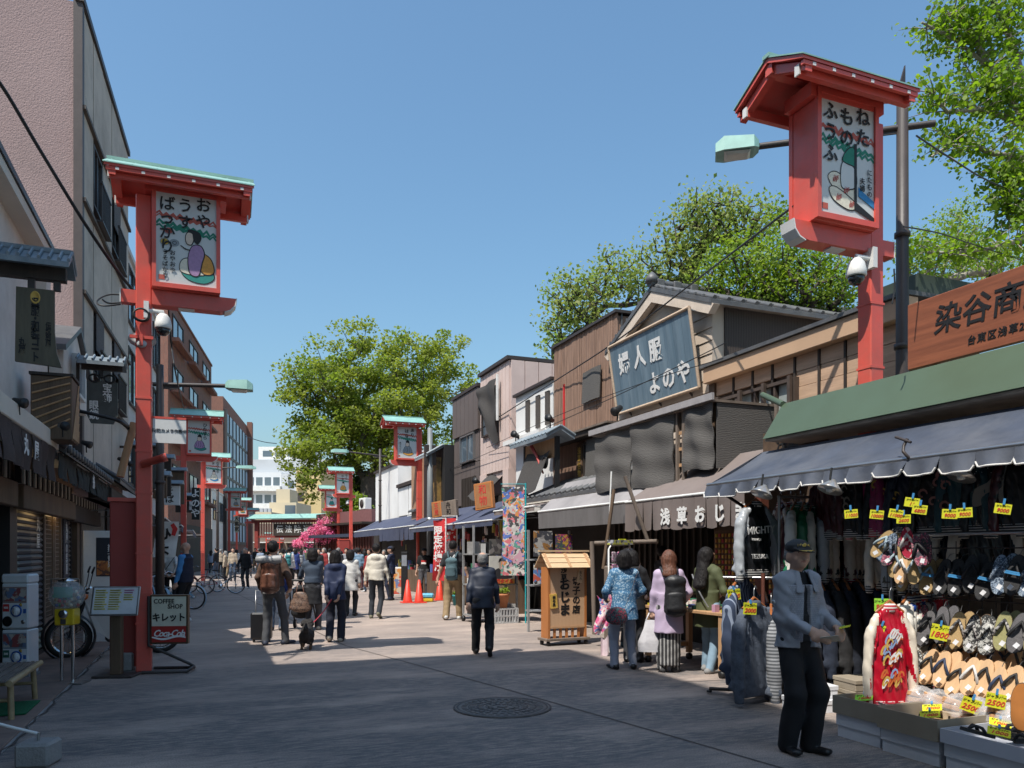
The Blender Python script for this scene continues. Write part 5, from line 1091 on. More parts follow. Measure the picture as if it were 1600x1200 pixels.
def jacket(label, loc, rz, A, B, Cc, Dd, tilt=0., scale=1., group=None, name="bomber_jacket"):
 r = thing(name, label, "jacket", loc, rz, group); r.scale = (scale,)*3
 for k, me in JM.items():
  key = (k, A.name, B.name, Cc.name, Dd.name)
  if key not in JC:
   m2 = me.copy(); mp = {'_A': A, '_B': B, '_C': Cc, '_D': Dd}
   for i in range(len(m2.materials)): m2.materials[i] = mp[m2.materials[i].name]
   JC[key] = m2
  link({'body': 'torso', 'sleevesl': 'sleeve', 'sleevesr': 'sleeve'}[k], JC[key], r)
 if 'hanger' not in JC: JC['hanger'] = MB().tube([(-.15,0,.0),(0,0,.08),(.15,0,.0)], .012, hanger_w, 6).tube([(0,0,.08),(0,0,.14),(.02,0,.17),(.04,0,.15)], .005, iron, 5).mesh("hanger")
 link("hanger", JC['hanger'], r); return r
S_ = dict(black=satin("15161a"), navy=satin("20263c"), teal=satin("1f4a52"), silver=satin("d2cec5",.28), ivory=satin("d8ccbb",.3), red=satin("b3122a",.28), blue=satin("1d3f86"), green=satin("1c6a47"), pink=satin("a02c62"), wine=satin("4a141c"), grey=satin("a0a4a8"), olive=satin("4a4a38"), beige=satin("8c7d6a"))
rb_bw = ribmat((.02,.02,.022), (.6,.58,.55)); rb_rw = ribmat((.42,.02,.04), (.7,.66,.62)); rb_gw = ribmat((.02,.17,.09), (.6,.6,.58)); rb_nw = ribmat((.02,.03,.08), (.62,.6,.57))
# jacket turned back-out at the street end of the rack
j = jacket("black jacket with grey sleeves and MIGHTY lettering hung at the open end of the rack", onY(1181,793,6.95), R(8), S_['black'], S_['grey'], rb_bw, S_['grey'], scale=1.16)
text("MIGHTY", .10, white_ink, (0,-.068,-.22), '-y', j, tilt=4, bold=.01); text("TEZUKA", .06, white_ink, (-.02,-.07,-.47), '-y', j, bold=.01); text("MANGA", .035, white_ink, (-.06,-.068,-.31), '-y', j)
rack_cols = [('green','silver',rb_gw,'green'),('silver','green',rb_gw,'green'),('navy','silver',rb_gw,'green'),('black','grey',rb_bw,'black'),('wine','ivory',rb_bw,'wine'),('black','ivory',rb_bw,'black'),('wine','ivory',rb_rw,'wine'),('ivory','ivory',rb_bw,'black'),('black','ivory',rb_bw,'navy'),('navy','ivory',rb_nw,'navy'),('ivory','ivory',rb_rw,'red'),('red','ivory',rb_rw,'red'),('ivory','ivory',rb_rw,'pink'),('olive','grey',rb_bw,'olive')]
nm_ = dict(green="green",silver="silver",navy="navy",black="black",wine="wine red",ivory="ivory",red="red",olive="olive",grey="grey",pink="pink",beige="beige",blue="blue",teal="teal")
for i, (a, c, rb, d) in enumerate(rack_cols):
 x = 6.12+i*.108; jacket(f"{nm_[a]} jacket with {nm_[c]} sleeves and {nm_[d]} stripe, {ORD[i+1]} on upper rack", (x-.1,6.72-.012*i,2.04-.004*i), R(42+rnd.uniform(-9,9)), S_[a], S_[c], rb, S_[d], scale=1.12, group="jackets on the upper rack")
r = thing("clothes_rack", "steel clothes rack carrying the upper row of jackets", "clothes rack", (6.75,6.72,0)); MB().tube([(-.95,.02,2.19),(.95,-.12,2.19)], .016, iron).build("rail", r);
for x in (-.95,.95): MB().tube([(x,0,0),(x,0,2.19)], .016, iron).build("upright", r)
MB().tube([(-.95,.02,1.28),(.95,-.12,1.26)], .016, iron).build("lower_rail", r); MB().tube([(-1.2,-.1,1.30),(-.5,-.1,1.29)], .014, iron).build("arm", r)
for i in range(15):
 a, c, rb, d = rack_cols[(i*5+6) % 14]; jacket(f"{nm_[a]} jacket with {nm_[c]} sleeves and {nm_[d]} stripe, {ORD[i]} in the shaded rear row", (6.25+i*.1,7.2-.05*i,2.1), R(66+rnd.uniform(-8,8)), S_[a], S_[c], rb, S_[d], scale=1.12, group="jackets in the rear row")
for i, (a, c) in enumerate((('ivory','ivory'),('olive','grey'),('silver','silver'),('beige','ivory'),('navy','silver'),('black','silver'))):
 jacket(f"{nm_[a]} jacket with {nm_[c]} sleeves, {ORD[i]} along the short rack behind the sandals", (6.45+.02*i,5.75-.17*i,1.95), R(-30+rnd.uniform(-12,12)), S_[a], S_[c], rb_bw, S_[a], scale=1.1, group="jackets behind the sandals")
dkn = mat("dark_navy_cotton", (.012,.016,.028), .85, .2, 8, .2, 40); dkn2 = mat("dark_indigo_cotton", (.018,.026,.048), .85, .2, 8, .2, 40); dkg = mat("charcoal_cotton", (.022,.022,.024), .85, .2, 8, .2, 40)
for i in range(9):
 m_ = (dkn, dkn2, dkg, dkn)[i % 4]; jacket(f"dark {('navy','indigo','charcoal','navy')[i % 4]} cotton coat, {ORD[i]} along the lower rack behind the capped man", (6.02+i*.13,6.55-.05*i,1.18), R(60+rnd.uniform(-6,6)), m_, m_, m_, m_, scale=1.3, group="dark coats on the lower rack", name="cotton_coat")
# high row facing the street
hi = [('wine','wine',rb_bw,'wine'),('black','black',rb_bw,'black'),('pink','pink',rb_rw,'pink'),('black','black',rb_bw,'black'),('navy','navy',rb_nw,'navy'),('black','black',rb_bw,'black'),('teal','teal',rb_bw,'teal'),('black','black',rb_bw,'black'),('black','wine',rb_bw,'black')]
for i, (a, c, rb, d) in enumerate(hi):
 y = 6.45-i*.27; jk = jacket(f"{nm_[a]} souvenir jacket, {ORD[i]} in the high row under the awning from the jacket rack", (6.22,y,2.40), R(-90+rnd.uniform(-12,12)), S_[a], S_[c], rb, S_[d], scale=.98, group="souvenir jackets in the high row")
 if i in (1,3,5,7):
  b = MB(); q = random.Random(i); m_ = [gold_ink, mat("pale_thread", (.33,.29,.24), .7), mat("rose_thread", (.45,.2,.17), .7)][i % 3]
  if i == 7:   # embroidered howling wolf
   P = smooth_loop([(-.15,-.42),(-.13,-.28),(-.02,-.23),(.05,-.15),(.13,-.06),(.15,-.1),(.13,-.2),(.12,-.32),(.13,-.42),(.09,-.42),(.06,-.32),(-.04,-.33),(-.07,-.42)], 3); blob(b, [(p.x, p.y) for p in P], m_, .070)
   for k in range(9): x, z = q.uniform(-.15,.1), q.uniform(-.16,-.02); blob(b, [(x,z),(x+.008,z),(x+.008,z+.008),(x,z+.008)], white_ink, .071)
  else:
   for k in range(7): x, z = q.uniform(-.12,.12), q.uniform(-.45,-.1); ribbon(b, [(x+.05*math.cos(t)*(1-t/9), z+.05*math.sin(t)*(1-t/9)) for t in np.linspace(0,5,9)], .012, m_, .069+.0005*k)
  b.build("embroidery", jk)
r = thing("hanging_rail", "steel rail under the awning for the high row of jackets", "rail", (6.25,5,2.55)); MB().tube([(0,2.2,0),(0,-2,0)], .014, iron).build("bar", r)
# price tags clipped to the jackets
tag_y = mat("yellow_card", (.60,.60,.02), .6, .04, 3); tag_g = mat("green_card", (.28,.62,.04), .6, .04, 3); peg_b = mat("blue_peg", (.06,.25,.5), .4)
TAGN = [0]
def price_tag(label, loc, rz, body, m=tag_y, w=.108, h=.075, tilt=0., top="ジャンパー", group="handwritten price cards"):
 r = thing("price_card", label, "price tag", loc, rz, group); r.rotation_euler = (0, R(tilt), rz)
 MB().box(-w/2,w/2,-.002,.002,-h/2,h/2, m).build("card", r); text(body, h*.52, red_ink, (.0,-.0035,-h*.17), '-y', r, bold=.015, shear=.25); text(top, h*.24, ink, (0,-.0035,h*.27), '-y', r, shear=.2)
 MB().box(-.008,.008,-.012,.012,h*.42,h*.42+.045, peg_b).build("peg", r); return r
FR = R(-52)
for px, py, d, body, lab in ((1330,803,6.7,"11000","yellow price card 11000 nearest the jacket rack"),(1370,804,6.55,"10000","yellow price card between the pink and wine jackets"),(1400,803,6.4,"11000","yellow price card 11000 under the pink jacket"),(1425,785,6.3,"11","small folded yellow price card on the black jacket"),(1437,796,6.2,"6800","tilted yellow price card 6800 on the navy jacket"),(1484,803,6.05,"9000","yellow price card 9000 left of the teal jacket"),(1507,801,5.95,"9000","yellow price card 9000 under the teal jacket"),(1567,795,5.7,"9000","yellow price card 9000 under the wolf jacket"),(1412,811,6.5,"2600","yellow price card above the bunch of sandals")):
 price_tag(lab, dep(px,py,d), FR, body, tilt=rnd.uniform(-6,14))
# red jacket stand in front
jk = jacket("red satin jacket with cream sleeves and embroidered back on the front stand", onX(1390,957,5.45), R(-18), S_['red'], S_['ivory'], rb_rw, S_['red'], scale=1.12); jk.scale = (.84,.9,1.27)
b = MB(); q = random.Random(4)
for k in range(26):
 x, z = q.uniform(-.11,.07), q.uniform(-.50,-.1); m_ = [gold_ink, white_ink, mat("orange_thread", (.6,.14,.03), .7), mat("sky_thread", (.25,.35,.55), .7)][k % 4]; ribbon(b, [(x+.035*math.cos(t), z+.03*math.sin(t*1.3)) for t in np.linspace(0, 4+q.random()*2, 8)], .009, m_, .072+.0004*k)
b.build("embroidery", jk)
for i, (a, c, rb, d) in enumerate([('navy','silver',rb_nw,'silver'),('blue','silver',rb_nw,'blue'),('red','silver',rb_rw,'red'),('blue','silver',rb_nw,'blue'),('wine','silver',rb_bw,'wine'),('red','grey',rb_rw,'red')]):
 p = onX(1420+i*9,943-i*1,5.86+i*.08); jacket(f"{nm_[a]} collared silver sleeved jacket, {ORD[i]} behind the red one", p, R(18+rnd.uniform(-5,5)), S_[c if i < 2 else a], S_[c], rb, S_[d], scale=1.12, group="jackets behind the red one")
price_tag("green price card on the jackets behind the red satin one", onX(1379,945,5.5), FR, "9000", tag_g, .13, .11)
price_tag("small yellow green card hung from the red jacket collar", onX(1375,985,5.35), FR, "98", tag_y, .07, .10, 20)
# indigo work jackets on the outer stand
stripe_m = mat_wave("indigo_stripe", (.03,.045,.085), (.22,.26,.34), 9, 'X', .9, thr=.75); indigo = mat("indigo_cotton", (.07,.085,.115), .9, .25, 30, .3, 80); cuffw = mat_wave("stripe_lining", (.06,.065,.075), (.30,.31,.33), 12, 'Z', .9)
jacket("indigo work jacket with pale vertical stripes on the outer clothes stand", onY(1160,915,7.05), R(25), stripe_m, stripe_m, stripe_m, stripe_m, scale=1.5, name="work_jacket")
jacket("plain grey blue work jacket hung nearest the capped man", onY(1178,950,6.55), R(18), indigo, indigo, indigo, indigo, scale=1.35, name="work_jacket")
jacket("grey blue work jacket with striped lining tucked behind the plain one", onY(1205,960,6.75), R(50), indigo, cuffw, indigo, indigo, scale=1.35, name="work_jacket")
jacket("dark indigo work jacket on the stand hidden behind the striped one", onY(1195,940,7.25), R(60), dkn2, dkn2, dkn2, dkn2, scale=1.4, name="work_jacket")
price_tag("yellow price card 3000 on the striped work jacket", onY(1147,929,6.9), R(-10), "3000", tag_y, .15, .12, -6); price_tag("yellow price card 2000 on the plain work jacket", onY(1172,951,6.4), R(-8), "2000", tag_y, .15, .12, 4)
r = thing("garment_stand", "low steel stand on castors holding the indigo work jackets", "clothes rack", (5.55,6.8,0)); MB().tube([(-.35,.35,.06),(.5,-.35,.06)], .02, dark_metal).tube([(-.4,-.2,.06),(.1,.5,.06)], .02, dark_metal).build("base", r); MB().tube([(.1,0,.06),(.1,0,1.35)], .022, mat("red_brown_post", (.13,.045,.03), .5)).build("post", r); MB().tube([(-.2,.3,1.3),(.45,-.3,1.3)], .014, iron).build("rail", r)
for x, y in ((-.35,.35),(.5,-.35),(-.4,-.2),(.1,.5)): MB().lathe([(.03,-.012),(.03,.012)], black, 12, (x,y,0), M=Matrix.Translation((0,0,.03)) ).build("castor", r)
# ------------------------------------------------------------------ sandals
def outline(L, W, n=22):
 P = []
 for k in range(n):
  t = 2*math.pi*k/n; x = math.sin(t); y = math.cos(t); w = W*(.5-.05*y)*(1-.10*math.exp(-((y+.1)/.35)**2)); P.append((abs(x)**.85*math.copysign(1, x)*w, y*L/2*1.0))
 return P
def sole_mesh(L, W, T, m, side):
 P = outline(L, W); b = MB(); b.prism([(x,0,z) for x, z in P], (0,T,0), side); b.prism([(x*.95,-.003,z*.97) for x, z in P], (0,.003,0), m); return b.mesh("sole", True)
def strap_mesh(L, W, m):
 b = MB()
 for s in (-1, 1): b.tube([(0,-.004,L*.27),(s*W*.16,-.034,L*.16),(s*W*.36,-.03,-.0*L),(s*W*.47,.002,-L*.12)], .0105, m, 6, .013)
 b.tube([(0,-.002,L*.28),(0,.004,L*.29)], .008, m, 6); return b.mesh("strap")
tagm = mat("white_tag", (.72,.72,.74), .6); TAGME = MB().box(-.016,.016,-.003,0,-.02,.02, tagm).mesh("price_tag")
SM = {}
straw = mat_brick("straw_mat", (.52,.36,.17), (.44,.30,.14), (.30,.20,.09), 40, .5, .25, vec='Object', rot=(R(90),0,0)); blkmat = mat_brick("black_weave", (.03,.03,.032), (.05,.05,.052), (.012,.012,.012), 40, .5, .5, rot=(R(90),0,0)); paulownia = mat("geta_wood", (.62,.40,.22), .55, .12, 4, stretch=(10,1,.6)); olive_mat = mat_brick("green_straw", (.40,.38,.18), (.33,.31,.14), (.2,.19,.08), 40, .5, .25, rot=(R(90),0,0))
leop = mat_vor("print_black_white", [(.03,.03,.03),(.5,.49,.46),(.05,.05,.05),(.4,.4,.38)], 34, .7, .2); bluep = mat_vor("print_blue_white", [(.05,.08,.13),(.35,.42,.5),(.04,.06,.1),(.25,.32,.42)], 45, .7, .2); redp = mat_vor("print_red_dots", [(.5,.02,.06),(.5,.02,.06),(.72,.5,.48),(.42,.02,.05)], 34, .7); flor = mat_vor("print_flowers", [(.04,.035,.05),(.5,.2,.25),(.08,.06,.08),(.3,.05,.1),(.05,.05,.05)], 30, .7, .3); cork = mat("sole_side", (.16,.10,.055), .8, .2, 10); rubber = mat("rubber_side", (.03,.03,.03), .8); greyw = mat_brick("grey_weave", (.16,.15,.16), (.12,.115,.12), (.06,.06,.06), 40, .5, .5, rot=(R(90),0,0))
st_black = mat("strap_black", (.015,.015,.017), .7); st_navy = mat("strap_navy", (.03,.045,.09), .7); st_dots = mat_vor("strap_dots", [(.03,.03,.035),(.03,.03,.035),(.4,.38,.36)], 60); st_white = mat("strap_white", (.6,.58,.56), .7); st_pale = mat("strap_pale_blue", (.3,.38,.42), .7)
def sandal(label, loc, rz, mats, L=.30, W=.115, T=.022, tilt=0., lean=0., group=None, tag=True, pegm=None, second=True):
 """a hanging pair, toes up, soles' upper face to -y in local space"""
 r = thing("hanging_sandals", label, "sandals", loc, rz, group); r.rotation_euler = (Matrix.Rotation(rz, 3, 'Z') @ Matrix.Rotation(R(lean), 3, 'X') @ Matrix.Rotation(R(tilt), 3, 'Y')).to_euler()
 top, side, st = mats; k = (top.name, side.name, L, W)
 if k not in SM: SM[k] = sole_mesh(L, W, T, top, side)
 k2 = (st.name, L, W)
 if k2 not in SM: SM[k2] = strap_mesh(L, W, st)
 link("sole", SM[k], r); link("strap", SM[k2], r)
 if second: o2 = link("sole", SM[k], r, loc=(.05,.034,.022)); o2.rotation_euler = (0,R(9),0)
 if tag: t = link("price_tag", TAGME, r, loc=(.01,-.04,-L*.3)); t.rotation_euler = (0,R(25),0)
 if pegm: MB().box(-.055,.055,-.045,-.035,.0,.014, pegm).box(-.05,.05,-.046,-.036,.015,.026, pegm).build("peg", r)
 MB().tube([(0,0,L*.5),(0,.03,L*.62),(0,.12,L*.68)], .003, iron, 4).build("hook", r)
 return r
kinds = {'K': ((blkmat,rubber,st_black),"black woven"), 'S': ((straw,cork,st_pale),"straw topped"), 'B': ((bluep,rubber,bluep),"blue and white printed"), 'L': ((leop,rubber,leop),"black and white printed"), 'G': ((paulownia,paulownia,st_black),"bare wood"), 'N': ((paulownia,paulownia,st_navy),"bare wood navy strapped"), 'W': ((paulownia,paulownia,st_white),"bare wood white strapped"), 'D': ((straw,cork,st_dots),"straw topped dotted strap"), 'O': ((olive_mat,cork,st_dots),"green straw topped"), 'Y': ((greyw,rubber,st_black),"grey woven"), 'F': ((flor,rubber,st_black),"dark flower printed"), 'R': ((redp,rubber,st_white),"red dotted"), 'C': ((leop,cork,st_dots),"grey printed")}
def row(seq, px0, dpx, py, X, dpy, rname, lean, L, q):
 for i, ch in enumerate(seq):
  ms, nm = kinds[ch]; p = onX(px0+dpx*i, py+dpy*i+q.uniform(-6,6), X+q.uniform(-.03,.05))
  sandal(f"{nm} sandals, {ORD[i]} along the {rname} row of the rack", p, R(-62+q.uniform(-14,14)), ms, L, L*.39, .022 if ch not in 'GNW' else .03, q.uniform(4,20), lean, "sandals hanging on the rack", True, peg_b if rname == "top" and i % 2 == 0 else None)
q = random.Random(11)
row("SKKKKBKB", 1450, 22.5, 902, 5.86, 0, "top", -6, .33, q); row("FYYDCLOYO", 1423, 24, 973, 5.82, 3, "middle", -8, .33, q); row("CGNGWGNGWG", 1428, 22, 1040, 5.70, 5, "bottom", -16, .32, q)
for i, ch in enumerate("GGWGGNG"):
 ms, nm = kinds[ch]; p = onX(1438+i*24, 1012+i*3, 5.95); sandal(f"{nm} sandals half hidden behind the bottom row, {ORD[i]} along", p, R(-60+q.uniform(-10,10)), ms, .3, .12, .03, q.uniform(-8,12), -10, "sandals behind the bottom row", False, None, False)
# bunch of sandals hung in front of the rack
for i, (ch, px, py, tl) in enumerate([('S',1378,850,35),('B',1386,855,30),('F',1393,862,26),('S',1398,878,8),('W',1408,888,4),('R',1418,848,-4),('F',1436,862,-12),('S',1428,888,2),('S',1412,900,10)]):
 ms, nm = kinds[ch]; sandal(f"{nm} sandals in the hanging bunch, {ORD[i]} from the rack side", onX(px,py,5.62+.02*i), R(-55+q.uniform(-15,15)), ms, .29, .115, .02, tl, q.uniform(-10,4), "bunch of sandals", i % 2 == 0, None, i % 3 == 0)
r = thing("sandal_rack", "black wire rack on which the sandals hang in rows", "display rack", (5.98,4.6,0)); b = MB()
for k in range(16): b.tube([(0,.85-k*.12,.3),(0,.85-k*.12,1.68)], .005, dark_metal, 4)
for z in (.75,1.18,1.3,1.62): b.tube([(0,.9,z),(0,-1.1,z)], .006, dark_metal, 4)
b.build("wire_mesh", r); MB().tube([(-.02,.78,.2),(-.02,.78,1.62),(-.02,.72,1.72),(-.02,.6,1.74),(-.02,-1.1,1.74)], .014, iron, 8).build("frame", r)
price_tag("yellow green price card clipped in the middle sandal row", onX(1468,988,5.68), FR, "1800", tag_y, .13, .13, 10); price_tag("large yellow price card in the bottom sandal row near the middle", onX(1517,1102,5.5), FR, "2500", tag_y, .13, .11, 18); price_tag("large yellow price card in the bottom sandal row near the street corner", onX(1556,1095,5.5), FR, "2500", tag_y, .13, .11, 8)
# shelf with bagged sandals, boxes in front
card = mat("brown_cardboard", (.31,.26,.195), .8, .08, 4); card_in = mat("cardboard_inside", (.46,.38,.28), .8, .06, 4); whitebox = mat("white_box", (.66,.67,.70), .6, .04, 3); plast = mat("frosted_plastic", (.50,.52,.58), .35, .05, 3)
r = thing("low_shelf", "low cardboard covered shelf with pegboard edge in front of the sandal rack", "shelf", (5.7,4.5,0)); MB().box(-.2,.3,-1.6,.62,.0,.30, card_in).build("top", r); b = MB()
for k in range(30): b.box(-.213,-.201,-1.5+k*.07,-1.49+k*.07,.16,.28, dark_wood)
b.build("holes", r)
def open_box(label, x0, x1, y0, y1, z0, h, m, mi, under=None):
 r = thing("open_box", label, "box", ((x0+x1)/2,(y0+y1)/2,0), 0, "boxes of goods on the street"); o = -Vector(r.location); t = .012; b = MB()
 b.box(x0,x1,y0,y0+t,z0,z0+h, m).box(x0,x1,y1-t,y1,z0,z0+h, m).box(x0,x0+t,y0+t,y1-t,z0,z0+h, m).box(x1-t,x1,y0+t,y1-t,z0,z0+h, m).box(x0+t,x1-t,y0+t,y1-t,z0+.0,z0+t, mi); b.build("tray", r, loc=o)
 return r
open_box("open brown cardboard tray with goods, farthest along the stall front", 5.03,5.62,4.66,5.16,.20,.15, card, card_in); open_box("open brown cardboard tray in the middle of the stall front", 4.98,5.60,4.09,4.64,.19,.16, card, card_in); open_box("frosted plastic tray of black slippers at the picture edge", 4.98,5.6,3.3,4.07,.20,.10, plast, plast)
for (x0, y0, y1, z1, lab) in ((5.06,4.68,5.13,.198,"white box lid under the farthest brown tray"),(5.02,4.11,4.62,.188,"white box lid under the middle brown tray"),(5.02,3.35,4.05,.198,"white box under the frosted plastic tray")):
 r = thing("white_carton", lab, "box", (x0+.25,(y0+y1)/2,0), 0, "white boxes under trays"); o = -Vector(r.location); MB().box(x0,x0+.52,y0,y1,0,z1*.5-.003, whitebox).build("lower_box", r, loc=o); MB().box(x0-.01,x0+.525,y0-.008,y1+.008,z1*.5,z1, whitebox).build("lid", r, loc=o)
for i, (x, y, z, m_) in enumerate([(5.2,4.95,.27,straw),(5.35,4.85,.27,flor),(5.42,5.02,.27,bluep),(5.15,4.5,.26,redp),(5.25,4.35,.26,flor),(5.4,4.45,.26,straw),(5.38,4.25,.26,redp),(5.2,4.2,.26,leop)]):
 r = thing("packed_slippers", f"{['straw','flowered','blue printed','red dotted','flowered','straw','red printed','black and white'][i]} slippers lying in the {'farthest' if i < 3 else 'middle'} tray, {ORD[i if i < 3 else i-3]} from its street side", "slippers", (x,y,z), R(20*i), "slippers in the trays"); SM.setdefault(('p',i), sole_mesh(.24,.1,.02,m_,rubber)); a = link("sole", SM[('p',i)], r); a.rotation_euler = (R(-80),0,0); a2 = link("sole", SM[('p',i)], r, loc=(.06,.02,.012)); a2.rotation_euler = (R(-74),0,R(12))
for i, (x, y) in enumerate([(5.15,3.9),(5.3,3.75),(5.2,3.6),(5.45,3.85)]):
 r = thing("black_slippers", f"black rubber slippers in the frosted tray, {ORD[i]} from the brown trays", "slippers", (x,y,.30), R(70+35*i), "black slippers"); SM.setdefault('bs', sole_mesh(.26,.1,.022,blkmat,rubber)); SM.setdefault('bst', strap_mesh(.26,.1,st_black)); a = link("sole", SM['bs'], r); a.rotation_euler = (R(-75),0,0); a = link("strap", SM['bst'], r); a.rotation_euler = (R(-75),0,0)
for x, y, z, lab, m_ in ((5.2,4.98,.345,"crumpled green card lying in the farthest brown tray",tag_g),(5.18,4.32,.335,"yellow card lying in the middle brown tray",tag_y),(5.42,4.5,.335,"narrow yellow card at the back of the middle tray",tag_y),(5.12,3.72,.335,"yellow card lying on the black slippers",tag_y),(5.45,3.95,.325,"small yellow card at the back of the frosted tray",tag_y)):
 q_ = price_tag(lab, (x,y,z), FR, "1000", m_, .14, .10, 0); q_.rotation_euler = (R(-70), R(rnd.uniform(-12,12)), FR)
poly = mat("clear_plastic", (.75,.76,.78), .12, .05, 3, trans=.0, alpha=.30, spec=.8);
for i, (px, py) in enumerate([(1438,1110),(1465,1105),(1498,1112),(1528,1118),(1560,1128),(1590,1122),(1580,1140)]):
 p = onX(px, py, 5.62); r = thing("bagged_sandals", f"wooden sandals in a clear plastic bag on the low shelf, {ORD[i]} from the red jacket", "sandals", (p.x,p.y,.31), R(q.uniform(0,180)), "bagged sandals on the shelf")
 for k in range(2): a = link("sole", SM.setdefault('bag', sole_mesh(.24,.095,.03,paulownia,mat("geta_side", (.5,.27,.13), .6))), r, loc=(.03*k,0,.035+.035*k)); a.rotation_euler = (R(-82+8*k),R(0),R(15*k))
 g = lambda s, v, i=i: ((.17+.03*math.sin(s*25+i))*math.cos(s*6.283)*math.sin(v*1.57+.0)*(1 if v < .99 else 1), (.12+.025*math.sin(s*31+i*2))*math.sin(s*6.283)*math.sin(v*1.57), .125*math.cos(v*1.57)+.02*math.sin(s*19+v*8))
 MB().grid(g, 26, 9, poly, True).build("bag", r)
r = thing("large_sole", "big orange brown leather sandal cut by the picture edge", "sandals", onX(1598,1105,5.3), R(-60)); link("sole", sole_mesh(.34,.16,.03,mat("orange_leather", (.5,.19,.05), .45),cork), r)
# boxes behind the capped man
for (x, y, z, w, d_, h, m_, lab) in ((5.62,6.05,0,.42,.36,.13,whitebox,"lower white shoe box behind the capped man"),(5.66,6.09,.135,.38,.32,.12,whitebox,"upper white shoe box behind the capped man"),(6.08,5.85,0,.4,.34,.11,card,"bottom brown shoe box beside the white ones"),(6.08,5.86,.112,.4,.34,.11,card,"middle brown shoe box beside the white ones"),(6.08,5.85,.224,.4,.34,.11,card,"top brown shoe box beside the white ones"),(5.78,5.25,0,.35,.35,.24,card,"brown carton under the red satin jacket")):
 r = thing("shoe_box", lab, "box", (x,y,z), R(-8), "shoe boxes on the ground"); MB().box(-w/2,w/2,-d_/2,d_/2,0,h*.62, m_, bev=.004).build("base", r); MB().box(-w/2-.006,w/2+.006,-d_/2-.006,d_/2+.006,h*.62+.001,h, m_, bev=.004).build("lid", r)
r = thing("carved_board", "dark weathered carved board leaning above the end of the navy awning", "sign", (6.75,7.55,2.9)); MB().box(-.02,.02,-.55,.55,-.16,.22, mat("carved_dark", (.10,.06,.035), .8, .4, 5)).build("board", r); text("浅草", .2, ink, (-.024,.1,.03), '-x', r, bold=.02)
# ================================================================== shade side: street things
tl = gr
# hanging shop signs
r = thing("hanging_kimono_sign", "dark wooden kimono shop sign hung under its own small tiled roof", "sign", onX(58,452,-1.6)); r.scale = (.52,.52,.76); P0 = Vector(r.location)
sy = P0.y; zinc = mat("zinc_blue", (.17,.21,.24), .45, .15, 4, dirt=(.4,.42,.44), dscale=2, damt=.3)
b = MB(); M_ = Matrix(((1,0,0,0),(0,1,0,0),(0,0,1,0),(0,0,0,1)))
Ms = frame((-.75,.06), (.55,.06), (0,-1))
tile_roof(b, frame((-.9,0), (.6,0), (0,-1)), 0, 1.5, .42, .32, .0, .52, zinc, .16, .03); tile_roof(b, frame((-.9,0), (.6,0), (0,1)), 0, 1.5, .42, .32, .0, .52, zinc, .16, .03); b.box(-.92,.62,-.06,.06,.5,.56, zinc); b.build("small_roof", r)
MB().box(-.9,.5,-.1,.1,.13,.3, dark_wood).box(-.15,-.03,-.05,.05,.0,.13, dark_metal).box(.28,.4,-.05,.05,.0,.13, dark_metal).build("bracket", r)
sgw = mat("sign_olive_wood", (.10,.085,.055), .6, .25, 4, .15, 20, stretch=(1,1,.25))
b = MB(); prof = [(-.34,0),(.30,0),(.30,-.55),(.34,-.85),(.42,-1.02),(-.36,-.98)]; b.prism([(x,-.05,z) for x, z in prof], (0,.08,0), sgw); bd = b.build("board", r)
text("呉服・和装コート", .145, ink, (-.02,-.058,-.56), '-y', bd, vertical=True, bold=.035, ls=.55); text("伝統創風", .10, ink, (.2,-.058,-.6), '-y', bd, vertical=True, bold=.02, ls=.6); text("丸屋", .12, ink, (-.24,-.058,-.78), '-y', bd, vertical=True, bold=.03, ls=.62)
MB().lathe([(.085,0),(.085,.01),(.06,.012),(.06,.004),(0,.004)], gold_ink, 18, M=Matrix.Translation((-.02,-.05,-.12)) @ Matrix.Rotation(R(90),4,'X')).build("crest", r)
r = thing("hanging_optician_sign", "dark hanging sign for jewellery and glasses with round spectacles under a tiny roof", "sign", onX(160,592,-1.5)); r.scale = (.7,.7,.8)
b = MB(); tile_roof(b, frame((-.45,0), (.45,0), (0,-1)), 0, .9, .34, .28, .0, .42, zinc, .14, .025); tile_roof(b, frame((-.45,0), (.45,0), (0,1)), 0, .9, .34, .28, .0, .42, zinc, .14, .025); b.build("small_roof", r); MB().box(-.4,.4,-.05,.05,.16,.26, dark_wood).box(-.5,-.44,-.04,.04,-.9,.3, dark_wood).box(-.03,.03,-.03,.03,.05,.16, dark_metal).build("bracket", r)
MB().tube([(-.15+.1*math.cos(t),-.04,.0+.07*math.sin(t)) for t in np.linspace(0,6.29,16)], .02, black).tube([(.15+.1*math.cos(t),-.04,.0+.07*math.sin(t)) for t in np.linspace(0,6.29,16)], .02, black).tube([(-.06,-.04,.02),(.06,-.04,.02)], .018, black).build("spectacles", r)
b = MB(); prof = [(-.3,-.06),(.3,-.06),(.3,-.7),(.22,-.86),(-.22,-.86),(-.3,-.7)]; b.prism([(x,-.03,z) for x, z in prof], (0,.06,0), mat("slate_board", (.07,.075,.07), .6, .2, 5)); bd = b.build("board", r)
text("宝飾", .19, white_ink, (.1,-.036,-.28), '-y', bd, vertical=True, bold=.02, ls=.75); text("眼鏡", .19, white_ink, (-.16,-.036,-.62), '-y', bd, vertical=True, bold=.02, ls=.75)
r = thing("lattice_box_sign", "brown box sign with diagonal lattice standing on the tiled eave", "sign", onX(92,640,-1.7)); r.scale = (.8,.8,.95);
MB().box(-.32,.22,-.3,.3,-.42,.38, mid_wood, bev=.01).build("box", r); b = MB()
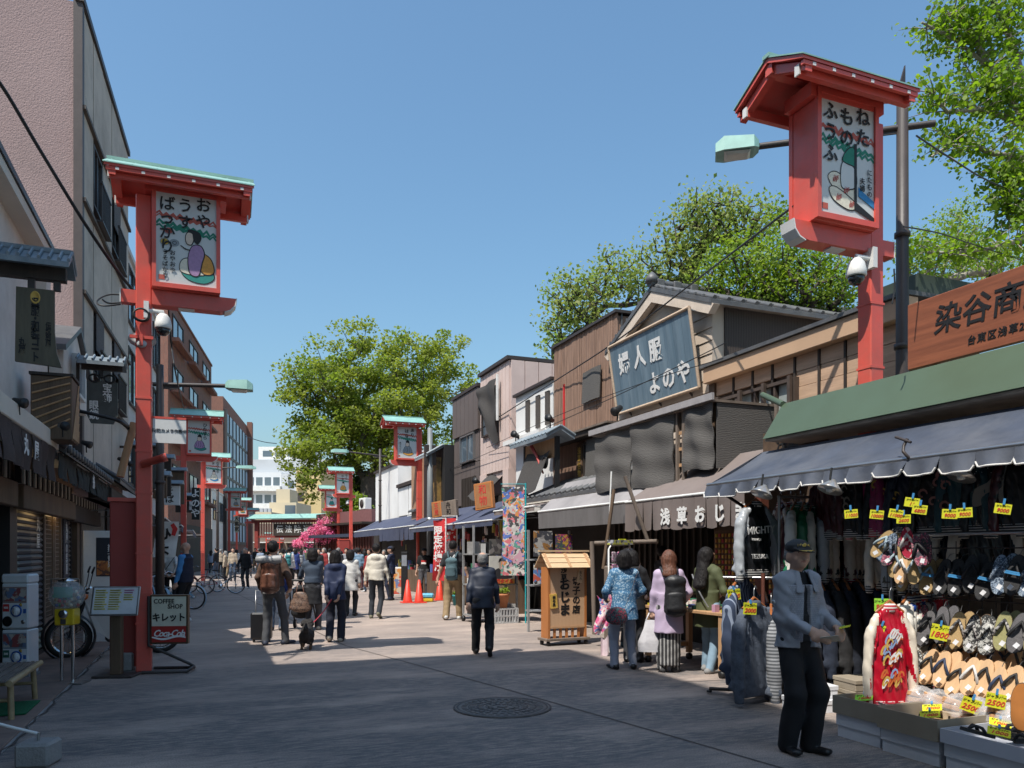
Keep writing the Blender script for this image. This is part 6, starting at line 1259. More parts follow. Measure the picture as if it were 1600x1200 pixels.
for k in range(7): b.tube([(-.3+.0*k,-.31,-.4+.11*k),(.2,-.31,-.15+.09*k)], .012, light_wood, 4); b.tube([(.23,-.28+.09*k,-.4),(.23,.28-.0*k,.36-.1*k)], .012, light_wood, 4)
b.box(-.34,.24,-.32,.32,.385,.42, dark_wood); b.build("lattice", r)
def spotlight(label, p, d, s=1., m=black):
 r = thing("spotlight", label, "spotlight", p, 0, "spotlights on the shop eaves"); q = Vector(d).to_track_quat('Z','Y').to_matrix().to_4x4() @ Matrix.Scale(s, 4)
 MB().lathe([(0,-.12),(.05,-.1),(.06,.0),(.085,.09),(.085,.11)], m, 14, M=q).build("housing", r); MB().lathe([(.078,.105),(0,.1)], mat("lamp_lens", (.6,.6,.58), .15), 14, M=q).build("lens", r); MB().tube([(0,0,0),(0,0,-.14*s),(0,.02,-.2*s)], .015*s, m, 6).build("bracket", r)
for px, py, X, d, lab in ((30,628,-1.75,(1,-.6,-.3),"black spotlight beside the hanging kimono sign"),(98,665,-1.5,(.6,-1,-.2),"black spotlight in front of the lattice box sign"),(135,693,-1.6,(1,-.5,-.4),"black spotlight on the tiled eave between the shop curtains"),(190,718,-1.4,(1,-.5,-.4),"black spotlight on the eave near the lantern pole"),(203,725,-1.3,(.4,-1,0),"black spotlight touching the lantern pole edge")):
 spotlight(lab, onX(px,py,X), d, .62)
for px, py, d, lab in ((965,640,(-.8,-.3,-.5),"twin black spotlight under the tilted blue sign corner"),(1120,690,(-.6,-.8,.1),"black spotlight by the window of the tan shop"),(860,655,(-.8,-.6,.2),"white faced spotlight on the white slit house ledge"),(806,680,(-.8,-.6,.2),"spotlight at the corner of the pink house"),(745,752,(-.8,-.6,.2),"spotlight above the orange hanging plaque"),(845,775,(-.9,-.4,-.2),"black spotlight lying on the tiled eave"),(868,770,(-.9,-.4,-.2),"second black spotlight on the tiled eave, nearer the blind")):
 spotlight(lab, onX(px,py,7.55), d, 1.1)
r = thing("utility_prop", "old round wooden pole leaning against the shop eave beside the lantern pole", "pole", onY(188,745,11.6)); MB().tube([(0,0,0),(.16,.1,.75)], .05, light_wood, 10).build("shaft", r)
# poster panel, motorbike
r = thing("white_partition", "white painted partition board with a food poster beside the lattice doors", "partition", (-1.74,15,0)); MB().box(-.25,.25,-.03,.03,.0,1.94, white_paint, bev=.01).build("board", r)
ps = MB().box(-.05,.24,-.036,-.031,1.15,1.82, mat("poster_dark", (.015,.02,.035), .3)).build("poster", r); b = MB()
for x, z, m_ in () and ((.02,1.22,(.45,.16,.04)),(.16,1.2,(.5,.25,.08)),(.1,1.32,(.4,.12,.03)),(.24,1.15,(.55,.3,.1)),(.0,1.12,(.3,.09,.03))): b.lathe([(.07,0),(.0,.004)], mat("food_%d" % int(x*100+z*1000), m_, .5, .4, 30), 10, M=Matrix.Translation((x,-.037,z)) @ Matrix.Rotation(R(90),4,'X'))
MB().box(-.04,.23,-.0385,-.0365,1.17,1.42, mat_vor("food_photo", [(.45,.16,.04),(.3,.09,.03),(.55,.28,.08),(.12,.05,.03),(.4,.13,.03)], 13, .5, .4)).build("picture", ps); text("地域一番の米", .085, white_ink, (.17,-.042,1.5), '-y', ps, vertical=True, bold=.02, ls=.6)
def wheel_mesh(rad, wd, spokes, tyre=.035):
 b = MB(); b.lathe([(rad-tyre*1.6,-wd*.5),(rad-tyre*.5,-wd*.62),(rad,-wd*.25),(rad,wd*.25),(rad-tyre*.5,wd*.62),(rad-tyre*1.6,wd*.5)], black, 30, caps=False); t = b.mesh("tyre")
 b = MB(); b.lathe([(rad-tyre*1.6,-wd*.35),(rad-tyre*2.2,0),(rad-tyre*1.6,wd*.35)], chrome, 30, caps=False).lathe([(0,-wd),(.03,-wd),(.03,wd),(0,wd)], chrome, 10);
 for k in range(spokes): a = 2*math.pi*k/spokes; c = a+(.35 if k % 2 else -.35); b.tube([(.03*math.cos(c),.03*math.sin(c),(wd if k % 2 else -wd)*.7),((rad-tyre*2)*math.cos(a),(rad-tyre*2)*math.sin(a),0)], .003, iron, 4, caps=False)
 return t, b.mesh("rim")
def add_wheel(root, x, z, ms):
 w = link("wheel", None, root, loc=(x,0,z)); w.rotation_euler = (R(90),0,0); link("tyre", ms[0], w); link("rim", ms[1], w); return w
r = thing("delivery_motorbike", "white and black delivery motorbike parked behind the menu stand", "motorbike", gr(190,1030)+Vector((-.12,.45,0)), R(180+12)); wm = wheel_mesh(.31,.075,24,.045)
add_wheel(r,.62,.31,wm); add_wheel(r,-.62,.31,wm); bkm = mat("bike_dark", (.02,.022,.028), .35, coat=.3); cream_p = mat("cream_plastic", (.58,.56,.50), .35, .05, 4, coat=.3)
for s in (-1, 1): MB().prism([(.36,s*.16,.98),(.44,s*.16,.9),(.30,s*.2,.45),(.12,s*.2,.28),(-.02,s*.18,.36),(.10,s*.17,.66)], (0,s*.02,0), cream_p).build("leg_shield", r, fix=True)
b = MB(); b.tube([(.62,.06,.31),(.46,.06,.72),(.38,.05,.98)], .026, bkm).tube([(.62,-.06,.31),(.46,-.06,.72),(.38,-.05,.98)], .026, bkm).tube([(.36,0,.86),(.12,0,.5),(-.2,0,.52),(-.62,0,.62)], .05, bkm).tube([(-.1,.05,.45),(-.62,.06,.31)], .035, bkm).tube([(-.1,-.05,.45),(-.62,-.06,.31)], .035, bkm); b.build("frame", r)
MB().lathe([(.33,-.06),(.36,-.02),(.36,.02),(.33,.06)], bkm, 24, (0,0,0), caps=False, M=Matrix.Translation((.62,0,.32)) @ Matrix.Rotation(R(90),4,'X')).build("front_guard", r)
MB().box(-.14,.14,-.1,.1,.22,.46, mat("engine_metal", (.12,.12,.12), .4, .2, 8, metal=.6), bev=.03).tube([(.1,-.12,.26),(-.3,-.14,.24),(-.75,-.14,.28)], .04, chrome).build("engine", r)
MB().box(-.55,-.02,-.13,.13,.72,.82, blackcloth, bev=.04).build("saddle", r); MB().box(-.95,-.5,-.15,.15,.78,.81, bkm).tube([(-.6,.12,.8),(-.75,.12,.55)], .012, iron).build("carrier", r)
MB().tube([(.36,-.32,1.06),(.4,-.15,1.02),(.42,0,.98),(.4,.15,1.02),(.36,.32,1.06)], .016, chrome).build("handlebar", r); MB().lathe([(.0,-.08),(.08,-.05),(.095,.03),(.09,.05),(0,.06)], bkm, 14, M=Matrix.Translation((.47,0,.93)) @ Matrix.Rotation(R(90),4,'Y')).build("headlamp", r)
for s in (-1, 1): MB().tube([(.38,s*.22,1.03),(.33,s*.3,1.28)], .007, black).lathe([(0,-.012),(.055,-.01),(.055,.01),(0,.012)], black, 12, M=Matrix.Translation((.33,s*.32,1.31)) @ Matrix.Rotation(R(70),4,'Y')).build("mirror", r); MB().lathe([(0,-.05),(.035,-.02),(.035,.03),(0,.04)], mat("orange_lens", (.6,.15,.02), .3), 10, (.42,s*.2,.92)).build("indicator", r)
MB().tube([(-.05,.1,.25),(-.15,.2,.02)], .014, black).build("side_stand", r); b = MB()
for k in range(9): b.tube([(.5,-.17+.0425*k,.98),(.5,-.17+.0425*k,1.18)], .004, iron, 4); b.tube([(.84,-.17+.0425*k,.98),(.84,-.17+.0425*k,1.18)], .004, iron, 4)
for z in (.98,1.05,1.12,1.18): b.tube([(.5,-.17,z),(.84,-.17,z),(.84,.17,z),(.5,.17,z),(.5,-.17,z)], .004, iron, 4)
b.build("basket", r)
def bicycle(label, p, rz, fm, rad=.33):
 r = thing("bicycle", label, "bicycle", p, rz, "bicycles along the shady side"); wm = wheel_mesh(rad,.035,20,.02); add_wheel(r,.53,rad,wm); add_wheel(r,-.53,rad,wm)
 b = MB(); b.tube([(.53,0,rad),(.42,0,.78),(.38,0,.92)], .016, fm).tube([(.43,0,.72),(.0,0,.28),(-.16,0,.82)], .02, fm).tube([(-.53,.04,rad),(-.12,0,.68)], .012, fm).tube([(-.53,-.04,rad),(-.12,0,.68)], .012, fm).tube([(-.53,.05,rad),(0,.03,.28)], .012, fm).tube([(.42,0,.6),(.1,0,.38)], .018, fm); b.build("frame", r)
 MB().box(-.30,-.05,-.07,.07,.84,.90, black, bev=.03).build("saddle", r); MB().tube([(.28,-.28,.98),(.36,-.22,1.02),(.38,0,.95),(.36,.22,1.02),(.28,.28,.98)], .012, chrome).build("handlebar", r)
 b = MB(); b.lathe([(rad+.03,-.03),(rad+.035,0),(rad+.03,.03)], fm, 24, caps=False, M=Matrix.Translation((-.53,0,rad)) @ Matrix.Rotation(R(90),4,'X')); b.build("mudguard", r); MB().lathe([(.09,-.005),(.09,.005)], chrome, 16, M=Matrix.Translation((0,-.05,.28)) @ Matrix.Rotation(R(90),4,'X')).tube([(0,-.06,.28),(.12,-.1,.18)], .01, chrome).tube([(0,.06,.28),(-.12,.1,.38)], .01, chrome).build("crank", r); MB().tube([(-.2,-.06,.72),(-.75,-.06,.72),(-.75,.06,.72),(-.2,.06,.72)], .008, iron).build("carrier", r); b = MB()
 for z in (.8,.9,1.0):
  b.tube([(.48,-.15,z),(.78,-.13,z),(.78,.13,z),(.48,.15,z),(.48,-.15,z)], .005, dark_metal, 4)
 for k in range(7): b.tube([(.5+.045*k,-.14,.8),(.5+.045*k,-.14,1.0)], .004, dark_metal, 4)
 b.build("basket", r); return r
bl = mat("light_blue_paint", (.22,.38,.5), .35, coat=.3); rdp = mat("bike_red", (.4,.03,.03), .35, coat=.3); slv = mat("bike_silver", (.5,.5,.5), .3, metal=.6)
bicycle("pale blue bicycle standing behind the man in the navy vest", gr(275,952), R(150), bl); bicycle("red framed bicycle behind the vest man, next to the silver wheeled one", gr(318,926), R(200), rdp); bicycle("silver wheeled bicycle parked side on nearest the man with the cane", gr(345,928), R(5), slv); bicycle("blue handled bicycle just behind the coffee sign", gr(247,962), R(110), bl)
# ------------------------------------------------------------------ capsule machines
wpl = mat("white_plastic", (.70,.71,.73), .35, .03, 3, coat=.2); rubk = mat("black_hole", (.008,.008,.009), .4); bluek = mat("blue_plastic", (.05,.13,.4), .35); clr = mat("clear_window", (.45,.5,.52), .08, .1, 3, alpha=.45)
r = thing("capsule_machine", "white double capsule toy vending machine by the closed shutter", "vending machine", gr(28,1062)+Vector((0,.15,0)), R(-16)); r.scale = (.66,.66,.76)
MB().box(-.25,.25,-.2,.22,.0,.08, grey_m).build("base", r)
for lv, z0 in ((0,.08),(1,.83)):
 lb = "upper" if lv else "lower"
 h = MB().box(-.235,.235,-.2,.2,z0,z0+.73, wpl, bev=.02).build("cabinet", r)
 MB().box(-.21,.21,-.207,-.2,z0+.42,z0+.68, mat("toy_print%d" % lv, [(.25,.28,.33),(.32,.22,.2)][lv], .3), bev=.0).build("picture_window", h)
 MB().box(-.2,.2,-.212,-.2075,z0+.45,z0+.66, mat_vor("toy_leaflet%d" % lv, [(.4,.32,.28),(.15,.2,.32),(.5,.45,.4),(.3,.08,.08),(.12,.12,.15)], 9+3*lv, .3, .3)).build("leaflet", h)
 dialM = Matrix.Translation((.03,-.2,z0+.29)) @ Matrix.Rotation(R(90),4,'X'); MB().lathe([(.10,0),(.10,.02),(.08,.025),(.08,.02),(0,.02)], bluek, 20, M=dialM).lathe([(.075,.021),(.07,.035),(0,.04)], wpl, 18, M=dialM).box(-.015,.015,-.07,.07,.035,.06, wpl, dialM).build("dial", h)
 MB().lathe([(.085,0),(.085,.012),(.065,.014),(0,.004)], rubk, 20, M=Matrix.Translation((-.13,-.2,z0+.12)) @ Matrix.Rotation(R(90),4,'X')).build("chute", h); MB().lathe([(.035,0),(.035,.012),(0,.013)], iron, 14, M=Matrix.Translation((.15,-.2,z0+.11)) @ Matrix.Rotation(R(90),4,'X')).build("coin_return", h)
 MB().box(-.21,-.1,-.206,-.2,z0+.28,z0+.40, mat("red_sticker" if lv else "green_sticker", (.5,.04,.04) if lv else (.03,.12,.08), .5)).build("price_sticker", h); text("400" if lv else "300", .05, white_ink, (-.155,-.2075,z0+.34), '-y', h, bold=.03)
 MB().box(.15,.2,-.208,-.2,z0+.25,z0+.32, bluek).lathe([(.03,0),(0,.01)], mat("gold_btn", (.5,.3,.06), .4), 12, M=Matrix.Translation((.1,-.2,z0+.385)) @ Matrix.Rotation(R(90),4,'X')).build("badge", h)
MB().box(-.245,.245,-.21,.2,1.561,1.72, wpl, bev=.03).build("top", r)
r = thing("gumball_machine", "round glass gumball machine on two chrome legs and a flat foot", "vending machine", gr(100,1070)+Vector((.02,.1,0)), R(-14)); r.scale = (.85,)*3
MB().box(-.26,.26,-.17,.17,0,.03, iron, bev=.008).build("base", r);
for s in (-1, 1): MB().tube([(s*.075,0,.03),(s*.075,0,.83)], .024, chrome, 10).build("leg", r)
yl = mat("yellow_enamel", (.62,.42,.02), .35, coat=.3); MB().box(-.13,.13,-.11,.11,.83,1.06, yl, bev=.015).build("body", r); MB().lathe([(.06,0),(.06,.03),(.025,.04),(0,.04)], chrome, 16, M=Matrix.Translation((0,-.11,.99)) @ Matrix.Rotation(R(90),4,'X')).box(-.035,.035,-.135,-.11,.85,.92, chrome).build("coin_mechanism", r)
MB().lathe([(.12,0),(.19,.06),(.235,.16),(.22,.27),(.15,.36),(.1,.385)], mat("globe_glass", (.7,.74,.74), .03, trans=.0, alpha=.28, spec=.9), 26, (0,0,1.06)).build("globe", r); MB().lathe([(.11,0),(.13,.03),(0,.06)], chrome, 20, (0,0,1.43)).build("lid", r)
b = MB(); q = random.Random(3); gm = [mat("gum_%d" % i, c, .35) for i, c in enumerate([(.5,.05,.05),(.05,.3,.12),(.5,.45,.35),(.35,.2,.08),(.08,.12,.3)])]
for k in range(60): a = q.uniform(0,6.28); rr = .17*math.sqrt(q.random()); z = 1.1+q.uniform(0,.2); b.lathe([(0,-.028),(.024,-.014),(.024,.014),(0,.028)], gm[k % 5], 7, (rr*math.cos(a), rr*math.sin(a), z))
o_ = b.build("capsules", r); o_["kind"] = "stuff"; MB().box(-.12,.12,-.14,-.13,1.22,1.37, pt['green']).build("leaflet", r)
# menu stand
r = thing("menu_stand", "slanted menu board with yellow lists on a wooden post beside the lantern", "menu stand", gr(182,1058)+Vector((0,.05,0)), R(-16)); MB().box(-.24,.24,-.17,.17,0,.03, dark_metal, bev=.006).build("base", r); MB().box(-.065,.065,-.05,.05,.03,.86, mid_wood, bev=.006).build("post", r)
Mt = Matrix.Translation((0,-.04,.96)) @ Matrix.Rotation(R(-16),4,'X'); bd = MB().box(-.29,.29,-.015,.015,-.19,.19, iron, Mt, bev=.01).build("board", r); MB().box(-.265,.265,-.019,-.0155,-.17,.17, mat("menu_paper", (.62,.64,.66), .3, coat=.3), Mt).build("sheet", bd); b = MB(); q = random.Random(8)
for cx, n, w in ((-.17,9,.075),(-.0,9,.075),(.16,5,.06)):
 for k in range(n): b.box(cx-w,cx+w*q.uniform(.6,1),-.0215,-.0195,.125-k*.03,.143-k*.03, mat("menu_yellow", (.55,.48,.12), .6) if cx < .1 or k > 1 else mat("menu_pink", (.55,.25,.4), .6), Mt)
 for k in range(n): b.box(cx-w*.9,cx+w*q.uniform(.2,.8),-.0235,-.0217,.131-k*.03,.136-k*.03, ink, Mt)
b.build("printed_list", bd)
def block(label, p, s, rz):
 r = thing("concrete_block", label, "concrete block", p, rz); MB().box(-s[0],s[0],-s[1],s[1],0,s[2], concrete, bev=.02).build("block", r); return r
block("grey concrete block at the foot of the lantern pole", gr(196,1048)+Vector((.0,.02,0)), (.10,.1,.24), R(-10)); q_ = block("concrete block holding a chain at the near corner", gr(56,1200)+Vector((0,.1,0)), (.12,.12,.18), R(-14)); MB().tube([(0,0,.18),(0,0,.24)], .012, iron).build("eye_bolt", q_)
cable("white chain running from the near concrete block out of view", [Vector(q_.location)+Vector((0,0,.23)), Vector(q_.location)+Vector((-.3,.05,.33)), Vector(q_.location)+Vector((-.7,.1,.5))], .012, white_paint, "chain")
# coffee shop sign
r = thing("coffee_shop_sign", "lit box sign for a coffee shop on a dark tube stand beside the lantern", "sign", gr(262,1050)+Vector((.03,.0,0)), R(-15)); r.scale = (.88,.88,.98); fr = mat("sign_bronze", (.10,.065,.04), .4, metal=.4)
MB().box(-.27,.27,-.05,.05,.38,1.04, fr, bev=.008).build("frame", r); ivp = mat("sign_ivory", (.62,.60,.48), .35, coat=.2); redp_ = mat("sign_red", (.36,.03,.025), .35, coat=.2); pn = MB().box(-.245,.245,-.056,-.051,.62,1.015, ivp).box(-.245,.245,-.056,-.051,.405,.6195, redp_).build("face", r)
text("COFFEE", .085, ink, (-.07,-.059,.95), '-y', pn, bold=.02); text("SHOP", .085, ink, (.09,-.059,.88), '-y', pn, bold=.02); text("キレット", .12, ink, (0,-.059,.73), '-y', pn, bold=.035); text("Coca-Cola", .125, white_ink, (.0,-.059,.52), '-y', pn, bold=.02, shear=.35, cs=.82)
b = MB(); ribbon(b, [(-.24+.03*k, .465+.018*math.sin(k*.42+2.6)) for k in range(17)], .014, white_ink, .0592); b.build("swash", pn)
MB().tube([(-.3,-.02,1.02),(-.3,-.02,.36),(.26,.06,.10),(.33,.05,.06),(.30,-.22,.03),(-.32,-.25,.03)], .022, dark_metal, 8).tube([(.33,.05,.06),(.30,.2,.03),(-.3,.2,.03)], .022, dark_metal, 8).build("stand", r)
# bamboo bench and mat
r = thing("bamboo_bench", "low bench with a split bamboo seat and bamboo legs at the picture edge", "bench", gr(0,1112)+Vector((-.12,-.05,0)), R(0)); bam = mat("bamboo_bar", (.33,.24,.13), .5, .3, 9, stretch=(1,.3,1)); bamd = mat("bamboo_slat", (.16,.135,.115), .55, .45, 10, stretch=(1,.3,1)); b = MB()
for k in range(17): x = -.30+.04*k; MB().box(x-.016,x+.016,-.75,.62,.40+.004*(k % 2),.415+.004*(k % 2), bamd, bev=.003).build("slat", r)
for s in (-.33,.36): MB().tube([(s,-.75,.39),(s,.66,.39)], .03, bam, 10).build("side_rail", r)
for x in (-.3,.32):
 for y in (-.5,.5): MB().tube([(x,y,.38),(x*1.05,y*1.06,.0)], .027, bam, 10).build("leg", r)
MB().tube([(-.3,.5,.2),(.32,.5,.2)], .018, bam).tube([(-.3,-.5,.2),(.32,-.5,.2)], .018, bam).build("stretcher", r)
tag_ = MB().box(-2.3,-1.62,8.55,9.25,.03,.042, mat("green_turf_mat", (.008,.13,.05), .95, .2, 40, .6, 200)); tag_.build("green_mat", None, "small bright green artificial turf mat beside the bamboo bench", "mat")
# small shop things further along the shady side
def awn(label, X0, X1, Y0, Y1, z0, z1, m, val=.18, flaps=0, under=True, name="awning", skirt=None):
 r = thing(name, label, "awning", ((X0+X1)/2,(Y0+Y1)/2,z0)); o = -Vector(r.location); s = 1 if X1 > X0 else -1
 f = lambda u, v: (X0+(X1-X0)*v, Y0+(Y1-Y0)*u, z1+(z0-z1)*v-.03*math.sin(v*3.14)+.008*math.sin(u*40)*v)
 MB().grid(f, 30, 6, m, True, (0,0,-.01)).build("canopy", r, loc=o)
 MB().tube([(X1,Y0,z0),(X1,Y1,z0)], .022, white_paint, 8).build("front_bar", r, loc=o)
 for y in (Y0, Y1): MB().tube([(X1,y,z0-.01),(X0,y,(z0+z1)/2-.25)], .015, iron, 6).build("arm", r, loc=o)
 if flaps:
  w = (Y1-Y0)/flaps
  for k in range(flaps):
   g = lambda u, v, k=k: (X1+s*(.006+.02*math.sin(u*3.14+k)*v), Y0+w*(k+.02+.96*u), z0-val*v-.015*math.sin(u*3.14)*v+.01*math.sin(k*2.3)*v)
   MB().grid(g, 5, 3, skirt or m, True, (-s*.006,0,0)).build("flap", r, loc=o)
 elif val: MB().grid(lambda u, v: (X1+s*(.005+.012*math.sin(u*30)*v), Y0+(Y1-Y0)*u, z0-val*v), 30, 3, skirt or m, True, (-s*.006,0,0)).build("valance", r, loc=o)
 return r
navy2 = mat("navy_awning", (.045,.055,.10), .8, .1, 4, dirt=(.12,.13,.16), dscale=1, damt=.3); brown2 = mat("brown_awning", (.175,.14,.128), .85, .08, 3, .1, 60, dirt=(.2,.17,.16), dscale=1, damt=.4); grey2 = mat("grey_awning", (.30,.28,.28), .7, .06, 2, dirt=(.16,.15,.15), dscale=1.2, damt=.6); grey3 = mat("grey_awning_skirt", (.15,.14,.14), .8, .1, 3, dirt=(.07,.065,.06), dscale=3, damt=.7, stretch=(1,1,.3))
for (Y0, Y1, m, lab) in ((17.5,20.5,dkgreen_cloth,"dark shop awning just past the red cabinet"),(22,27,brown_cloth,"brown shop awning behind the second shady lantern pole"),(28,34,navy2,"dark navy awning on the shady side beyond the second lantern"),(35,43,navy2,"long navy awning far down the shady side"),(45,55,brown_cloth,"dark brown awning in front of the brick building")):
 awn(lab, -2.3+(Y0-20)*.03, -1.1+(Y0-20)*.035, Y0, Y1, 2.45, 2.85, m, .22, 0)
for Y in (19.5,25.5,31,38): MB
for px0, px1, py0, py1, d, m_, wds, c_, lab in ((300,312,762,812,26.5,black,"よのや","w","black vertical shop sign with white characters behind the second shady lantern"),(367,373,806,832,62,cream,"大黒家","k","cream vertical sign with black characters among the far shady lanterns")):
 a, c = dep(px0,py1,d), dep(px1,py0,d); r = thing("vertical_sign", lab, "sign", ((a.x+c.x)/2,a.y,a.z), R(-10)); w = abs(c.x-a.x)/2; h = c.z-a.z; MB().box(-w,w,-.05,.05,0,h, m_).build("board", r); text(wds, h/len(wds)*.85, white_ink if c_ == "w" else ink, (0,-.054,h/2), '-y', r, vertical=True, bold=.02, ls=.85)
r = thing("hanging_banner", "white banner with red mark and black brush kana by the dark lamp post", "banner", dep(262,815,15.5), R(-15)); MB().grid(lambda u, v: (-.22+.44*u-.06*v, .03*math.sin(v*5), -.72*v), 5, 8, white_paint, True, (0,.004,0)).build("cloth", r); text("ひょ", .3, ink, (-.06,-.045,-.42), '-y', r, vertical=True, bold=.03, ls=.75); b = MB(); ribbon(b, [(.1,-.05),(.16,-.15),(.12,-.28)], .05, red_ink, .045); b.build("mark", r)
q = random.Random(19); wl = mat("shop_wall_shade", (.12,.09,.07), .8, .3, 2)
for i, (Y, z, w, h, c) in enumerate([(19.2,3.0,.5,.9,"slate"),(21,2.9,.6,.5,"mid"),(23.4,3.1,.45,1.0,"dark"),(26,3.0,.6,.6,"pale"),(29,3.2,.5,1.1,"mid"),(33,3.1,.6,.6,"dark")]):
 X = -1.3+(Y-19)*.03; m_ = dict(slate=MATS["slate_board"], mid=mid_wood, dark=dark_wood, pale=white_paint)[c]; nm = dict(slate="grey slate", mid="brown wooden", dark="dark wooden", pale="white")[c]
 r = thing("hanging_shop_sign", f"small {nm} shop sign jutting from the shady fronts, {ORD[i]} beyond the tall lantern", "sign", (X,Y,z), R(-8)); MB().box(-w/2,w/2,-.04,.04,0,h, m_, bev=.01).build("board", r); text(["花","茶","寿司","そば","菓子","和"][i], .26, ink if c == "pale" else white_ink, (0,-.045,h/2), '-y', r, vertical=True, ls=.8, bold=.02); MB().box(-w/2-.3,w/2,-.03,.03,h+.002,h+.05, dark_metal).build("bracket", r); b = MB(); b.prism([(-w/2-.1,-.2,h+.06),(-w/2-.1,0,h+.18),(-w/2-.1,.2,h+.06)], (w+.2,0,0), zinc); b.build("small_roof", r)
# ================================================================== sunny side: awnings, stands, displays
r = awn("brown canvas awning with scalloped flaps and white shop name over the comb stall", 7.25, 6.32, 7.95, 10.93, 2.38, 3.02, brown2, .46, 11); o = -Vector(r.location)
for i, ch in enumerate("浅草おじま"): text(ch, .25, white_ink, Vector((6.285,9.72-.43*i,2.08))+o, '-x', r, bold=.04)
awn("pale grey awning with a grey stained skirt beside the brown lettered one", 7.2, 6.55, 11.0, 15.0, 2.42, 3.06, grey2, .36, 0, skirt=grey3)
awn("narrow brown awning above the poster cart", 7.6, 6.5, 15.1, 17.6, 2.55, 2.9, brown2, .1); awn("navy awning between the colourful banner and the red banners", 7.8, 6.5, 17.7, 20.8, 2.35, 3.0, navy2, .14); awn("second navy awning farther along by the tall grey pole", 7.8, 6.5, 21, 26, 2.35, 3.0, navy2, .14); awn("dark blue awning with short curtains beyond the traffic cones", 8.2, 6.9, 27, 33, 2.5, 3.1, navy2, .5, 8); awn("faded navy awning near the big tree", 8.6, 7.4, 34, 42, 2.6, 3.2, navy2, .3)
# standing wooden sign
r = thing("standing_shop_sign", "orange wooden standing sign with a shingled roof and brush characters on castors", "sign", gr(886,1008)+Vector((0,.12,0)), R(3)); orangew = mat("orange_side_wood", (.44,.165,.05), .5, .15, 4, .05, 20, stretch=(1,1,.3)); facew = mat_wave("striped_face_wood", (.60,.385,.23), (.52,.31,.175), 12, 'X', .55)
MB().box(-.42,.42,-.17,.17,.08,.125, grey_wood, bev=.006).build("base", r)
for x in (-.36,.36):
 for y in (-.12,.12): MB().lathe([(0,-.02),(.038,-.02),(.038,.02),(0,.02)], black, 12, M=Matrix.Translation((x,y,.038)) @ Matrix.Rotation(R(90),4,'Y')).build("castor", r)
MB().box(-.37,-.33,-.13,.13,.125,1.32, orangew).build("side_panel", r); MB().box(.33,.37,-.13,.13,.125,1.32, orangew).build("side_panel", r); fp = MB().box(-.328,.328,-.125,-.10,.32,1.30, facew).build("face_panel", r); MB().box(-.328,.328,-.135,-.09,.29,.318, light_wood).box(-.328,.328,-.135,-.09,1.302,1.33, light_wood).build("rail", r)
for k in range(5): MB().box(-.26+.115*k,-.215+.115*k,-.115,-.095,.125,.288, orangew).build("slat", r)
for s in (-1, 1):
 a, c = Vector((-.44,0,1.55)), Vector((-.44,s*.25,1.30))
 for k in range(3):
  p, q_ = a.lerp(c, k/3), a.lerp(c, (k+1)/3); n = Vector((0,s*.7,.7)); b = MB(); b.prism([p+n*.012, q_+n*.022, q_+n*.008, p], (.88,0,0), hinoki); b.build("roof_board", r)
 b = MB()
 for x in (-.42,-.03,.36): MB().prism([(x,0,1.585),(x,s*.26,1.325),(x,s*.26,1.30),(x,0,1.56)], (.05,0,0), light_wood).build("roof_batten", r)
MB().box(-.48,.48,-.035,.035,1.575,1.605, hinoki).build("ridge", r)
text("浅草", .12, sh_, (-.07,-.128,1.20), '-y', fp, vertical=True, bold=.03, ls=.8); text("おじま", .21, sh_, (-.05,-.128,.80), '-y', fp, vertical=True, bold=.045, ls=.8); text("切子の店", .155, sh_, (.17,-.128,.83), '-y', fp, vertical=True, bold=.03, ls=.8)
t1 = MB().box(-.055,.055,-.15,-.127,-.12,.12, MATS["cypress_wood"], Matrix.Translation((.24,0,1.17)) @ Matrix.Rotation(R(12),4,'Y')).build("nameplate", r); text("名入れ", .05, ink, (.24,-.153,1.17), '-y', t1, vertical=True, ls=.8); t2 = MB().box(-.065,.065,-.15,-.127,-.12,.12, gold_ink, Matrix.Translation((-.27,0,.75)) @ Matrix.Rotation(R(-5),4,'Y')).build("nameplate", r); text("銀の鳥", .055, ink, (-.27,-.153,.75), '-y', t2, vertical=True, ls=.85, bold=.03)
# bamboo props beside it
r = thing("timber_prop", "old grey timber posts and rail propping the awnings behind the wooden sign", "post", (6.1,11.0,0)); MB().box(-.1,.1,-.09,.09,0,1.35, grey_wood, bev=.02).build("post", r); MB().tube([(-.1,.1,1.3),(.1,.1,2.6)], .03, mid_wood).build("pole", r); MB().tube([(.25,-.7,1.75),(-.1,-.6,2.75)], .03, grey_wood).build("pole", r); MB().tube([(0,.15,1.2),(.08,.15,2.9)], .014, white_paint).build("pipe", r); MB().tube([(-.1,.4,1.72),(.3,-.9,1.74)], .035, grey_wood).build("rail", r); MB().tube([(-.1,.4,.2),(-.15,.4,1.75)], .04, grey_wood).build("post", r)
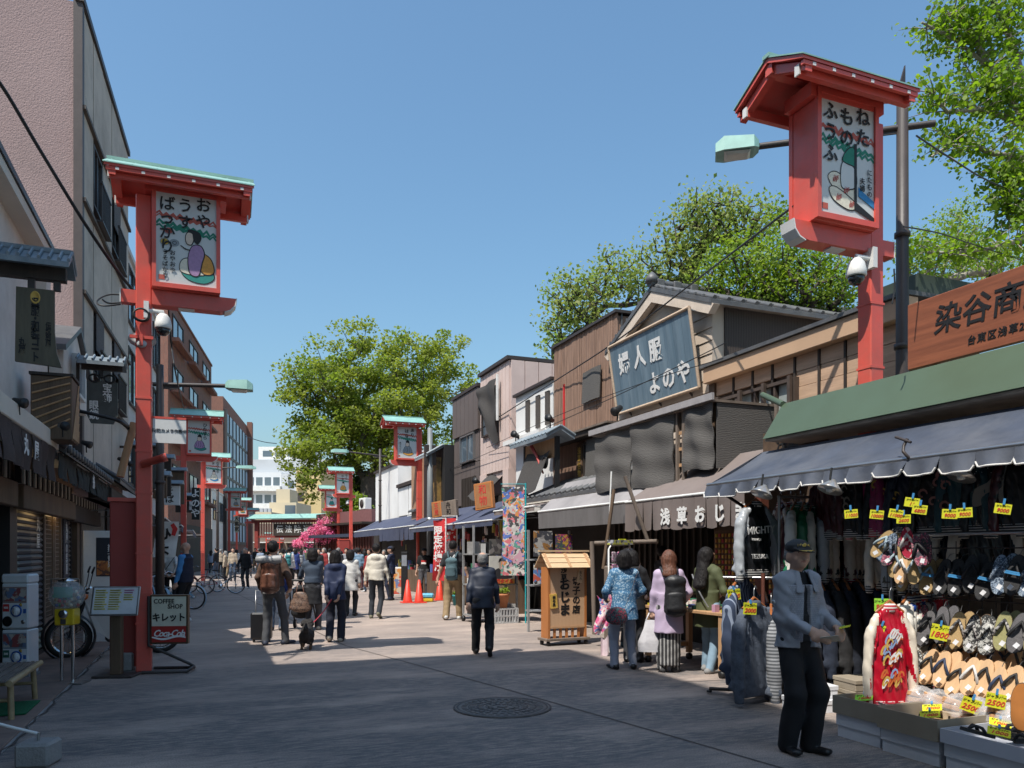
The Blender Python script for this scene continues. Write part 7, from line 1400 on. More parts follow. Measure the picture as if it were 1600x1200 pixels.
# wire rack with printed cloths
r = thing("wire_display_rack", "white wire rack hung with colourful patterned pouches and topped by a yellow card", "display rack", onX(968,950,5.95).xy.to_3d(), R(20)); b = MB(); b.tube([(-.25,0,.05),(-.25,0,1.62),(-.2,0,1.68),(.25,0,1.68),(.25,0,.05)], .014, white_paint, 8); b.build("frame", r); b = MB()
for k in range(12): b.tube([(-.25,0,.4+k*.1),(.25,0,.4+k*.1)], .004, white_paint, 4)
b.build("wires", r); pouch = [mat_vor("pouch_%d" % k, [[(.55,.1,.2),(.7,.6,.6),(.1,.05,.2)],[(.1,.05,.08),(.6,.3,.4),(.5,.5,.5)],[(.6,.5,.5),(.5,.05,.15),(.15,.1,.3)]][k], 40, .7, .3) for k in range(3)]
for j in range(5):
 for k in range(4): MB().box(-.22+.115*k,-.12+.115*k,-.05-.01*(k % 2),-.02,.66+.19*j,.82+.19*j, pouch[(j+k*2) % 3], bev=.012).build("pouch", r)
MB().box(-.05,.12,-.03,-.02,1.7,1.78, tag_y).build("price_card", r); MB().box(-.22,.26,-.06,.06,1.69,1.76, mat_vor("packs", [(.4,.4,.42),(.1,.1,.12),(.5,.48,.1)], 25)).build("goods_tray", r)
r = thing("printed_cloth", "pink and blue printed cloth hanging from the wire rack behind the woman in blue", "cloth", onX(945,930,5.6), R(-30)); MB().grid(lambda u, v: (-.12+.24*u+.05*math.sin(v*5), .03*math.sin(u*9+v*4), -.55*v-.06*math.sin(u*5)), 10, 12, mat_vor("pink_print", [(.7,.3,.4),(.7,.6,.58),(.55,.08,.2),(.1,.15,.4)], 14, .7, .4), True, (0,.006,0)).build("cloth", r); MB().grid(lambda u, v: (-.06+.12*u, .03*math.sin(u*6), -.62-.3*v-.06*math.sin(u*4)), 6, 6, mat("pale_pink_cloth", (.62,.5,.54), .8), True, (0,.006,0)).build("hem", r)
# comb stall table and boards
r = thing("goods_table", "wooden table of small goods on castors in front of the comb stall", "table", (6.25,8.75,0), R(4)); MB().box(-.38,.45,-.85,.85,.78,.82, light_wood, bev=.005).build("tabletop", r)
for x in (-.33,.4):
 for y in (-.78,.78): MB().box(x-.035,x+.035,y-.035,y+.035,.1,.778, light_wood).build("leg", r); MB().lathe([(0,-.03),(.045,-.03),(.045,.03),(0,.03)], black, 12, M=Matrix.Translation((x,y,.048)) @ Matrix.Rotation(R(90),4,'Y')).build("castor", r)
MB().box(-.33,.4,-.8,-.76,.2,.26, light_wood).box(-.33,.4,.76,.8,.2,.26, light_wood).build("stretcher", r); b = MB(); q = random.Random(77); gc = [mat("goods_%d" % i, c, .4) for i, c in enumerate([(.6,.58,.55),(.45,.05,.06),(.5,.4,.05),(.1,.15,.4),(.55,.3,.4),(.05,.2,.12)])]
for k in range(70): x, y = q.uniform(-.34,.4), q.uniform(-.8,.8); b.box(x-.035,x+.035,y-.03,y+.03,.821,.83+q.random()*.09, gc[k % 6])
o_ = b.build("small_goods", r); o_["kind"] = "stuff"
r = thing("goods_board", "brown board covered with rows of tiny gold and red charms inside the comb stall", "display board", (7.2,9.0,.95), R(-90)); MB().box(-.75,.75,-.02,.02,0,.95, mid_wood).build("board", r); b = MB()
for j in range(11):
 for k in range(18): b.box(-.7+k*.08,-.665+k*.08,-.04,-.021,.05+j*.08,.1+j*.08, [gold_ink, gc[1], gc[2], mat("amber", (.4,.17,.04), .4)][(j*7+k*3) % 4])
o_ = b.build("charms", r); o_["kind"] = "stuff"; MB().box(.0,.25,-.05,-.04,.55,.68, tag_y).build("price_card", r)
r = thing("shop_post", "dark red timber post at the open side of the comb stall", "post", (6.5,7.85,0)); MB().box(-.06,.06,-.06,.06,0,2.35, mat("red_dark_wood", (.12,.035,.02), .6)).build("shaft", r)
# poster cart
cp = gr(768,968); r = thing("poster_cart", "metal cart with photo posters and shelves below the colourful banner", "cart", (5.95,16.3,0), R(4)); steel = mat("worn_steel", (.25,.25,.25), .5, .2, 6)
for x in (-.55,.5):
 for y in (-.3,.3): MB().box(x-.02,x+.02,y-.02,y+.02,.12,2.15, steel).build("post", r); MB().lathe([(0,-.03),(.06,-.03),(.06,.03),(0,.03)], black, 12, M=Matrix.Translation((x,y,.062)) @ Matrix.Rotation(R(90),4,'Y')).build("castor", r)
for z in (.14,.82,1.5): MB().box(-.57,.52,-.32,.32,z,z+.03, steel).build("shelf", r)
ph = MB().box(-.2,.42,-.36,-.335,.86,1.48, mat("photo_pale", (.55,.53,.48), .4)).build("poster", r); b = MB(); dkp = mat("photo_dark", (.03,.03,.035), .5); skp = mat("photo_skin", (.42,.36,.31), .5)
blob(b, smooth_loop([(-.1,.98),(-.08,1.12),(.0,1.2),(.2,1.2),(.3,1.1),(.33,.98)]), dkp, .362); blob(b, smooth_loop([(.04,1.2),(.03,1.32),(.1,1.39),(.18,1.32),(.17,1.2),(.1,1.16)]), skp, .3635); blob(b, smooth_loop([(.02,1.33),(.05,1.42),(.16,1.42),(.2,1.33),(.15,1.36),(.07,1.36)]), ink, .365); blob(b, [(-.2,.86),(.42,.86),(.42,.96),(-.2,.96)], mat("photo_gold", (.5,.25,.05), .5), .3645); b.build("portrait", ph); text("大切タイル", .11, red_ink, (.11,-.367,.91), '-y', ph, bold=.03)
MB().box(-.2,.42,-.36,-.335,1.53,1.85, mat_vor("photo_group", [(.05,.05,.05),(.12,.11,.1),(.2,.18,.17),(.07,.06,.06)], 10, .4)).build("poster", r); b = MB(); q = random.Random(9)
for z in (.17,.85,1.53):
 for k in range(7): x = -.5+.15*k; b.box(x,x+.11,-.25,.2,z,z+q.uniform(.1,.28), [gc[3], concrete, black, gc[0], dark_wood][q.randrange(5)])
b.build("shelf_goods", r)["kind"] = "stuff"
r = thing("second_poster_rack", "metal rack with two dark film posters between the cart and wooden sign", "display rack", (6.3,13.9,0), R(2))
for x in (-.45,.45): MB().box(x-.02,x+.02,-.02,.02,0,2.0, steel).build("post", r)
for z in (.4,.9,1.4): MB().box(-.45,.45,-.15,.15,z,z+.03, steel).build("shelf", r)
for x0, x1, z0, z1, m_ in ((-.42,-.02,1.48,1.98,mat_vor("film_poster", [(.28,.26,.25),(.06,.06,.07),(.4,.38,.35),(.3,.15,.05)], 11, .4, .3)),(.06,.42,1.46,1.92,mat_vor("bright_poster", [(.35,.05,.12),(.5,.3,.05),(.05,.1,.08),(.1,.03,.15)], 16, .4, .4)),(-.42,-.05,.95,1.35,mat_vor("shelf_prints", [(.5,.1,.06),(.5,.5,.48),(.1,.2,.45),(.05,.05,.05)], 14)),(.02,.4,.45,.85,mat_vor("shelf_prints2", [(.1,.2,.45),(.4,.05,.04),(.3,.3,.3)], 14))): MB().box(x0,x1,-.19,-.165,z0,z1, m_).build("poster", r)
def pot(label, p, cm, crate):
 r = thing("plant_pot", label, "potted plant", p); z = 0
 MB().lathe([(.10,z),(.15,z+.26),(.165,z+.26),(.165,z+.31),(.14,z+.31),(.13,z+.27),(0,z+.27)], cm, 18).build("pot", r); me = leaves(np.array([[0,0,.36+z],[.08,.05,.38+z],[-.08,0,.37+z],[0,-.08,.39+z]]), np.full(4,.11), 45, .06, 4, .2, shape=4); me.materials.append(brt); link("foliage", me, r)
def crate(label, p, m_, w=.3):
 r = thing("plastic_crate", label, "crate", p, R(5)); b = MB()
 for x in (-w, w-.02): b.box(x,x+.02,-.2,.2,0,.33, m_)
 for y in (-.2,.18):
  for k in range(8): b.box(-w+.02+k*(2*w-.04)/8,-w+.05+k*(2*w-.04)/8,y,y+.018,.0,.33, m_)
  for z in (0,.15,.30): b.box(-w+.02,w-.02,y-.002,y+.02,z,z+.03, m_)
 b.box(-w,w,-.2,.2,.0,.012, m_); b.build("basket", r)
crp = gr(789,974)+Vector((0,.15,0)); crate("pale grey plastic crate under the terracotta pot", crp, mat("crate_grey", (.42,.42,.42), .5)); pot("terracotta pot of green seedlings standing on the pale crate", crp+Vector((0,0,.335)), mat("terracotta", (.42,.16,.07), .8), True); pot("teal bucket of bright green leaves behind the backpacker", gr(714,946), mat("teal_plastic", (.02,.20,.22), .4), False)
# banners
def banner(label, p, w, h, z0, m_, wds, pole, size=.3, bow=.05, cols=None):
 r = thing("vertical_banner", label, "banner", p, R(-22)); MB().tube([(w/2+.03,0,0),(w/2+.03,0,z0+h+.08)], .018, pole, 8).tube([(w/2+.03,0,z0+h+.06),(-w/2-.02,0,z0+h+.06)], .01, pole, 6).build("pole", r)
 MB().grid(lambda u, v: (-w/2+w*u+.03*math.sin(v*4)*(1-u), bow*math.sin(v*6+u*2)*(1-u), z0+h-h*v), 6, 18, m_, True, (0,.004,0)).build("cloth", r)
 for x, wd, c_ in wds: text(wd, size, c_, (x,-.065,z0+h*.52), '-y', r, vertical=True, bold=.03, ls=.8)
 for k in range(5): MB().tube([(w/2,0,z0+h-.05-k*(h-.1)/4),(w/2+.05,0,z0+h-.05-k*(h-.1)/4)], .012, white_paint, 5).build("loop", r)
 return r
tealp = mat("teal_pole", (.02,.30,.33), .35)
collage = mat_vor("paper_collage", [(.55,.14,.16),(.55,.52,.48),(.06,.06,.07),(.08,.15,.42),(.55,.22,.06),(.45,.42,.4),(.10,.28,.22),(.5,.28,.34),(.05,.05,.05)], 9, .7, .6)
p = dep(799,860,17); banner("tall paper banner covered in bright many coloured painted patches on a teal pole", (p.x,p.y-.1,0), .50, 1.95, 1.05, collage, [], tealp, bow=.02)
bR = mat("banner_red", (.58,.03,.035), .75, .08, 4)
p = dep(702,860,22.6); banner("red banner with big white characters 発売 behind the backpacker", (p.x,p.y,0), .40, 1.85, .70, bR, [(0,"発売中",white_ink)], white_paint, .42)
p = dep(686,860,22.3); banner("slimmer red banner leaning left beside the other red one", (p.x,p.y,0), .34, 1.75, .72, bR, [(-.02,"限定焼揚げ",white_ink)], white_paint, .26, .09)
def cone(label, p):
 r = thing("traffic_cone", label, "traffic cone", p, 0, "traffic cones by the shop entrance"); cm = mat("cone_red", (.70,.055,.03), .45); MB().box(-.2,.2,-.2,.2,0,.035, cm, bev=.01).build("base", r); MB().lathe([(.15,.03),(.14,.06),(.035,.70),(.0,.71)], cm, 18).build("body", r)
cone("red traffic cone nearer the guard", gr(637,942)); cone("red traffic cone nearer the man in the black T-shirt", gr(655,942)); cone("red and white cone half hidden behind the backpacker", gr(687,938))
p = gr(664,940); r = thing("storage_box", "small sky blue and yellow plastic box on the ground beside the cones", "box", p, R(-20)); MB().box(-.27,.27,-.18,.18,.0,.12, yl, bev=.03).build("base", r); MB().box(-.28,.28,-.19,.19,.122,.26, mat("sky_plastic", (.12,.42,.6), .4), bev=.04).build("lid", r)
p = gr(632,938); r = thing("black_pylon", "slim black advertising pylon standing behind the red cones", "sign", p, R(-20)); MB().box(-.10,.10,-.06,.06,0,1.55, black, bev=.01).build("body", r); MB().box(-.08,.08,-.066,-.061,1.1,1.45, mat("grey_print", (.25,.27,.3), .4)).build("print", r)
p = gr(617,935); r = thing("food_signboard", "white framed food photo board leaning beside the guard", "sign", p, R(-25)); MB().box(-.24,.24,-.03,.03,.1,1.05, white_paint, Matrix.Rotation(R(-8),4,'X'), bev=.01).build("frame", r); MB().box(-.21,.21,-.036,-.031,.14,1.0, mat_vor("food_print", [(.5,.22,.06),(.5,.4,.3),(.12,.16,.3),(.45,.08,.05)], 7, .4, .4), Matrix.Rotation(R(-8),4,'X')).build("print", r)
r = thing("notice_board", "white notice with black characters near the red cabinet lantern", "sign", dep(538,877,46), R(-20)); MB().box(-.42,.42,-.03,.03,-.9,.45, white_paint).build("board", r); text("みたらし", .26, ink, (.1,-.035,0), '-y', r, vertical=True, ls=.7, bold=.02); MB().box(-.22,-.19,-.035,-.031,-.4,.3, ink).box(.28,.31,-.035,-.031,-.4,.3, ink).build("border", r); MB().box(-.03,.03,-.0,.04,-1.7,-.9, dark_metal).build("post", r)
# orange plaques and dark boards on the eaves
for px, py, w, h, m_, wd, lab in ((757,775,.62,.72,orangew,"和物","orange box plaque hanging tilted above the colourful banner"),(684,796,.42,.50,orangew,"玉屋","small orange plaque hanging near the tall grey pole"),(703,795,.62,.50,grey_wood,"舟和","dark boarded plaque between the two orange ones")):
 p = onX(px, py, 6.9); r = thing("hanging_plaque", lab, "sign", p); r.rotation_euler = (0,R(-6),R(-60)); MB().box(-w/2,w/2,-.06,.06,-h/2,h/2, m_, bev=.01).build("box", r); MB().box(-w/2+.05,w/2-.05,-.066,-.061,-h/2+.05,h/2-.05, mat("plaque_face", (.33,.15,.06), .6)).build("face", r) if m_ is orangew else None; text(wd, h*.4, red_ink if m_ is orangew else ink, (0,-.07,0), '-y', r, vertical=True, ls=.8)
# lantern-roofed sign and fish ornament on the white slit house
p = onX(845,690,7.3); r = thing("roofed_sign_frame", "grey roofed sign frame with brown boards on the white slit house", "sign", p); b = MB(); tile_roof(b, frame((0,-1.1), (0,1.1), (-1,0)), 0, 2.2, .35, .0, 0, .2, zinc, .2, .03); tile_roof(b, frame((0,-1.1), (0,1.1), (1,0)), 0, 2.2, .35, .0, 0, .2, zinc, .2, .03); b.build("small_roof", r); MB().box(-.03,.03,-.9,.9,-.45,-.02, light_wood).build("board", r); MB().box(-.05,.05,-.95,-.87,-1.2,0, black).box(-.05,.05,.87,.95,-1.2,0, black).build("post", r)
MB().grid(lambda u, v: (-.1-.35*v, -.7+1.3*u, -.3-.9*v-.06*math.sin(u*5)), 8, 8, net, True, (.01,0,0)).build("reed_mat", r); MB().lathe([(.15,0),(.15,.04),(.1,.05),(.1,.02),(.05,.03),(0,.03)], black, 18, M=Matrix.Translation((-.12,-.55,-.55)) @ Matrix.Rotation(R(-90),4,'Y')).build("target_disc", r); MB().tube([(-.15,.2,-.1),(-.15,-.1,-.35),(-.16,-.5,-.8)], .05, mat("fish_red", (.4,.06,.05), .5), 8, .02).build("ornament", r)
# shop interiors: counters and hanging goods along the sunny side
q = random.Random(31)
for i, (Y0, Y1, X, lab) in enumerate([(17.9,20.6,6.9,"shop counter piled with small goods under the first navy awning"),(21.2,25.6,7.0,"long shop counter of goods by the red banners"),(27.5,32.5,7.4,"lit shop counter behind the second sunny lantern")]):
 r = thing("shop_counter", lab, "counter", (X,(Y0+Y1)/2,0)); o = -Vector(r.location); MB().box(X,X+.6,Y0,Y1,0,.85, mid_wood).build("counter", r, loc=o); b = MB(); c = MB()
 for k in range(60): y = q.uniform(Y0,Y1-.2); x = X+q.uniform(0,.4); b.box(x,x+.12,y,y+q.uniform(.08,.2),.852,.9+q.random()*.35, gc[q.randrange(6)])
 for k in range(40): y = q.uniform(Y0,Y1-.15); x = X+.2+q.uniform(0,.5); z = q.uniform(1.4,2.1); c.box(x,x+.04,y,y+q.uniform(.06,.18),z,z+q.uniform(.1,.35), [gc[1],gc[0],gc[3],hinoki,black,gc[2]][q.randrange(6)])
 a = b.build("small_goods", r, loc=o); a["kind"] = "stuff"; a = c.build("hanging_goods", r, loc=o); a["kind"] = "stuff"
# ================================================================== people
skin_m = mat("skin", (.47,.285,.205), .5, .06, 20, spec=.4); skin_p = mat("skin_pale", (.56,.37,.28), .5, .05, 20, spec=.4); skin_t = mat("skin_tan", (.36,.20,.135), .5, .06, 20, spec=.4)
eye_m = mat("eye_dark", (.015,.012,.01), .2); lip_m = mat("lip", (.36,.15,.12), .5)
hair_k = mat("hair_black", (.012,.010,.010), .55, .5, 40, .7, 90, stretch=(1,1,.15), spec=.25); hair_b = mat("hair_brown", (.12,.045,.024), .5, .4, 40, .7, 90, stretch=(1,1,.15)); hair_g = mat("hair_grey", (.19,.185,.18), .6, .4, 40, .7, 90); hair_w = mat("hair_white", (.5,.49,.47), .6, .3, 40, .5, 90)
def clo(n, h, ro=.85, var=.08, sc=16, bump=.3, bs=90, **k): return mat("cloth_"+n, C3(h), ro, var, sc, bump, 7 if bs == 90 else 12, **k)
shoe_k = clo("shoe_black", "18181a", .45); shoe_w = clo("shoe_white", "c9c9c8", .6); shoe_n = clo("shoe_navy", "2a3040", .7); shoe_b = clo("shoe_brown", "5a4433", .6); jean = clo("denim", "39485c"); jean_d = clo("denim_dark", "23272f"); jean_l = clo("denim_light", "7f98ab"); blk_p = clo("black_trousers", "17171b"); gry_p = clo("grey_trousers", "45454a"); khaki = clo("khaki", "8a7558"); navy_c = clo("navy", "1a2236"); char_c = clo("charcoal", "2b2c30"); white_c = clo("white", "c8c6c2"); cream_c = clo("cream", "c3bcae"); olive_c = clo("olive", "4b5138"); lilac_c = clo("lilac", "b8a6bd"); blue_c = clo("blue", "2f6ea3"); brown_c = clo("brown", "5b4438"); steel_c = clo("steel_blue", "7f8ea3"); grey_c = clo("grey", "84868a"); red_c = clo("red", "8a2f2f"); teal_c = clo("teal", "2f7377"); royal_c = clo("royal_blue", "22356e"); beige_c = clo("beige", "a69682")
def unit(v): v = np.asarray(v, float); return v/np.linalg.norm(v)
def ik(a, b, l1, l2, pole):
 a, b = np.asarray(a, float), np.asarray(b, float); d = b-a; L = np.linalg.norm(d); u = d/L
 if L > (l1+l2)*.999: b = a+u*(l1+l2)*.999; L = (l1+l2)*.999
 x = (l1*l1-l2*l2+L*L)/(2*L); h = math.sqrt(max(l1*l1-x*x, 1e-6)); p = np.asarray(pole, float); p = p-u*(p@u); return a+u*x+unit(p)*h, b
def hand(I, g, w, d, n, s, curl=.5, k=1.):
 d = unit(d); n = unit(np.asarray(n)-d*(np.asarray(n)@d)); c = np.cross(d, n)*k; S = s*.95
 I.put(g, 'tor', w-d*.01*S, w+d*.085*S, .027*S,.040*S,.021*S,.016*S, c)
 for i in range(4):
  b = w+(d*(.083-.004*abs(i-1.2))+c*(1.45-i)*.0195)*S; l = (.040,.045,.042,.033)[i]*S; a = curl; r = (.0092,.0095,.009,.008)[i]*S
  for j in range(3):
   dd = d*math.cos(a)+n*math.sin(a); e = b+dd*l*(1,.72,.55)[j]; I.put(g, 'cap', b, e, r, r*.92); b = e; a += curl*.75; r *= .94
 b = w+(d*.02+c*.030)*S; e = b+unit(d*.75+c*.55+n*.25)*.045*S; I.put(g, 'cap', b, e, .0135*S, .0115*S); f = e+unit(d*.95+n*.35+c*.05)*.034*S; I.put(g, 'cap', e, f, .011*S, .009*S)
PC = [0]
def person(label, pos, ang, H=1.65, top=None, legs=None, shoes=None, hair=("short", None), skin=None, lean=(0,0), fl=(-.10,0,0), fr=(.10,0,0), wl=(-.235,.05,.83), wr=(.235,.05,.83), coat=None, sleeve="long", head=(0,0), h=.017, full=True, hem=.90, hood=False, cap=None, skirt=None, curl=.5, pal=None, girth=1., seed=None, extra=None, open_front=False, loose=1.0, ar=.058, group=None, palmn=None, tuck=None, coatname="jacket"):
 PC[0] += 1; seed = seed or PC[0]; s = H/1.70; skin = skin or skin_m; I = Implicit(); G = girth
 def J(x, y, z): t = max(0, (z-.9)/.55); return np.array([x+lean[0]*t, y+lean[1]*t, z])*s
 Rh = np.array(Matrix.Rotation(R(head[0]), 3, 'Z') @ Matrix.Rotation(R(head[1]), 3, 'X')); piv = np.array([0,0,1.50])
 def Hd(x, y, z): q = Rh@(np.array([x,y,z])-piv)+piv; return J(0,0,1.5)+(q-np.array([0,0,1.5]))*s*1.06
 def HE(g, c, r): I.put(g, 'ell', Hd(*c), np.array(r)*s*1.06, R(head[0]), R(head[1]))
 wrk = .0058*s
 I.grp('skin', skin, .028*s); I.grp('legs', legs, .05*s, wrk*1.1, 26, seed+1); I.grp('shirt', top or legs, .06*s, wrk, 24, seed); I.grp('shoes', shoes, .03*s)
 # head
 HE('skin', (0,-.005,1.615), (.074,.092,.088)); HE('skin', (0,.022,1.565), (.062,.070,.075)); HE('skin', (0,.045,1.528), (.040,.045,.036))
 I.put('skin', 'cap', J(0,-.025,1.40), Hd(0,-.005,1.54), .056*s, .050*s)
 if full:
  I.put('skin', 'cap', Hd(0,.088,1.598), Hd(0,.112,1.568), .010*s, .0155*s); HE('skin', (0,.074,1.613), (.056,.020,.013)); HE('skin', (-.034,.068,1.562), (.022,.02,.022)); HE('skin', (.034,.068,1.562), (.022,.02,.022))
  for e in (-1, 1): HE('skin', (e*.076,-.008,1.575), (.011,.022,.032))
  I.grp('eyes', eye_m, .01); I.grp('lips', lip_m, .01)
  for e in (-1, 1): HE('eyes', (e*.030,.0805,1.596), (.016,.007,.006)); HE('eyes', (e*.031,.087,1.617), (.022,.008,.0048))
  HE('lips', (0,.0865,1.541), (.025,.011,.0065))
 # arms
 if h > .025: HA = 0
 for side, w, x in ((-1, wl, -.152), (1, wr, .152)):
  a = J(x*G,0,1.385); wv = J(*w); l1, l2 = .285*s, .255*s; el, wv = ik(a, wv, l1, l2, (side*.45,-.9,-.1)); f = unit(wv-el)
  g = 'shirt'; r0, r1, r2 = .049*G, .039*G, .031
  if coat: r0 += .010; r1 += .011; r2 += .010
  cs = 'coat' if coat else 'shirt'; arms_g = cs
  if cs not in I.g: I.grp('coat', coat['m'], .05*s, wrk*1.25, 24, seed+2, part=coatname)
  if sleeve == "long":
   I.put(cs, 'cap', a, el, r0*s, r1*s); I.put(cs, 'cap', el, wv-f*.02*s, r1*s, (r2+.003)*s)
  else:
   I.put(cs, 'cap', a, a+(el-a)*.72, r0*1.15*s, (r1+.016)*s); I.put('skin', 'cap', a+(el-a)*.5, el, .042*s, .038*s); I.put('skin', 'cap', el, wv, .038*s, .026*s)
  I.put('skin', 'cap', wv-f*.05*s, wv+f*.01*s, .028*s, .024*s)
  pn = palmn[0 if side < 0 else 1] if palmn else (-side*.8,.5,0)
  if h <= .02: hand(I, 'skin', wv, f, pn, s, curl, -side if True else side)
  else: I.put('skin', 'cap', wv, wv+f*.09*s, .030*s, .022*s); I.put('skin', 'cap', wv+f*.02*s, wv+f*.06*s+np.array([-side*.02,.02,0])*s, .014*s, .011*s)
 # trunk
 for nm, add in (('shirt', 0),) + ((('coat', .019),) if coat else ()):
  w = add; z0 = (coat['hem'] if nm == 'coat' else hem); fl_ = coat.get('flare', .02)*.6 if nm == 'coat' else .01
  I.put(nm, 'tor', J(0,-.004,1.05), J(0,-.004,1.285), (.134*G+w), (.166*G+w), (.098*G+w), (.096*G+w), (1,0,0)); I.put(nm, 'cap', J(-.125*G,-.005,1.388), J(.125*G,-.005,1.388), (.048+w*.5)*s, (.048+w*.5)*s)
  for e in (-1, 1): I.put(nm, 'cap', J(0,-.02,1.43), J(e*.14*G,-.006,1.388), (.045+w*.4)*s, (.043+w*.5)*s)
  I.put(nm, 'tor', J(0,0,z0), J(0,-.002,1.10), (.160*G+w+fl_), (.136*G+w), (.116*G+w+fl_), (.10*G+w), (1,0,0), True)
  I.g[nm]['p'] = [tuple([p[0]]+list(p[1:3])+[q*s for q in p[3:7]]+list(p[7:])) if p[0] == 'tor' else p for p in I.g[nm]['p']]
 if coat and open_front: I.g['coat']['sub'].append(('tor', J(.0,.16,1.44), J(.02,.19,coat['hem']-.05), .06*s,.085*s,.12*s,.11*s, (1,0,0)))
 if coat: I.grp('collar', coat.get('cm', coat['m']), .02*s, part=coatname); I.put('collar', 'tor', J(0,-.02,1.415), J(0,-.022,1.465), .078*s,.070*s,.072*s,.066*s, (1,0,0), True)
 if coat and open_front: I.g['collar']['sub'].append(('tor', J(.0,.16,1.40), J(0,.16,1.52), .05*s,.05*s,.13*s,.13*s, (1,0,0)))
 if hood: I.put('coat' if coat else 'shirt', 'ell', J(0,-.088,1.42), np.array([.11,.058,.075])*s); I.put('coat' if coat else 'shirt', 'cap', J(-.09,-.02,1.45), J(.09,-.02,1.45), .045*s, .045*s)
 # legs
 for side, ft in ((-1, fl), (1, fr)):
  hp = np.array([side*.088*G,0,.90])*s; ak = np.array([ft[0],ft[1],ft[2]+.085])*s; kn, ak = ik(hp, ak, .425*s, .415*s, (side*.12,1,0)); L = loose
  I.put('legs', 'cap', hp, kn, .090*G*s, .066*L*s); I.put('legs', 'cap', kn, ak+np.array([0,0,-.02])*s, .066*L*s, ar*L*s)
  pt_ = ft[3] if len(ft) > 3 else 0; yaw = ft[4] if len(ft) > 4 else side*.15; dv = np.array([math.sin(yaw)*math.cos(pt_), math.cos(yaw)*math.cos(pt_), -math.sin(pt_)]); up_ = np.array([0,0,1.])
  b = ak+np.array([0,0,-.05])*s; I.put('shoes', 'tor', b-dv*.055*s, b+dv*.165*s, .038*s,.043*s,.036*s,.026*s, np.cross(dv, up_)); I.put('shoes', 'cap', b-dv*.03*s, b+dv*.0*s+np.array([0,0,.03])*s, .040*s, .040*s)
 I.put('legs', 'ell', np.array([0,0,.93])*s, np.array([.157*G,.115*G,.13])*s)
 if skirt: I.grp('skirt', skirt[1], .03*s, wrk*1.3, 30, seed+6, part='skirt'); I.put('skirt', 'tor', np.array([0,0,skirt[0]])*s, np.array([0,0,1.02])*s, skirt[2]*s, .16*s, skirt[2]*.8*s, .115*s, (1,0,0), True)
 # hair and hats
 st, hm = hair
 if st != "bald" and hm:
  I.grp('hair', hm, .03*s, .0035*s, 60, seed+3, part='hair')
  HE('hair', (0,-.018,1.627), (.090,.104,.094) if st in ('bob','mid','long') else (.085,.100,.090))
  if st == "balding": I.g['hair']['sub'].append(('ell', Hd(0,-.01,1.72), np.array([.066,.085,.07])*s)); HE('hair', (0,-.05,1.575), (.076,.058,.055))
  if st in ("bob", "mid", "long"):
   HE('hair', (0,-.030,1.57), (.102,.094,.10))
   lo = dict(bob=1.50, mid=1.385, long=1.20)[st]; I.put('hair', 'tor', J(0,dict(bob=-.075,mid=-.125,long=-.185)[st],lo), Hd(0,-.03,1.60), (.100 if st != "long" else .105)*s,.100*s,.062*s,.08*s, (1,0,0))
  else: HE('hair', (0,-.045,1.585), (.073,.062,.055))
  I.g['hair']['sub'] += [('ell', Hd(0,.098,1.565), np.array([.068,.062,.085])*s, R(head[0])), ('ell', Hd(0,.11,1.60), np.array([.05,.05,.05])*s)]
 if cap:
  I.grp('cap', cap, .02*s, part='cap'); HE('cap', (0,-.004,1.648), (.087,.102,.066)); I.put('cap', 'tor', Hd(0,-.004,1.632), Hd(0,-.004,1.665), .088*s,.085*s,.102*s,.098*s, (1,0,0), True); I.put('cap', 'tor', Hd(0,.07,1.637), Hd(0,.165,1.622), .074*s,.050*s,.010*s,.007*s, (1,0,0))
  I.g['cap']['sub'].append(('tor', Hd(0,-.0,1.50), Hd(0,-.0,1.628), .2*s,.2*s,.2*s,.2*s, (1,0,0), True)) if False else None
 if extra: extra(I, J, Hd, s)
 rz = R(ang-21.6); r = thing("person", label, "person", pos, rz, group)
 for k, me in I.meshes(h*s).items():
  link(k, me, r)
 r['h'] = s
 return r, J, Hd, s, rz
def place(r, rz, p): return Vector(r.location)+Matrix.Rotation(rz, 3, 'Z') @ Vector([float(x) for x in p])
def backpack(label, P, off=(0,-.17,1.18), size=(.15,.085,.22), m=None, m2=None, roll=None, strap=True, cat="backpack"):
 r, J, Hd, s, rz = P; c = J(*off); b = thing("backpack", label, cat, place(r, rz, c), rz); I = Implicit(); w, d, hh = size; m2 = m2 or m
 I.grp('body', m, .05, .004, 40, 3); I.put('body', 'tor', (0,0,-hh), (0,0,hh*.75), w,w*.86,d,d*.8, (1,0,0)); I.put('body', 'ell', (0,-d*.3,hh*.75), (w*.85,d*.7,hh*.28))
 I.grp('pocket', m2, .03, .003, 40, 4, part='pocket'); I.put('pocket', 'tor', (0,-d*.85,-hh*.85), (0,-d*.8,-hh*.05), w*.75,w*.7,d*.5,d*.42, (1,0,0))
 for k, me in I.meshes(.013).items(): link(k, me, b)
 if strap:
  for e in (-1, 1):
   q = [np.array(p)-np.array(off) for p in ((e*.075,-.14,1.36),(e*.10,-.10,1.445),(e*.115,.0,1.475),(e*.118,.09,1.42),(e*.125,.145,1.28),(e*.15,.10,1.12),(e*.14,-.06,1.04))]; MB().tube([Vector(x)*s for x in q], .021*s, m2, 8).build("strap", b)
 MB().tube([(-.03,-.0,hh*.95),(0,-.02,hh*1.12),(.03,0,hh*.95)], .009, m2, 6).build("handle", b)
 if roll: MB().tube([(-.2,-.03,hh*1.12),(-.1,-.045,hh*1.1),(0,-.035,hh*1.06),(.1,-.045,hh*1.1),(.2,-.03,hh*1.12)], .07, roll, 14).build("roll", b)
 return b
V2 = lambda px, py: gr(px, py)
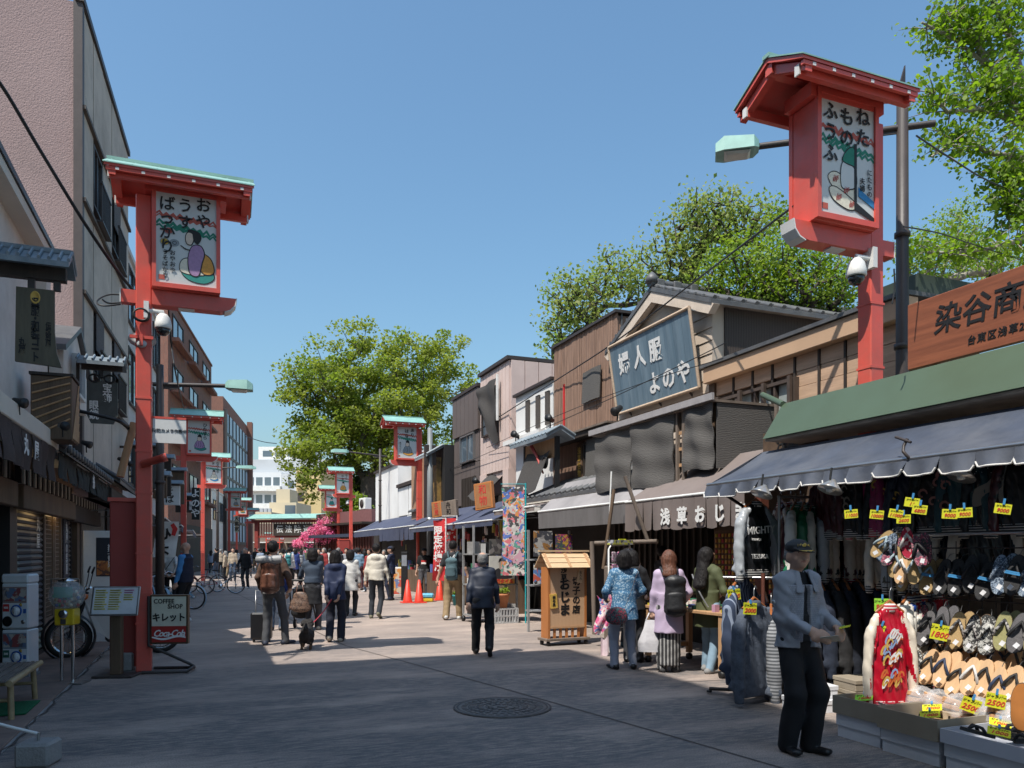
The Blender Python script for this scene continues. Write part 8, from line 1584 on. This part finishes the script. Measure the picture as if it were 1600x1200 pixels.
# --- the man in the black cap at the stall
plaid = mat_brick("plaid", (.30,.31,.34), (.24,.25,.29), (.12,.13,.16), 30, .5, .5, rot=(R(90),0,0)); gold_t = mat("gold_thread", (.5,.33,.05), .45); jk_ = clo("blue_grey_jacket", "8c8f97", .75, .08, 8, .25, 120); cuff_k = clo("black_knit", "121215")
def cap_extra(I, J, Hd, s):
 I.grp('emblem', gold_t, .004, part='cap');
 for k in range(-4, 5):
  if k: I.put('emblem', 'cap', Hd(k*.0125,.094-.00055*k*k,1.664), Hd(k*.0125,.090-.00055*k*k,1.684), .0042*s, .0042*s)
 I.put('emblem', 'ell', Hd(0,.097,1.672), np.array([.014,.008,.020])*s)
 for k in range(-7, 8): I.put('emblem', 'ell', Hd(k*.0085,.160-.0007*k*k,1.632), np.array([.007,.006,.0045])*s)
 I.grp('lining', plaid, .04, .005, 24, 3, part='lining'); I.put('lining', 'tor', J(0,.008,.90), J(0,.006,1.36), .172*s,.190*s,.128*s,.116*s, (1,0,0), True); I.g['lining']['sub'].append(('tor', J(0,.16,1.44), J(.02,.19,.85), .03*s,.045*s,.12*s,.11*s, (1,0,0)))
 for e in (-1, 1): I.grp('lapel%d' % e, jk_, .01, part='jacket'); I.put('lapel%d' % e, 'tor', J(e*.06,.06,1.46), J(e*.085,.125,1.30), .022*s,.034*s,.012*s,.010*s, (1,e*-.5,0))
 I.grp('band', jk_, .01, part='jacket'); I.put('band', 'tor', J(0,.004,.855), J(0,.003,.90), .186*s,.182*s,.146*s,.142*s, (1,0,0), True); I.g['band']['sub'] = I.g['coat']['sub']
 I.grp('button', iron, .004, part='jacket'); I.put('button', 'ell', J(.262,.02,1.22), np.array([.010,.022,.022])*s); I.g['coat']['wr'] = .013; I.g['coat']['fr'] = 34
 for e in (-1, 1): I.grp('pocket%d' % e, jk_, .01, part='jacket'); I.put('pocket%d' % e, 'tor', J(e*.135,.128,.98), J(e*.150,.112,1.09), .012*s,.012*s,.012*s,.012*s, (1,0,0))
CM = person("elderly man in black cap and blue grey jacket holding a card at the sandal stall", V2(1246,1174), -158, 1.665, top=clo("black_polo", "141417"), legs=blk_p, shoes=shoe_k, hair=("balding", hair_g), skin=skin_m, coat=dict(m=jk_, hem=.86, flare=.012), open_front=True, cap=mat("cap_black", (.016,.016,.017), .7, .1, 20, .2, 90), lean=(0,.0), head=(-12,-3), fl=(-.085,.05,0,0,-.2), fr=(.085,-.02,0,0,.25), ar=.066, wl=(-.17,.235,1.03), wr=(.08,.235,1.01), h=.0085, extra=cap_extra, curl=.42, palmn=((.5,.2,-.8),(-.75,.1,-.6)), loose=1.22, girth=1.02)
def held(P, off, rot, label, cat, name, mb): r, J, Hd, s, rz = P; b = thing(name, label, cat, place(r, rz, J(*off))); b.rotation_euler = (Matrix.Rotation(rz, 3, 'Z') @ Matrix.Rotation(R(rot[2]), 3, 'Z') @ Matrix.Rotation(R(rot[0]), 3, 'X') @ Matrix.Rotation(R(rot[1]), 3, 'Y')).to_euler(); mb.build("sheet", b); return b
held(CM, (.0,.35,.95), (-62,20,-30), "small cream card in the right hand of the capped man", "card", "paper_card", MB().box(-.065,.065,-.0015,.0015,-.06,.06, mat("cream_card", (.5,.46,.38), .7)))
held(CM, (-.13,.365,1.04), (-75,0,40), "yellow price cards held in the other hand of the capped man", "card", "price_card", MB().box(-.07,.07,-.003,.003,-.035,.04, tag_y).box(-.12,-.05,-.006,.006,-.02,-.008, mat("green_peg", (.1,.4,.15), .5)))
# --- pedestrians in the street
person("old man in dark navy jacket and black trousers walking away in the shade", V2(758,1026)+Vector((0,.1,0)), 6, 1.56, top=navy_c, legs=blk_p, shoes=shoe_k, hair=("balding", hair_g), coat=dict(m=clo("navy_blouson", "1b2233", .6), hem=.78, flare=.03), lean=(.0,.10), head=(0,14), fl=(-.10,.27,0), fr=(.09,-.27,.09,.65), wl=(-.26,-.10,.80), wr=(.27,.14,.80), h=.014, loose=1.15, girth=1.06)
P = person("man in brown jacket and grey jeans standing with a brown leather backpack", V2(427,1008), 2, 1.74, top=white_c, legs=clo("grey_jeans", "46474a"), shoes=shoe_n, hair=("short", hair_k), coat=dict(m=brown_c, hem=.98, flare=.0), fl=(-.13,0,0,0,-.2), fr=(.17,.12,0,0,.75), wl=(-.24,.16,.92), wr=(.24,.14,.95), h=.014, hem=.86)
leather = mat("brown_leather", (.13,.055,.035), .32, .3, 6, .2, 30, coat=.3); backpack("brown leather backpack with grey roll on top worn by the man in grey jeans", P, (0,-.20,1.17), (.165,.09,.23), leather, leather, mat("grey_roll", (.30,.30,.30), .5))
r = thing("suitcase", "black upright suitcase standing behind the man in grey jeans", "suitcase", V2(408,1005)+Vector((.02,.18,0)), R(-15)); MB().box(-.17,.17,-.11,.11,.05,.52, mat("case_black", (.015,.015,.017), .4), bev=.03).build("shell", r); MB().tube([(-.1,0,.52),(-.1,0,.9),(.1,0,.9),(.1,0,.52)], .01, iron).build("handle", r); MB().lathe([(0,-.015),(.03,-.015),(.03,.015),(0,.015)], black, 10, M=Matrix.Translation((-.13,0,.03)) @ Matrix.Rotation(R(90),4,'Y')).build("wheel", r); MB().lathe([(0,-.015),(.03,-.015),(.03,.015),(0,.015)], black, 10, M=Matrix.Translation((.13,0,.03)) @ Matrix.Rotation(R(90),4,'Y')).build("wheel", r)
person("woman in blue top mostly hidden behind the man in grey jeans", V2(432,985), 10, 1.5, top=royal_c, legs=jean, shoes=shoe_k, hair=("mid", hair_k), h=.02)
NW = person("woman in navy hooded jacket and dark trousers, hands clasped behind holding a leash", V2(524,1003), 2, 1.58, top=navy_c, legs=clo("dark_navy_trousers", "1d2130"), shoes=clo("shoe_taupe", "a39a8c"), hair=("bob", hair_k), coat=dict(m=clo("navy_parka", "1f2a48", .7), hem=.80, flare=.045), hood=True, fl=(-.10,-.05,.03,.4), fr=(.09,.06,0), wl=(-.12,-.21,.83), wr=(.10,-.22,.84), h=.013, palmn=((.8,-.2,.5),(-.8,-.2,.5)), curl=.5, loose=1.2, lean=(0,.02))
person("woman in denim jacket and black skirt pushing a stroller", V2(489,985), 8, 1.62, top=char_c, legs=gry_p, shoes=clo("shoe_cream", "b5ab9a"), hair=("bob", hair_k), coat=dict(m=clo("denim_jacket", "3a4656"), hem=1.0, flare=.0), skirt=(.55,blk_p,.20), fl=(-.10,.0,.02), fr=(.10,.15,0), wl=(-.30,.33,1.0), wr=(.12,.40,1.0), h=.016)
person("person in white coat just beyond the navy hooded woman", V2(548,962), 0, 1.60, top=white_c, legs=char_c, shoes=shoe_k, hair=("bob", hair_k), coat=dict(m=white_c, hem=.66, flare=.03), h=.019, cap=None)
P = person("man in cream hooded sweatshirt and dark jeans walking away with a black tote", V2(588,966), -2, 1.73, top=clo("cream_hoodie", "cdc6b8"), legs=jean_d, shoes=clo("shoe_olive", "6e6a58"), hair=("short", hair_k), coat=dict(m=clo("cream_hoodie", "cdc6b8"), hem=.88, flare=.02), hood=True, fl=(-.12,.0,0), fr=(.10,-.20,.06,.5), wl=(-.27,.05,.86), wr=(.30,.08,.86), h=.016)
r0, J, Hd, s, rz = P; r = thing("tote_bag", "black tote bag hanging from the shoulder of the man in the cream sweatshirt", "bag", place(r0, rz, J(.29,.02,.72)), rz); MB().grid(lambda u, v: (.03+.03*math.sin(u*3), -.18+.36*u, .22-.44*v), 8, 8, blk_p, True, (.05,0,0)).build("body", r); MB().tube([(.05,-.1,.2),(-.06,-.02,.62),(-.10,0,.74),(-.05,.03,.62),(.05,.1,.2)], .012, blk_p).build("strap", r)
P = person("tall man in black T-shirt and khaki trousers with a teal backpack walking away", V2(708,968), -6, 1.80, top=char_c, legs=khaki, shoes=shoe_w, hair=("short", hair_k), sleeve="short", fl=(-.13,-.16,.02,.3,-.3), fr=(.12,.12,0), wl=(-.36,.05,.86), wr=(.35,.06,.86), h=.016, girth=1.1, loose=1.3, hem=.86); backpack("washed teal backpack of the tall man in khaki trousers", P, (0,-.19,1.14), (.15,.09,.21), clo("teal_canvas", "4c646b", .8), clo("teal_canvas2", "3f555c", .8))
r0, J, Hd, s, rz = P; MBp = MB(); q = random.Random(5)
for k in range(9): x, z = q.uniform(-.06,.06), q.uniform(-.05,.05); ribbon(MBp, [(x,z),(x+.02,z+.03),(x+.05,z)], .01, white_ink, .0005*k)
o = MBp.build("shirt_print", r0, loc=J(0,-.122,1.345))
P = person("guard in navy uniform and cap standing side on beyond the man in the cream sweatshirt", V2(611,938), 80, 1.72, top=clo("guard_navy", "202a44", .7), legs=clo("guard_trousers", "1c2338", .7), shoes=shoe_k, hair=("short", hair_k), coat=dict(m=clo("guard_navy", "202a44", .7), hem=.84, flare=.015), cap=clo("guard_cap", "1b2338"), wl=(-.10,.30,1.22), wr=(.12,.28,1.20), h=.02)
r0, J, Hd, s, rz = P; MB().lathe([(.172,-.03),(.176,.03)], white_paint, 20, sx=1.05, sy=.85, caps=False).build("armband", r0, loc=J(0,0,1.0)) if False else None
P = person("stocky man in black printed T-shirt facing the camera by the red banners", V2(663,932), 178, 1.66, top=clo("black_tee", "161618"), legs=gry_p, shoes=shoe_k, hair=("short", hair_k), cap=blk_p, sleeve="short", wl=(-.28,.06,.84), wr=(.28,.06,.84), h=.02, girth=1.14, loose=1.15)
r0, J, Hd, s, rz = P; b = MB().box(-.09,.09,-.004,0,-.07,.07, red_ink).box(-.085,.085,-.008,-.0045,-.065,.0, white_ink); o = b.build("shirt_print", r0, loc=J(0,.128,1.22)); o.rotation_euler = (0,0,R(180))
# --- customers at the comb stall
flor_b = mat_vor("blue_dotted_shirt", [(.06,.17,.30),(.06,.17,.30),(.055,.15,.27),(.30,.42,.52)], 75, .8); nf_ = clo("pale_jeans", "8d93a3")
P = person("woman in blue dotted shirt and pale jeans with a patterned bag across her back", V2(975,1045), 8, 1.58, top=flor_b, legs=nf_, shoes=shoe_k, hair=("bob", hair_k), coat=dict(m=flor_b, hem=.72, flare=.06), fl=(-.14,0,0,0,-.3), fr=(.13,-.03,0), wl=(-.22,.22,1.02), wr=(.24,.26,1.02), h=.0125, head=(-18,6), coatname="shirt", loose=1.05, girth=1.05)
r0, J, Hd, s, rz = P; r = thing("shoulder_bag", "small patterned shoulder bag with brown strap on the woman in blue", "bag", place(r0, rz, J(-.17,-.2,.80)), rz); I = Implicit(); I.grp('b', mat_vor("bag_pattern", [(.05,.025,.04),(.30,.03,.06),(.04,.04,.05),(.05,.12,.13)], 26, .8, .4), .04, .004); I.put('b', 'ell', (0,0,-.02), (.14,.06,.11)); I.put('b', 'tor', (0,0,-.06), (0,0,.06), .125,.11,.05,.045, (1,0,0)); link("body", I.meshes(.012)['body'], r); MB().grid(lambda u, v: ((.10+.24*u)+.016*(v-.5), -.015-.02*math.sin(u*3.1)+.06*u, .06+.62*u+.03*(v-.5)), 10, 2, clo("brown_strap", "3b2c2a"), True, (0,-.006,0)).build("strap", r)
person("girl in black hooded top half hidden between the blue shirt and lilac coat", V2(1000,1040)+Vector((.1,.35,0)), -20, 1.58, top=blk_p, legs=clo("striped_black", "2a2a2e"), shoes=shoe_k, hair=("bob", hair_k), coat=dict(m=clo("black_hoodie", "1b1c20"), hem=.80, flare=.03), hood=True, wl=(-.2,.25,1.02), wr=(.2,.28,1.02), h=.015, head=(-20,10))
person("man in dark baseball cap behind the woman in blue", V2(985,1020)+Vector((.35,.65,0)), -35, 1.62, top=navy_c, legs=jean_d, shoes=clo("shoe_teal", "2c4048"), hair=("short", hair_k), cap=clo("dark_cap", "20242e"), wl=(-.2,.2,1.0), h=.016, head=(-30,0))
person("dark haired man standing deepest in the comb stall", V2(1018,1008)+Vector((.55,.5,0)), -60, 1.66, top=char_c, legs=blk_p, shoes=shoe_k, hair=("short", hair_k), h=.017)
strp = mat_wave("striped_trousers", (.03,.03,.032), (.35,.34,.33), 7, 'X', .8, thr=.72)
P = person("woman in lilac coat with chestnut hair and a black backpack", V2(1045,1050), -6, 1.58, top=white_c, legs=strp, shoes=clo("shoe_blackwhite", "3a3a3c"), hair=("mid", hair_b), coat=dict(m=clo("lilac_coat", "b5a3bb", .7, .05, 6, .2, 120), hem=.56, flare=.045), fl=(-.09,0,0), fr=(.09,.02,0), wl=(-.24,.06,.80), wr=(.24,.20,1.0), h=.0125, skirt=(.10,strp,.155), loose=1.2)
bk_ = mat("black_nylon", (.02,.02,.022), .5, .15, 10, .3, 30); backpack("black nylon backpack on the woman in the lilac coat", P, (.07,-.19,1.12), (.15,.085,.22), bk_, bk_)
r0, J, Hd, s, rz = P; r = thing("plastic_bag", "translucent white plastic shopping bag held by the woman in lilac", "bag", place(r0, rz, J(-.25,.05,.70)), rz); pb = mat("bag_plastic", (.62,.60,.62), .3, .1, 8, .3, 20, alpha=.9); MB().grid(lambda u, v: ((.06+.10*min(1,v*1.4)+.008*math.sin(u*31+v*7))*math.cos(u*6.283), (.025+.055*min(1,v*1.5)+.006*math.sin(u*23))*math.sin(u*6.283), .03-.42*v), 30, 12, pb, True).build("body", r); MB().tube([(-.06,0,.02),(-.02,0,.12),(.02,0,.12),(.06,0,.02)], .010, pb, 6).build("handle", r)
P = person("woman in olive parka with long black hair turned to the goods", V2(1106,1050), -52, 1.62, top=olive_c, legs=jean_l, shoes=clo("shoe_greywhite", "8a8a8a"), hair=("long", hair_k), coat=dict(m=clo("olive_parka", "4d5337", .75), hem=.62, flare=.05), hood=True, fl=(-.11,.10,0), fr=(.11,-.10,0), wl=(-.17,.28,1.06), wr=(.2,.24,1.04), h=.0125, head=(-14,6))
r0, J, Hd, s, rz = P; r = thing("bag_strap", "pale grey sling bag strap across the back of the olive parka", "bag", place(r0, rz, J(0,-.16,1.1)), rz); MB().grid(lambda u, v: (-.12+.26*u+.02*(v-.5), -.015-.03*math.sin(u*3.14), .24-.42*u), 8, 2, grey_c, True, (0,-.006,0)).build("strap", r)
# --- shady side
def beard(I, J, Hd, s): I.grp('beard', hair_w, .02, .003, 60, 5, part='beard'); I.put('beard', 'ell', Hd(0,.055,1.527), np.array([.055,.052,.045])*s); I.put('beard', 'ell', Hd(0,.088,1.553), np.array([.03,.015,.008])*s)
person("bald bearded man in navy vest over blue sleeves standing side on in the shade", V2(290,972), 84, 1.76, top=clo("blue_sleeve", "3f7fb5"), legs=blk_p, shoes=shoe_w, hair=("bald", None), skin=skin_m, wl=(-.26,.08,.86), wr=(.27,.08,.86), h=.014, girth=1.15, extra=lambda I, J, Hd, s: (beard(I, J, Hd, s), I.grp('vest', navy_c, .06*s, .005, 24, 9, part='vest'), I.put('vest', 'tor', J(0,.01,.86), J(0,0,1.38), .215*s,.20*s,.165*s,.135*s, (1,0,0), True), I.put('vest', 'tor', J(0,-.02,1.38), J(0,-.02,1.47), .13*s,.085*s,.11*s,.08*s, (1,0,0), True)))
P = person("dark haired person in white shirt with a cross strap, beyond the man in the vest", V2(266,945), 15, 1.68, top=white_c, legs=blk_p, shoes=shoe_k, hair=("short", hair_k), wl=(-.10,-.20,.95), wr=(.12,-.20,.95), h=.018, hem=.84)
r0, J, Hd, s, rz = P; r = thing("bag_strap", "black cross strap over the back of the white shirt", "bag", place(r0, rz, J(0,-.12,1.2)), rz); MB().grid(lambda u, v: (-.14+.28*u+.022*(v-.5), -.012-.02*math.sin(u*3.14), -.2+.42*u), 8, 2, blk_p, True, (0,-.006,0)).build("strap", r)
P = person("balding man in black jacket walking towards the camera with a cane", V2(384,920), 175, 1.70, top=blk_p, legs=clo("dark_slate", "2a2a2e"), shoes=shoe_w, hair=("balding", hair_g), coat=dict(m=blk_p, hem=.84, flare=.02), wl=(-.28,.08,.85), wr=(.30,.18,.92), h=.02, lean=(0,.04))
r0, J, Hd, s, rz = P; r = thing("walking_cane", "dark walking cane of the balding man in black", "cane", place(r0, rz, J(.31,.27,0))); MB().tube([(0,0,0),(0,0,.86),(.02,0,.90),(.09,0,.90)], .012, black).build("shaft", r)
# --- crowd farther down the street
crowd = [(408,0,30,1.74,char_c,jean_d,"short","man in charcoal jacket walking ahead of the brown backpack",navy_c),(452,915,0,1.70,white_c,blk_p,"short","person in white top with a teal backpack in the far crowd",teal_c),(462,905,0,1.66,royal_c,blk_p,"bob","woman in royal blue tunic near the middle of the far crowd",None),(471,903,8,1.6,steel_c,jean,"mid","woman in steel blue jacket next to the royal blue tunic",grey_c),(485,905,-5,1.7,char_c,jean,"short","man with black backpack and orange shirt edge in the far crowd",blk_p)]
q = random.Random(44); tops = [("navy",navy_c),("charcoal",char_c),("white",white_c),("beige",beige_c),("brown",brown_c),("grey",grey_c),("red",red_c),("steel blue",steel_c),("olive",olive_c),("black",blk_p),("teal",teal_c)]; pants = [("dark jeans",jean_d),("black trousers",blk_p),("grey trousers",gry_p),("blue jeans",jean),("khaki trousers",khaki)]
for px, py, ang, H, t, l_, hs, lab, bp in crowd[1:]:
 P = person(lab, V2(px,py), ang, H, top=t, legs=l_, shoes=shoe_k, hair=(hs, hair_k), coat=dict(m=t, hem=.8 if hs != "bob" else .55, flare=.02), fl=(-.1,-.1,0), fr=(.1,.12,0), h=.024, full=False)
 if bp: backpack("backpack of the "+lab, P, (0,-.18,1.17), (.14,.08,.2), bp)
spots = [(345,900,30,"by the parked bicycles"),(358,903,5,"in front of the navy awning"),(352,893,170,"by the shady shop fronts"),(370,896,0,"between the bicycles and the cane"),(338,905,90,"beside the red bicycle"),(378,890,10,"past the man with the cane"),(399,893,175,"left of the brown backpack"),(413,890,0,"beyond the brown backpack"),(428,893,185,"at the head of the brown backpack"),(438,896,0,"just right of the brown backpack"),(446,889,180,"under the gate"),(455,892,5,"under the gate name board"),(476,890,175,"below the pink blossom"),(492,893,0,"right below the pink blossom"),(500,900,10,"beyond the woman with the stroller"),(508,893,170,"by the red pavilion"),(516,897,-5,"in front of the pavilion slats"),(526,893,190,"beside the white notice"),(535,899,0,"in front of the white notice"),(543,903,180,"by the lantern with the red cabinet"),(552,897,5,"right of the red cabinet"),(558,908,-10,"beyond the white coat"),(563,917,170,"left of the cream sweatshirt"),(570,910,0,"near the dark low shop"),(577,925,160,"between the white coat and the cream sweatshirt"),(600,915,185,"behind the guard"),(420,883,0,"far under the gate"),(436,884,180,"far under the gate middle"),(468,885,0,"far under the gate's sunny side"),(487,884,190,"far beside the blossom stems"),(404,884,0,"far beside the gate post"),(522,887,5,"far beside the pavilion corner"),(460,897,190,"ahead of the royal blue tunic"),(442,905,10,"behind the teal backpack"),(496,907,-8,"just past the stroller handle"),(506,912,175,"left of the navy hood"),(515,906,0,"above the navy hood"),(533,914,0,"above the shoulder of the navy hood"),(541,918,185,"beside the white coat's head"),(556,899,0,"right of the notice post"),(480,896,5,"under the blossom's lower clump"),(424,898,0,"above the brown backpack"),(390,903,180,"between the cane and the brown backpack"),(330,897,0,"by the navy awning's near end"),(364,908,185,"next to the silver wheel"),(592,905,0,"at the dark low shop's corner"),(448,908,-4,"left of the royal blue tunic's companion"),(489,913,6,"above the denim jacket"),(498,918,182,"behind the denim jacket's shoulder"),(523,908,8,"between the notice and the navy hood"),(529,922,-8,"just beyond the navy hooded woman"),(512,893,2,"at the first pavilion slats"),(464,888,178,"beneath the blossom edge"),(431,907,4,"hidden behind the roll of the brown backpack"),(407,906,-3,"beside the roll of the brown backpack"),(352,908,100,"leaning by the silver bicycle"),(547,890,2,"in the pavilion's shade"),(603,898,175,"under the faded navy awning")]
for i, (px, py, ang, where) in enumerate(spots):
 tn, t = tops[(i*7+3) % len(tops)]; pn, l_ = pants[(i*3+1) % len(pants)]; hs = ("short","bob","short","mid")[i % 4]
 person(f"distant pedestrian in {tn} top and {pn} {where}", V2(px,py), ang+q.uniform(-15,15), q.uniform(1.55,1.76), top=t, legs=l_, shoes=shoe_k if i % 3 else shoe_w, hair=(hs, hair_k if i % 5 else hair_g), coat=dict(m=t, hem=.82, flare=.02) if i % 2 else None, fl=(-.1,q.uniform(-.15,.1),0), fr=(.1,q.uniform(-.1,.15),0), h=.03, full=False, skin=skin_p if i % 2 else skin_m, group="pedestrians far down the street")
person("shopkeeper in white standing in the lit shop behind the cones", V2(640,918)+Vector((.6,.8,0)), 150, 1.6, top=white_c, legs=blk_p, shoes=shoe_k, hair=("short", hair_k), h=.024, full=False)
person("child sized woman in rust brown dress left of the cream sweatshirt", V2(570,920), 0, 1.55, top=clo("rust", "7a3d33"), legs=clo("rust", "7a3d33"), shoes=shoe_w, hair=("bob", hair_k), coat=dict(m=clo("rust", "7a3d33"), hem=.35, flare=.07), h=.022, full=False)
person("person in denim shirt walking away beyond the white coat", V2(561,922), 0, 1.68, top=clo("denim_shirt", "6f8ba3"), legs=clo("maroon", "4a2a33"), shoes=shoe_k, hair=("short", hair_k), h=.022, full=False)
# --- stroller, dog
r = thing("stroller", "black stroller with a brown leopard print bag hung on its handle", "stroller", V2(472,985)+Vector((.0,.15,0)), R(-20)); b = MB()
for s in (-1, 1): b.tube([(s*.22,-.28,.12),(s*.22,.05,.55),(s*.22,-.12,1.0)], .016, dark_metal).tube([(s*.22,.38,.12),(s*.22,.05,.55)], .016, dark_metal)
b.tube([(-.22,-.12,1.0),(.22,-.12,1.0)], .02, black); b.build("frame", r)
for x in (-.22,.22):
 for y, rr in ((-.28,.11),(.38,.09)): MB().lathe([(.3*rr,-.025),(rr,-.02),(rr,.02),(.3*rr,.025)], black, 16, M=Matrix.Translation((x,y,rr)) @ Matrix.Rotation(R(90),4,'Y')).lathe([(0,-.028),(rr*.55,-.026),(rr*.55,.026),(0,.028)], iron, 12, M=Matrix.Translation((x,y,rr)) @ Matrix.Rotation(R(90),4,'Y')).build("wheel", r)
I = Implicit(); I.grp('seat', blk_p, .05, .005); I.put('seat', 'tor', (0,.0,.36), (0,.08,.80), .2,.19,.14,.10, (1,0,0)); link("seat", I.meshes(.018)['body'], r); MB().grid(lambda u, v: (-.2+.4*u, .02+.26*v, .82-.28*v*v+.05*math.sin(u*3.14)), 10, 6, clo("pale_blue_cover", "8ba7cf"), True, (0,0,-.01)).build("cover", r)
r = thing("hand_bag", "brown leopard print handbag hanging from the stroller handle", "bag", V2(472,985)+Vector((-.05,-.12,.62)), R(-20)); I = Implicit(); I.grp('b', mat_vor("leopard", [(.16,.09,.06),(.05,.03,.025),(.20,.13,.09),(.06,.035,.03)], 30, .5, .3), .04, .008, 30); I.put('b', 'tor', (0,0,-.16), (0,0,.12), .22,.12,.09,.05, (1,0,0)); link("body", I.meshes(.014)['body'], r); MB().tube([(-.08,0,.12),(-.04,0,.34),(.04,0,.34),(.08,0,.12)], .01, leather).build("handle", r)
I = Implicit(); fur = mat("dog_fur", (.018,.015,.014), .8, .5, 30, .9, 70); fur2 = mat("dog_fur_tan", (.13,.075,.04), .8, .4, 30, .9, 70); I.grp('fur', fur, .06, .010, 70, 3); I.grp('tan', fur2, .03, .006, 70, 4)
I.put('fur', 'tor', (0,-.16,.22), (0,.14,.23), .085,.09,.095,.10, (1,0,0)); I.put('fur', 'cap', (0,.13,.26), (0,.22,.34), .065,.05); I.put('fur', 'ell', (0,.25,.37), (.065,.075,.06)); I.put('fur', 'cap', (0,.3,.355), (0,.345,.345), .032,.026)
for e in (-1, 1):
 I.put('fur', 'cap', (e*.05,.25,.41), (e*.085,.23,.36), .022,.016); I.put('fur', 'cap', (e*.055,.11,.2), (e*.055,.12,.07), .036,.024); I.put('tan', 'cap', (e*.055,.12,.07), (e*.055,.135,.022), .024,.022); I.put('fur', 'cap', (e*.06,-.14,.2), (e*.065,-.10,.13), .05,.032); I.put('fur', 'cap', (e*.065,-.10,.13), (e*.065,-.17,.09), .03,.022); I.put('tan', 'cap', (e*.065,-.17,.09), (e*.065,-.155,.022), .021,.021)
I.put('fur', 'cap', (0,-.2,.26), (0,-.27,.33), .03,.022); I.put('fur', 'cap', (0,-.27,.33), (0,-.24,.40), .026,.012)
dp_ = V2(480,1014)+Vector((0,.05,0)); r = thing("dog", "small shaggy black dog on a red leash walking away", "dog", dp_, R(-10)); link("body", I.meshes(.012)['body'], r); r.scale = (1.05,)*3
MB().tube([(.06*math.cos(t),.17+.02*math.sin(t),.30+.055*math.sin(t)) for t in np.linspace(0,6.29,14)], .009, red_ink, 6).build("collar", r)
r0, J, Hd, s, rz = NW; hp = place(r0, rz, J(-.02,-.25,.82)); cable("red leash from the clasped hands of the navy hooded woman to the dog", [hp, hp.lerp(dp_+Vector((0,.17,.33)), .33)+Vector((0,0,-.06)), hp.lerp(dp_+Vector((0,.17,.33)), .7)+Vector((0,0,-.06)), dp_+Vector((0,.16,.34))], .009, mat("leash_red", (.4,.03,.05), .6), "leash")
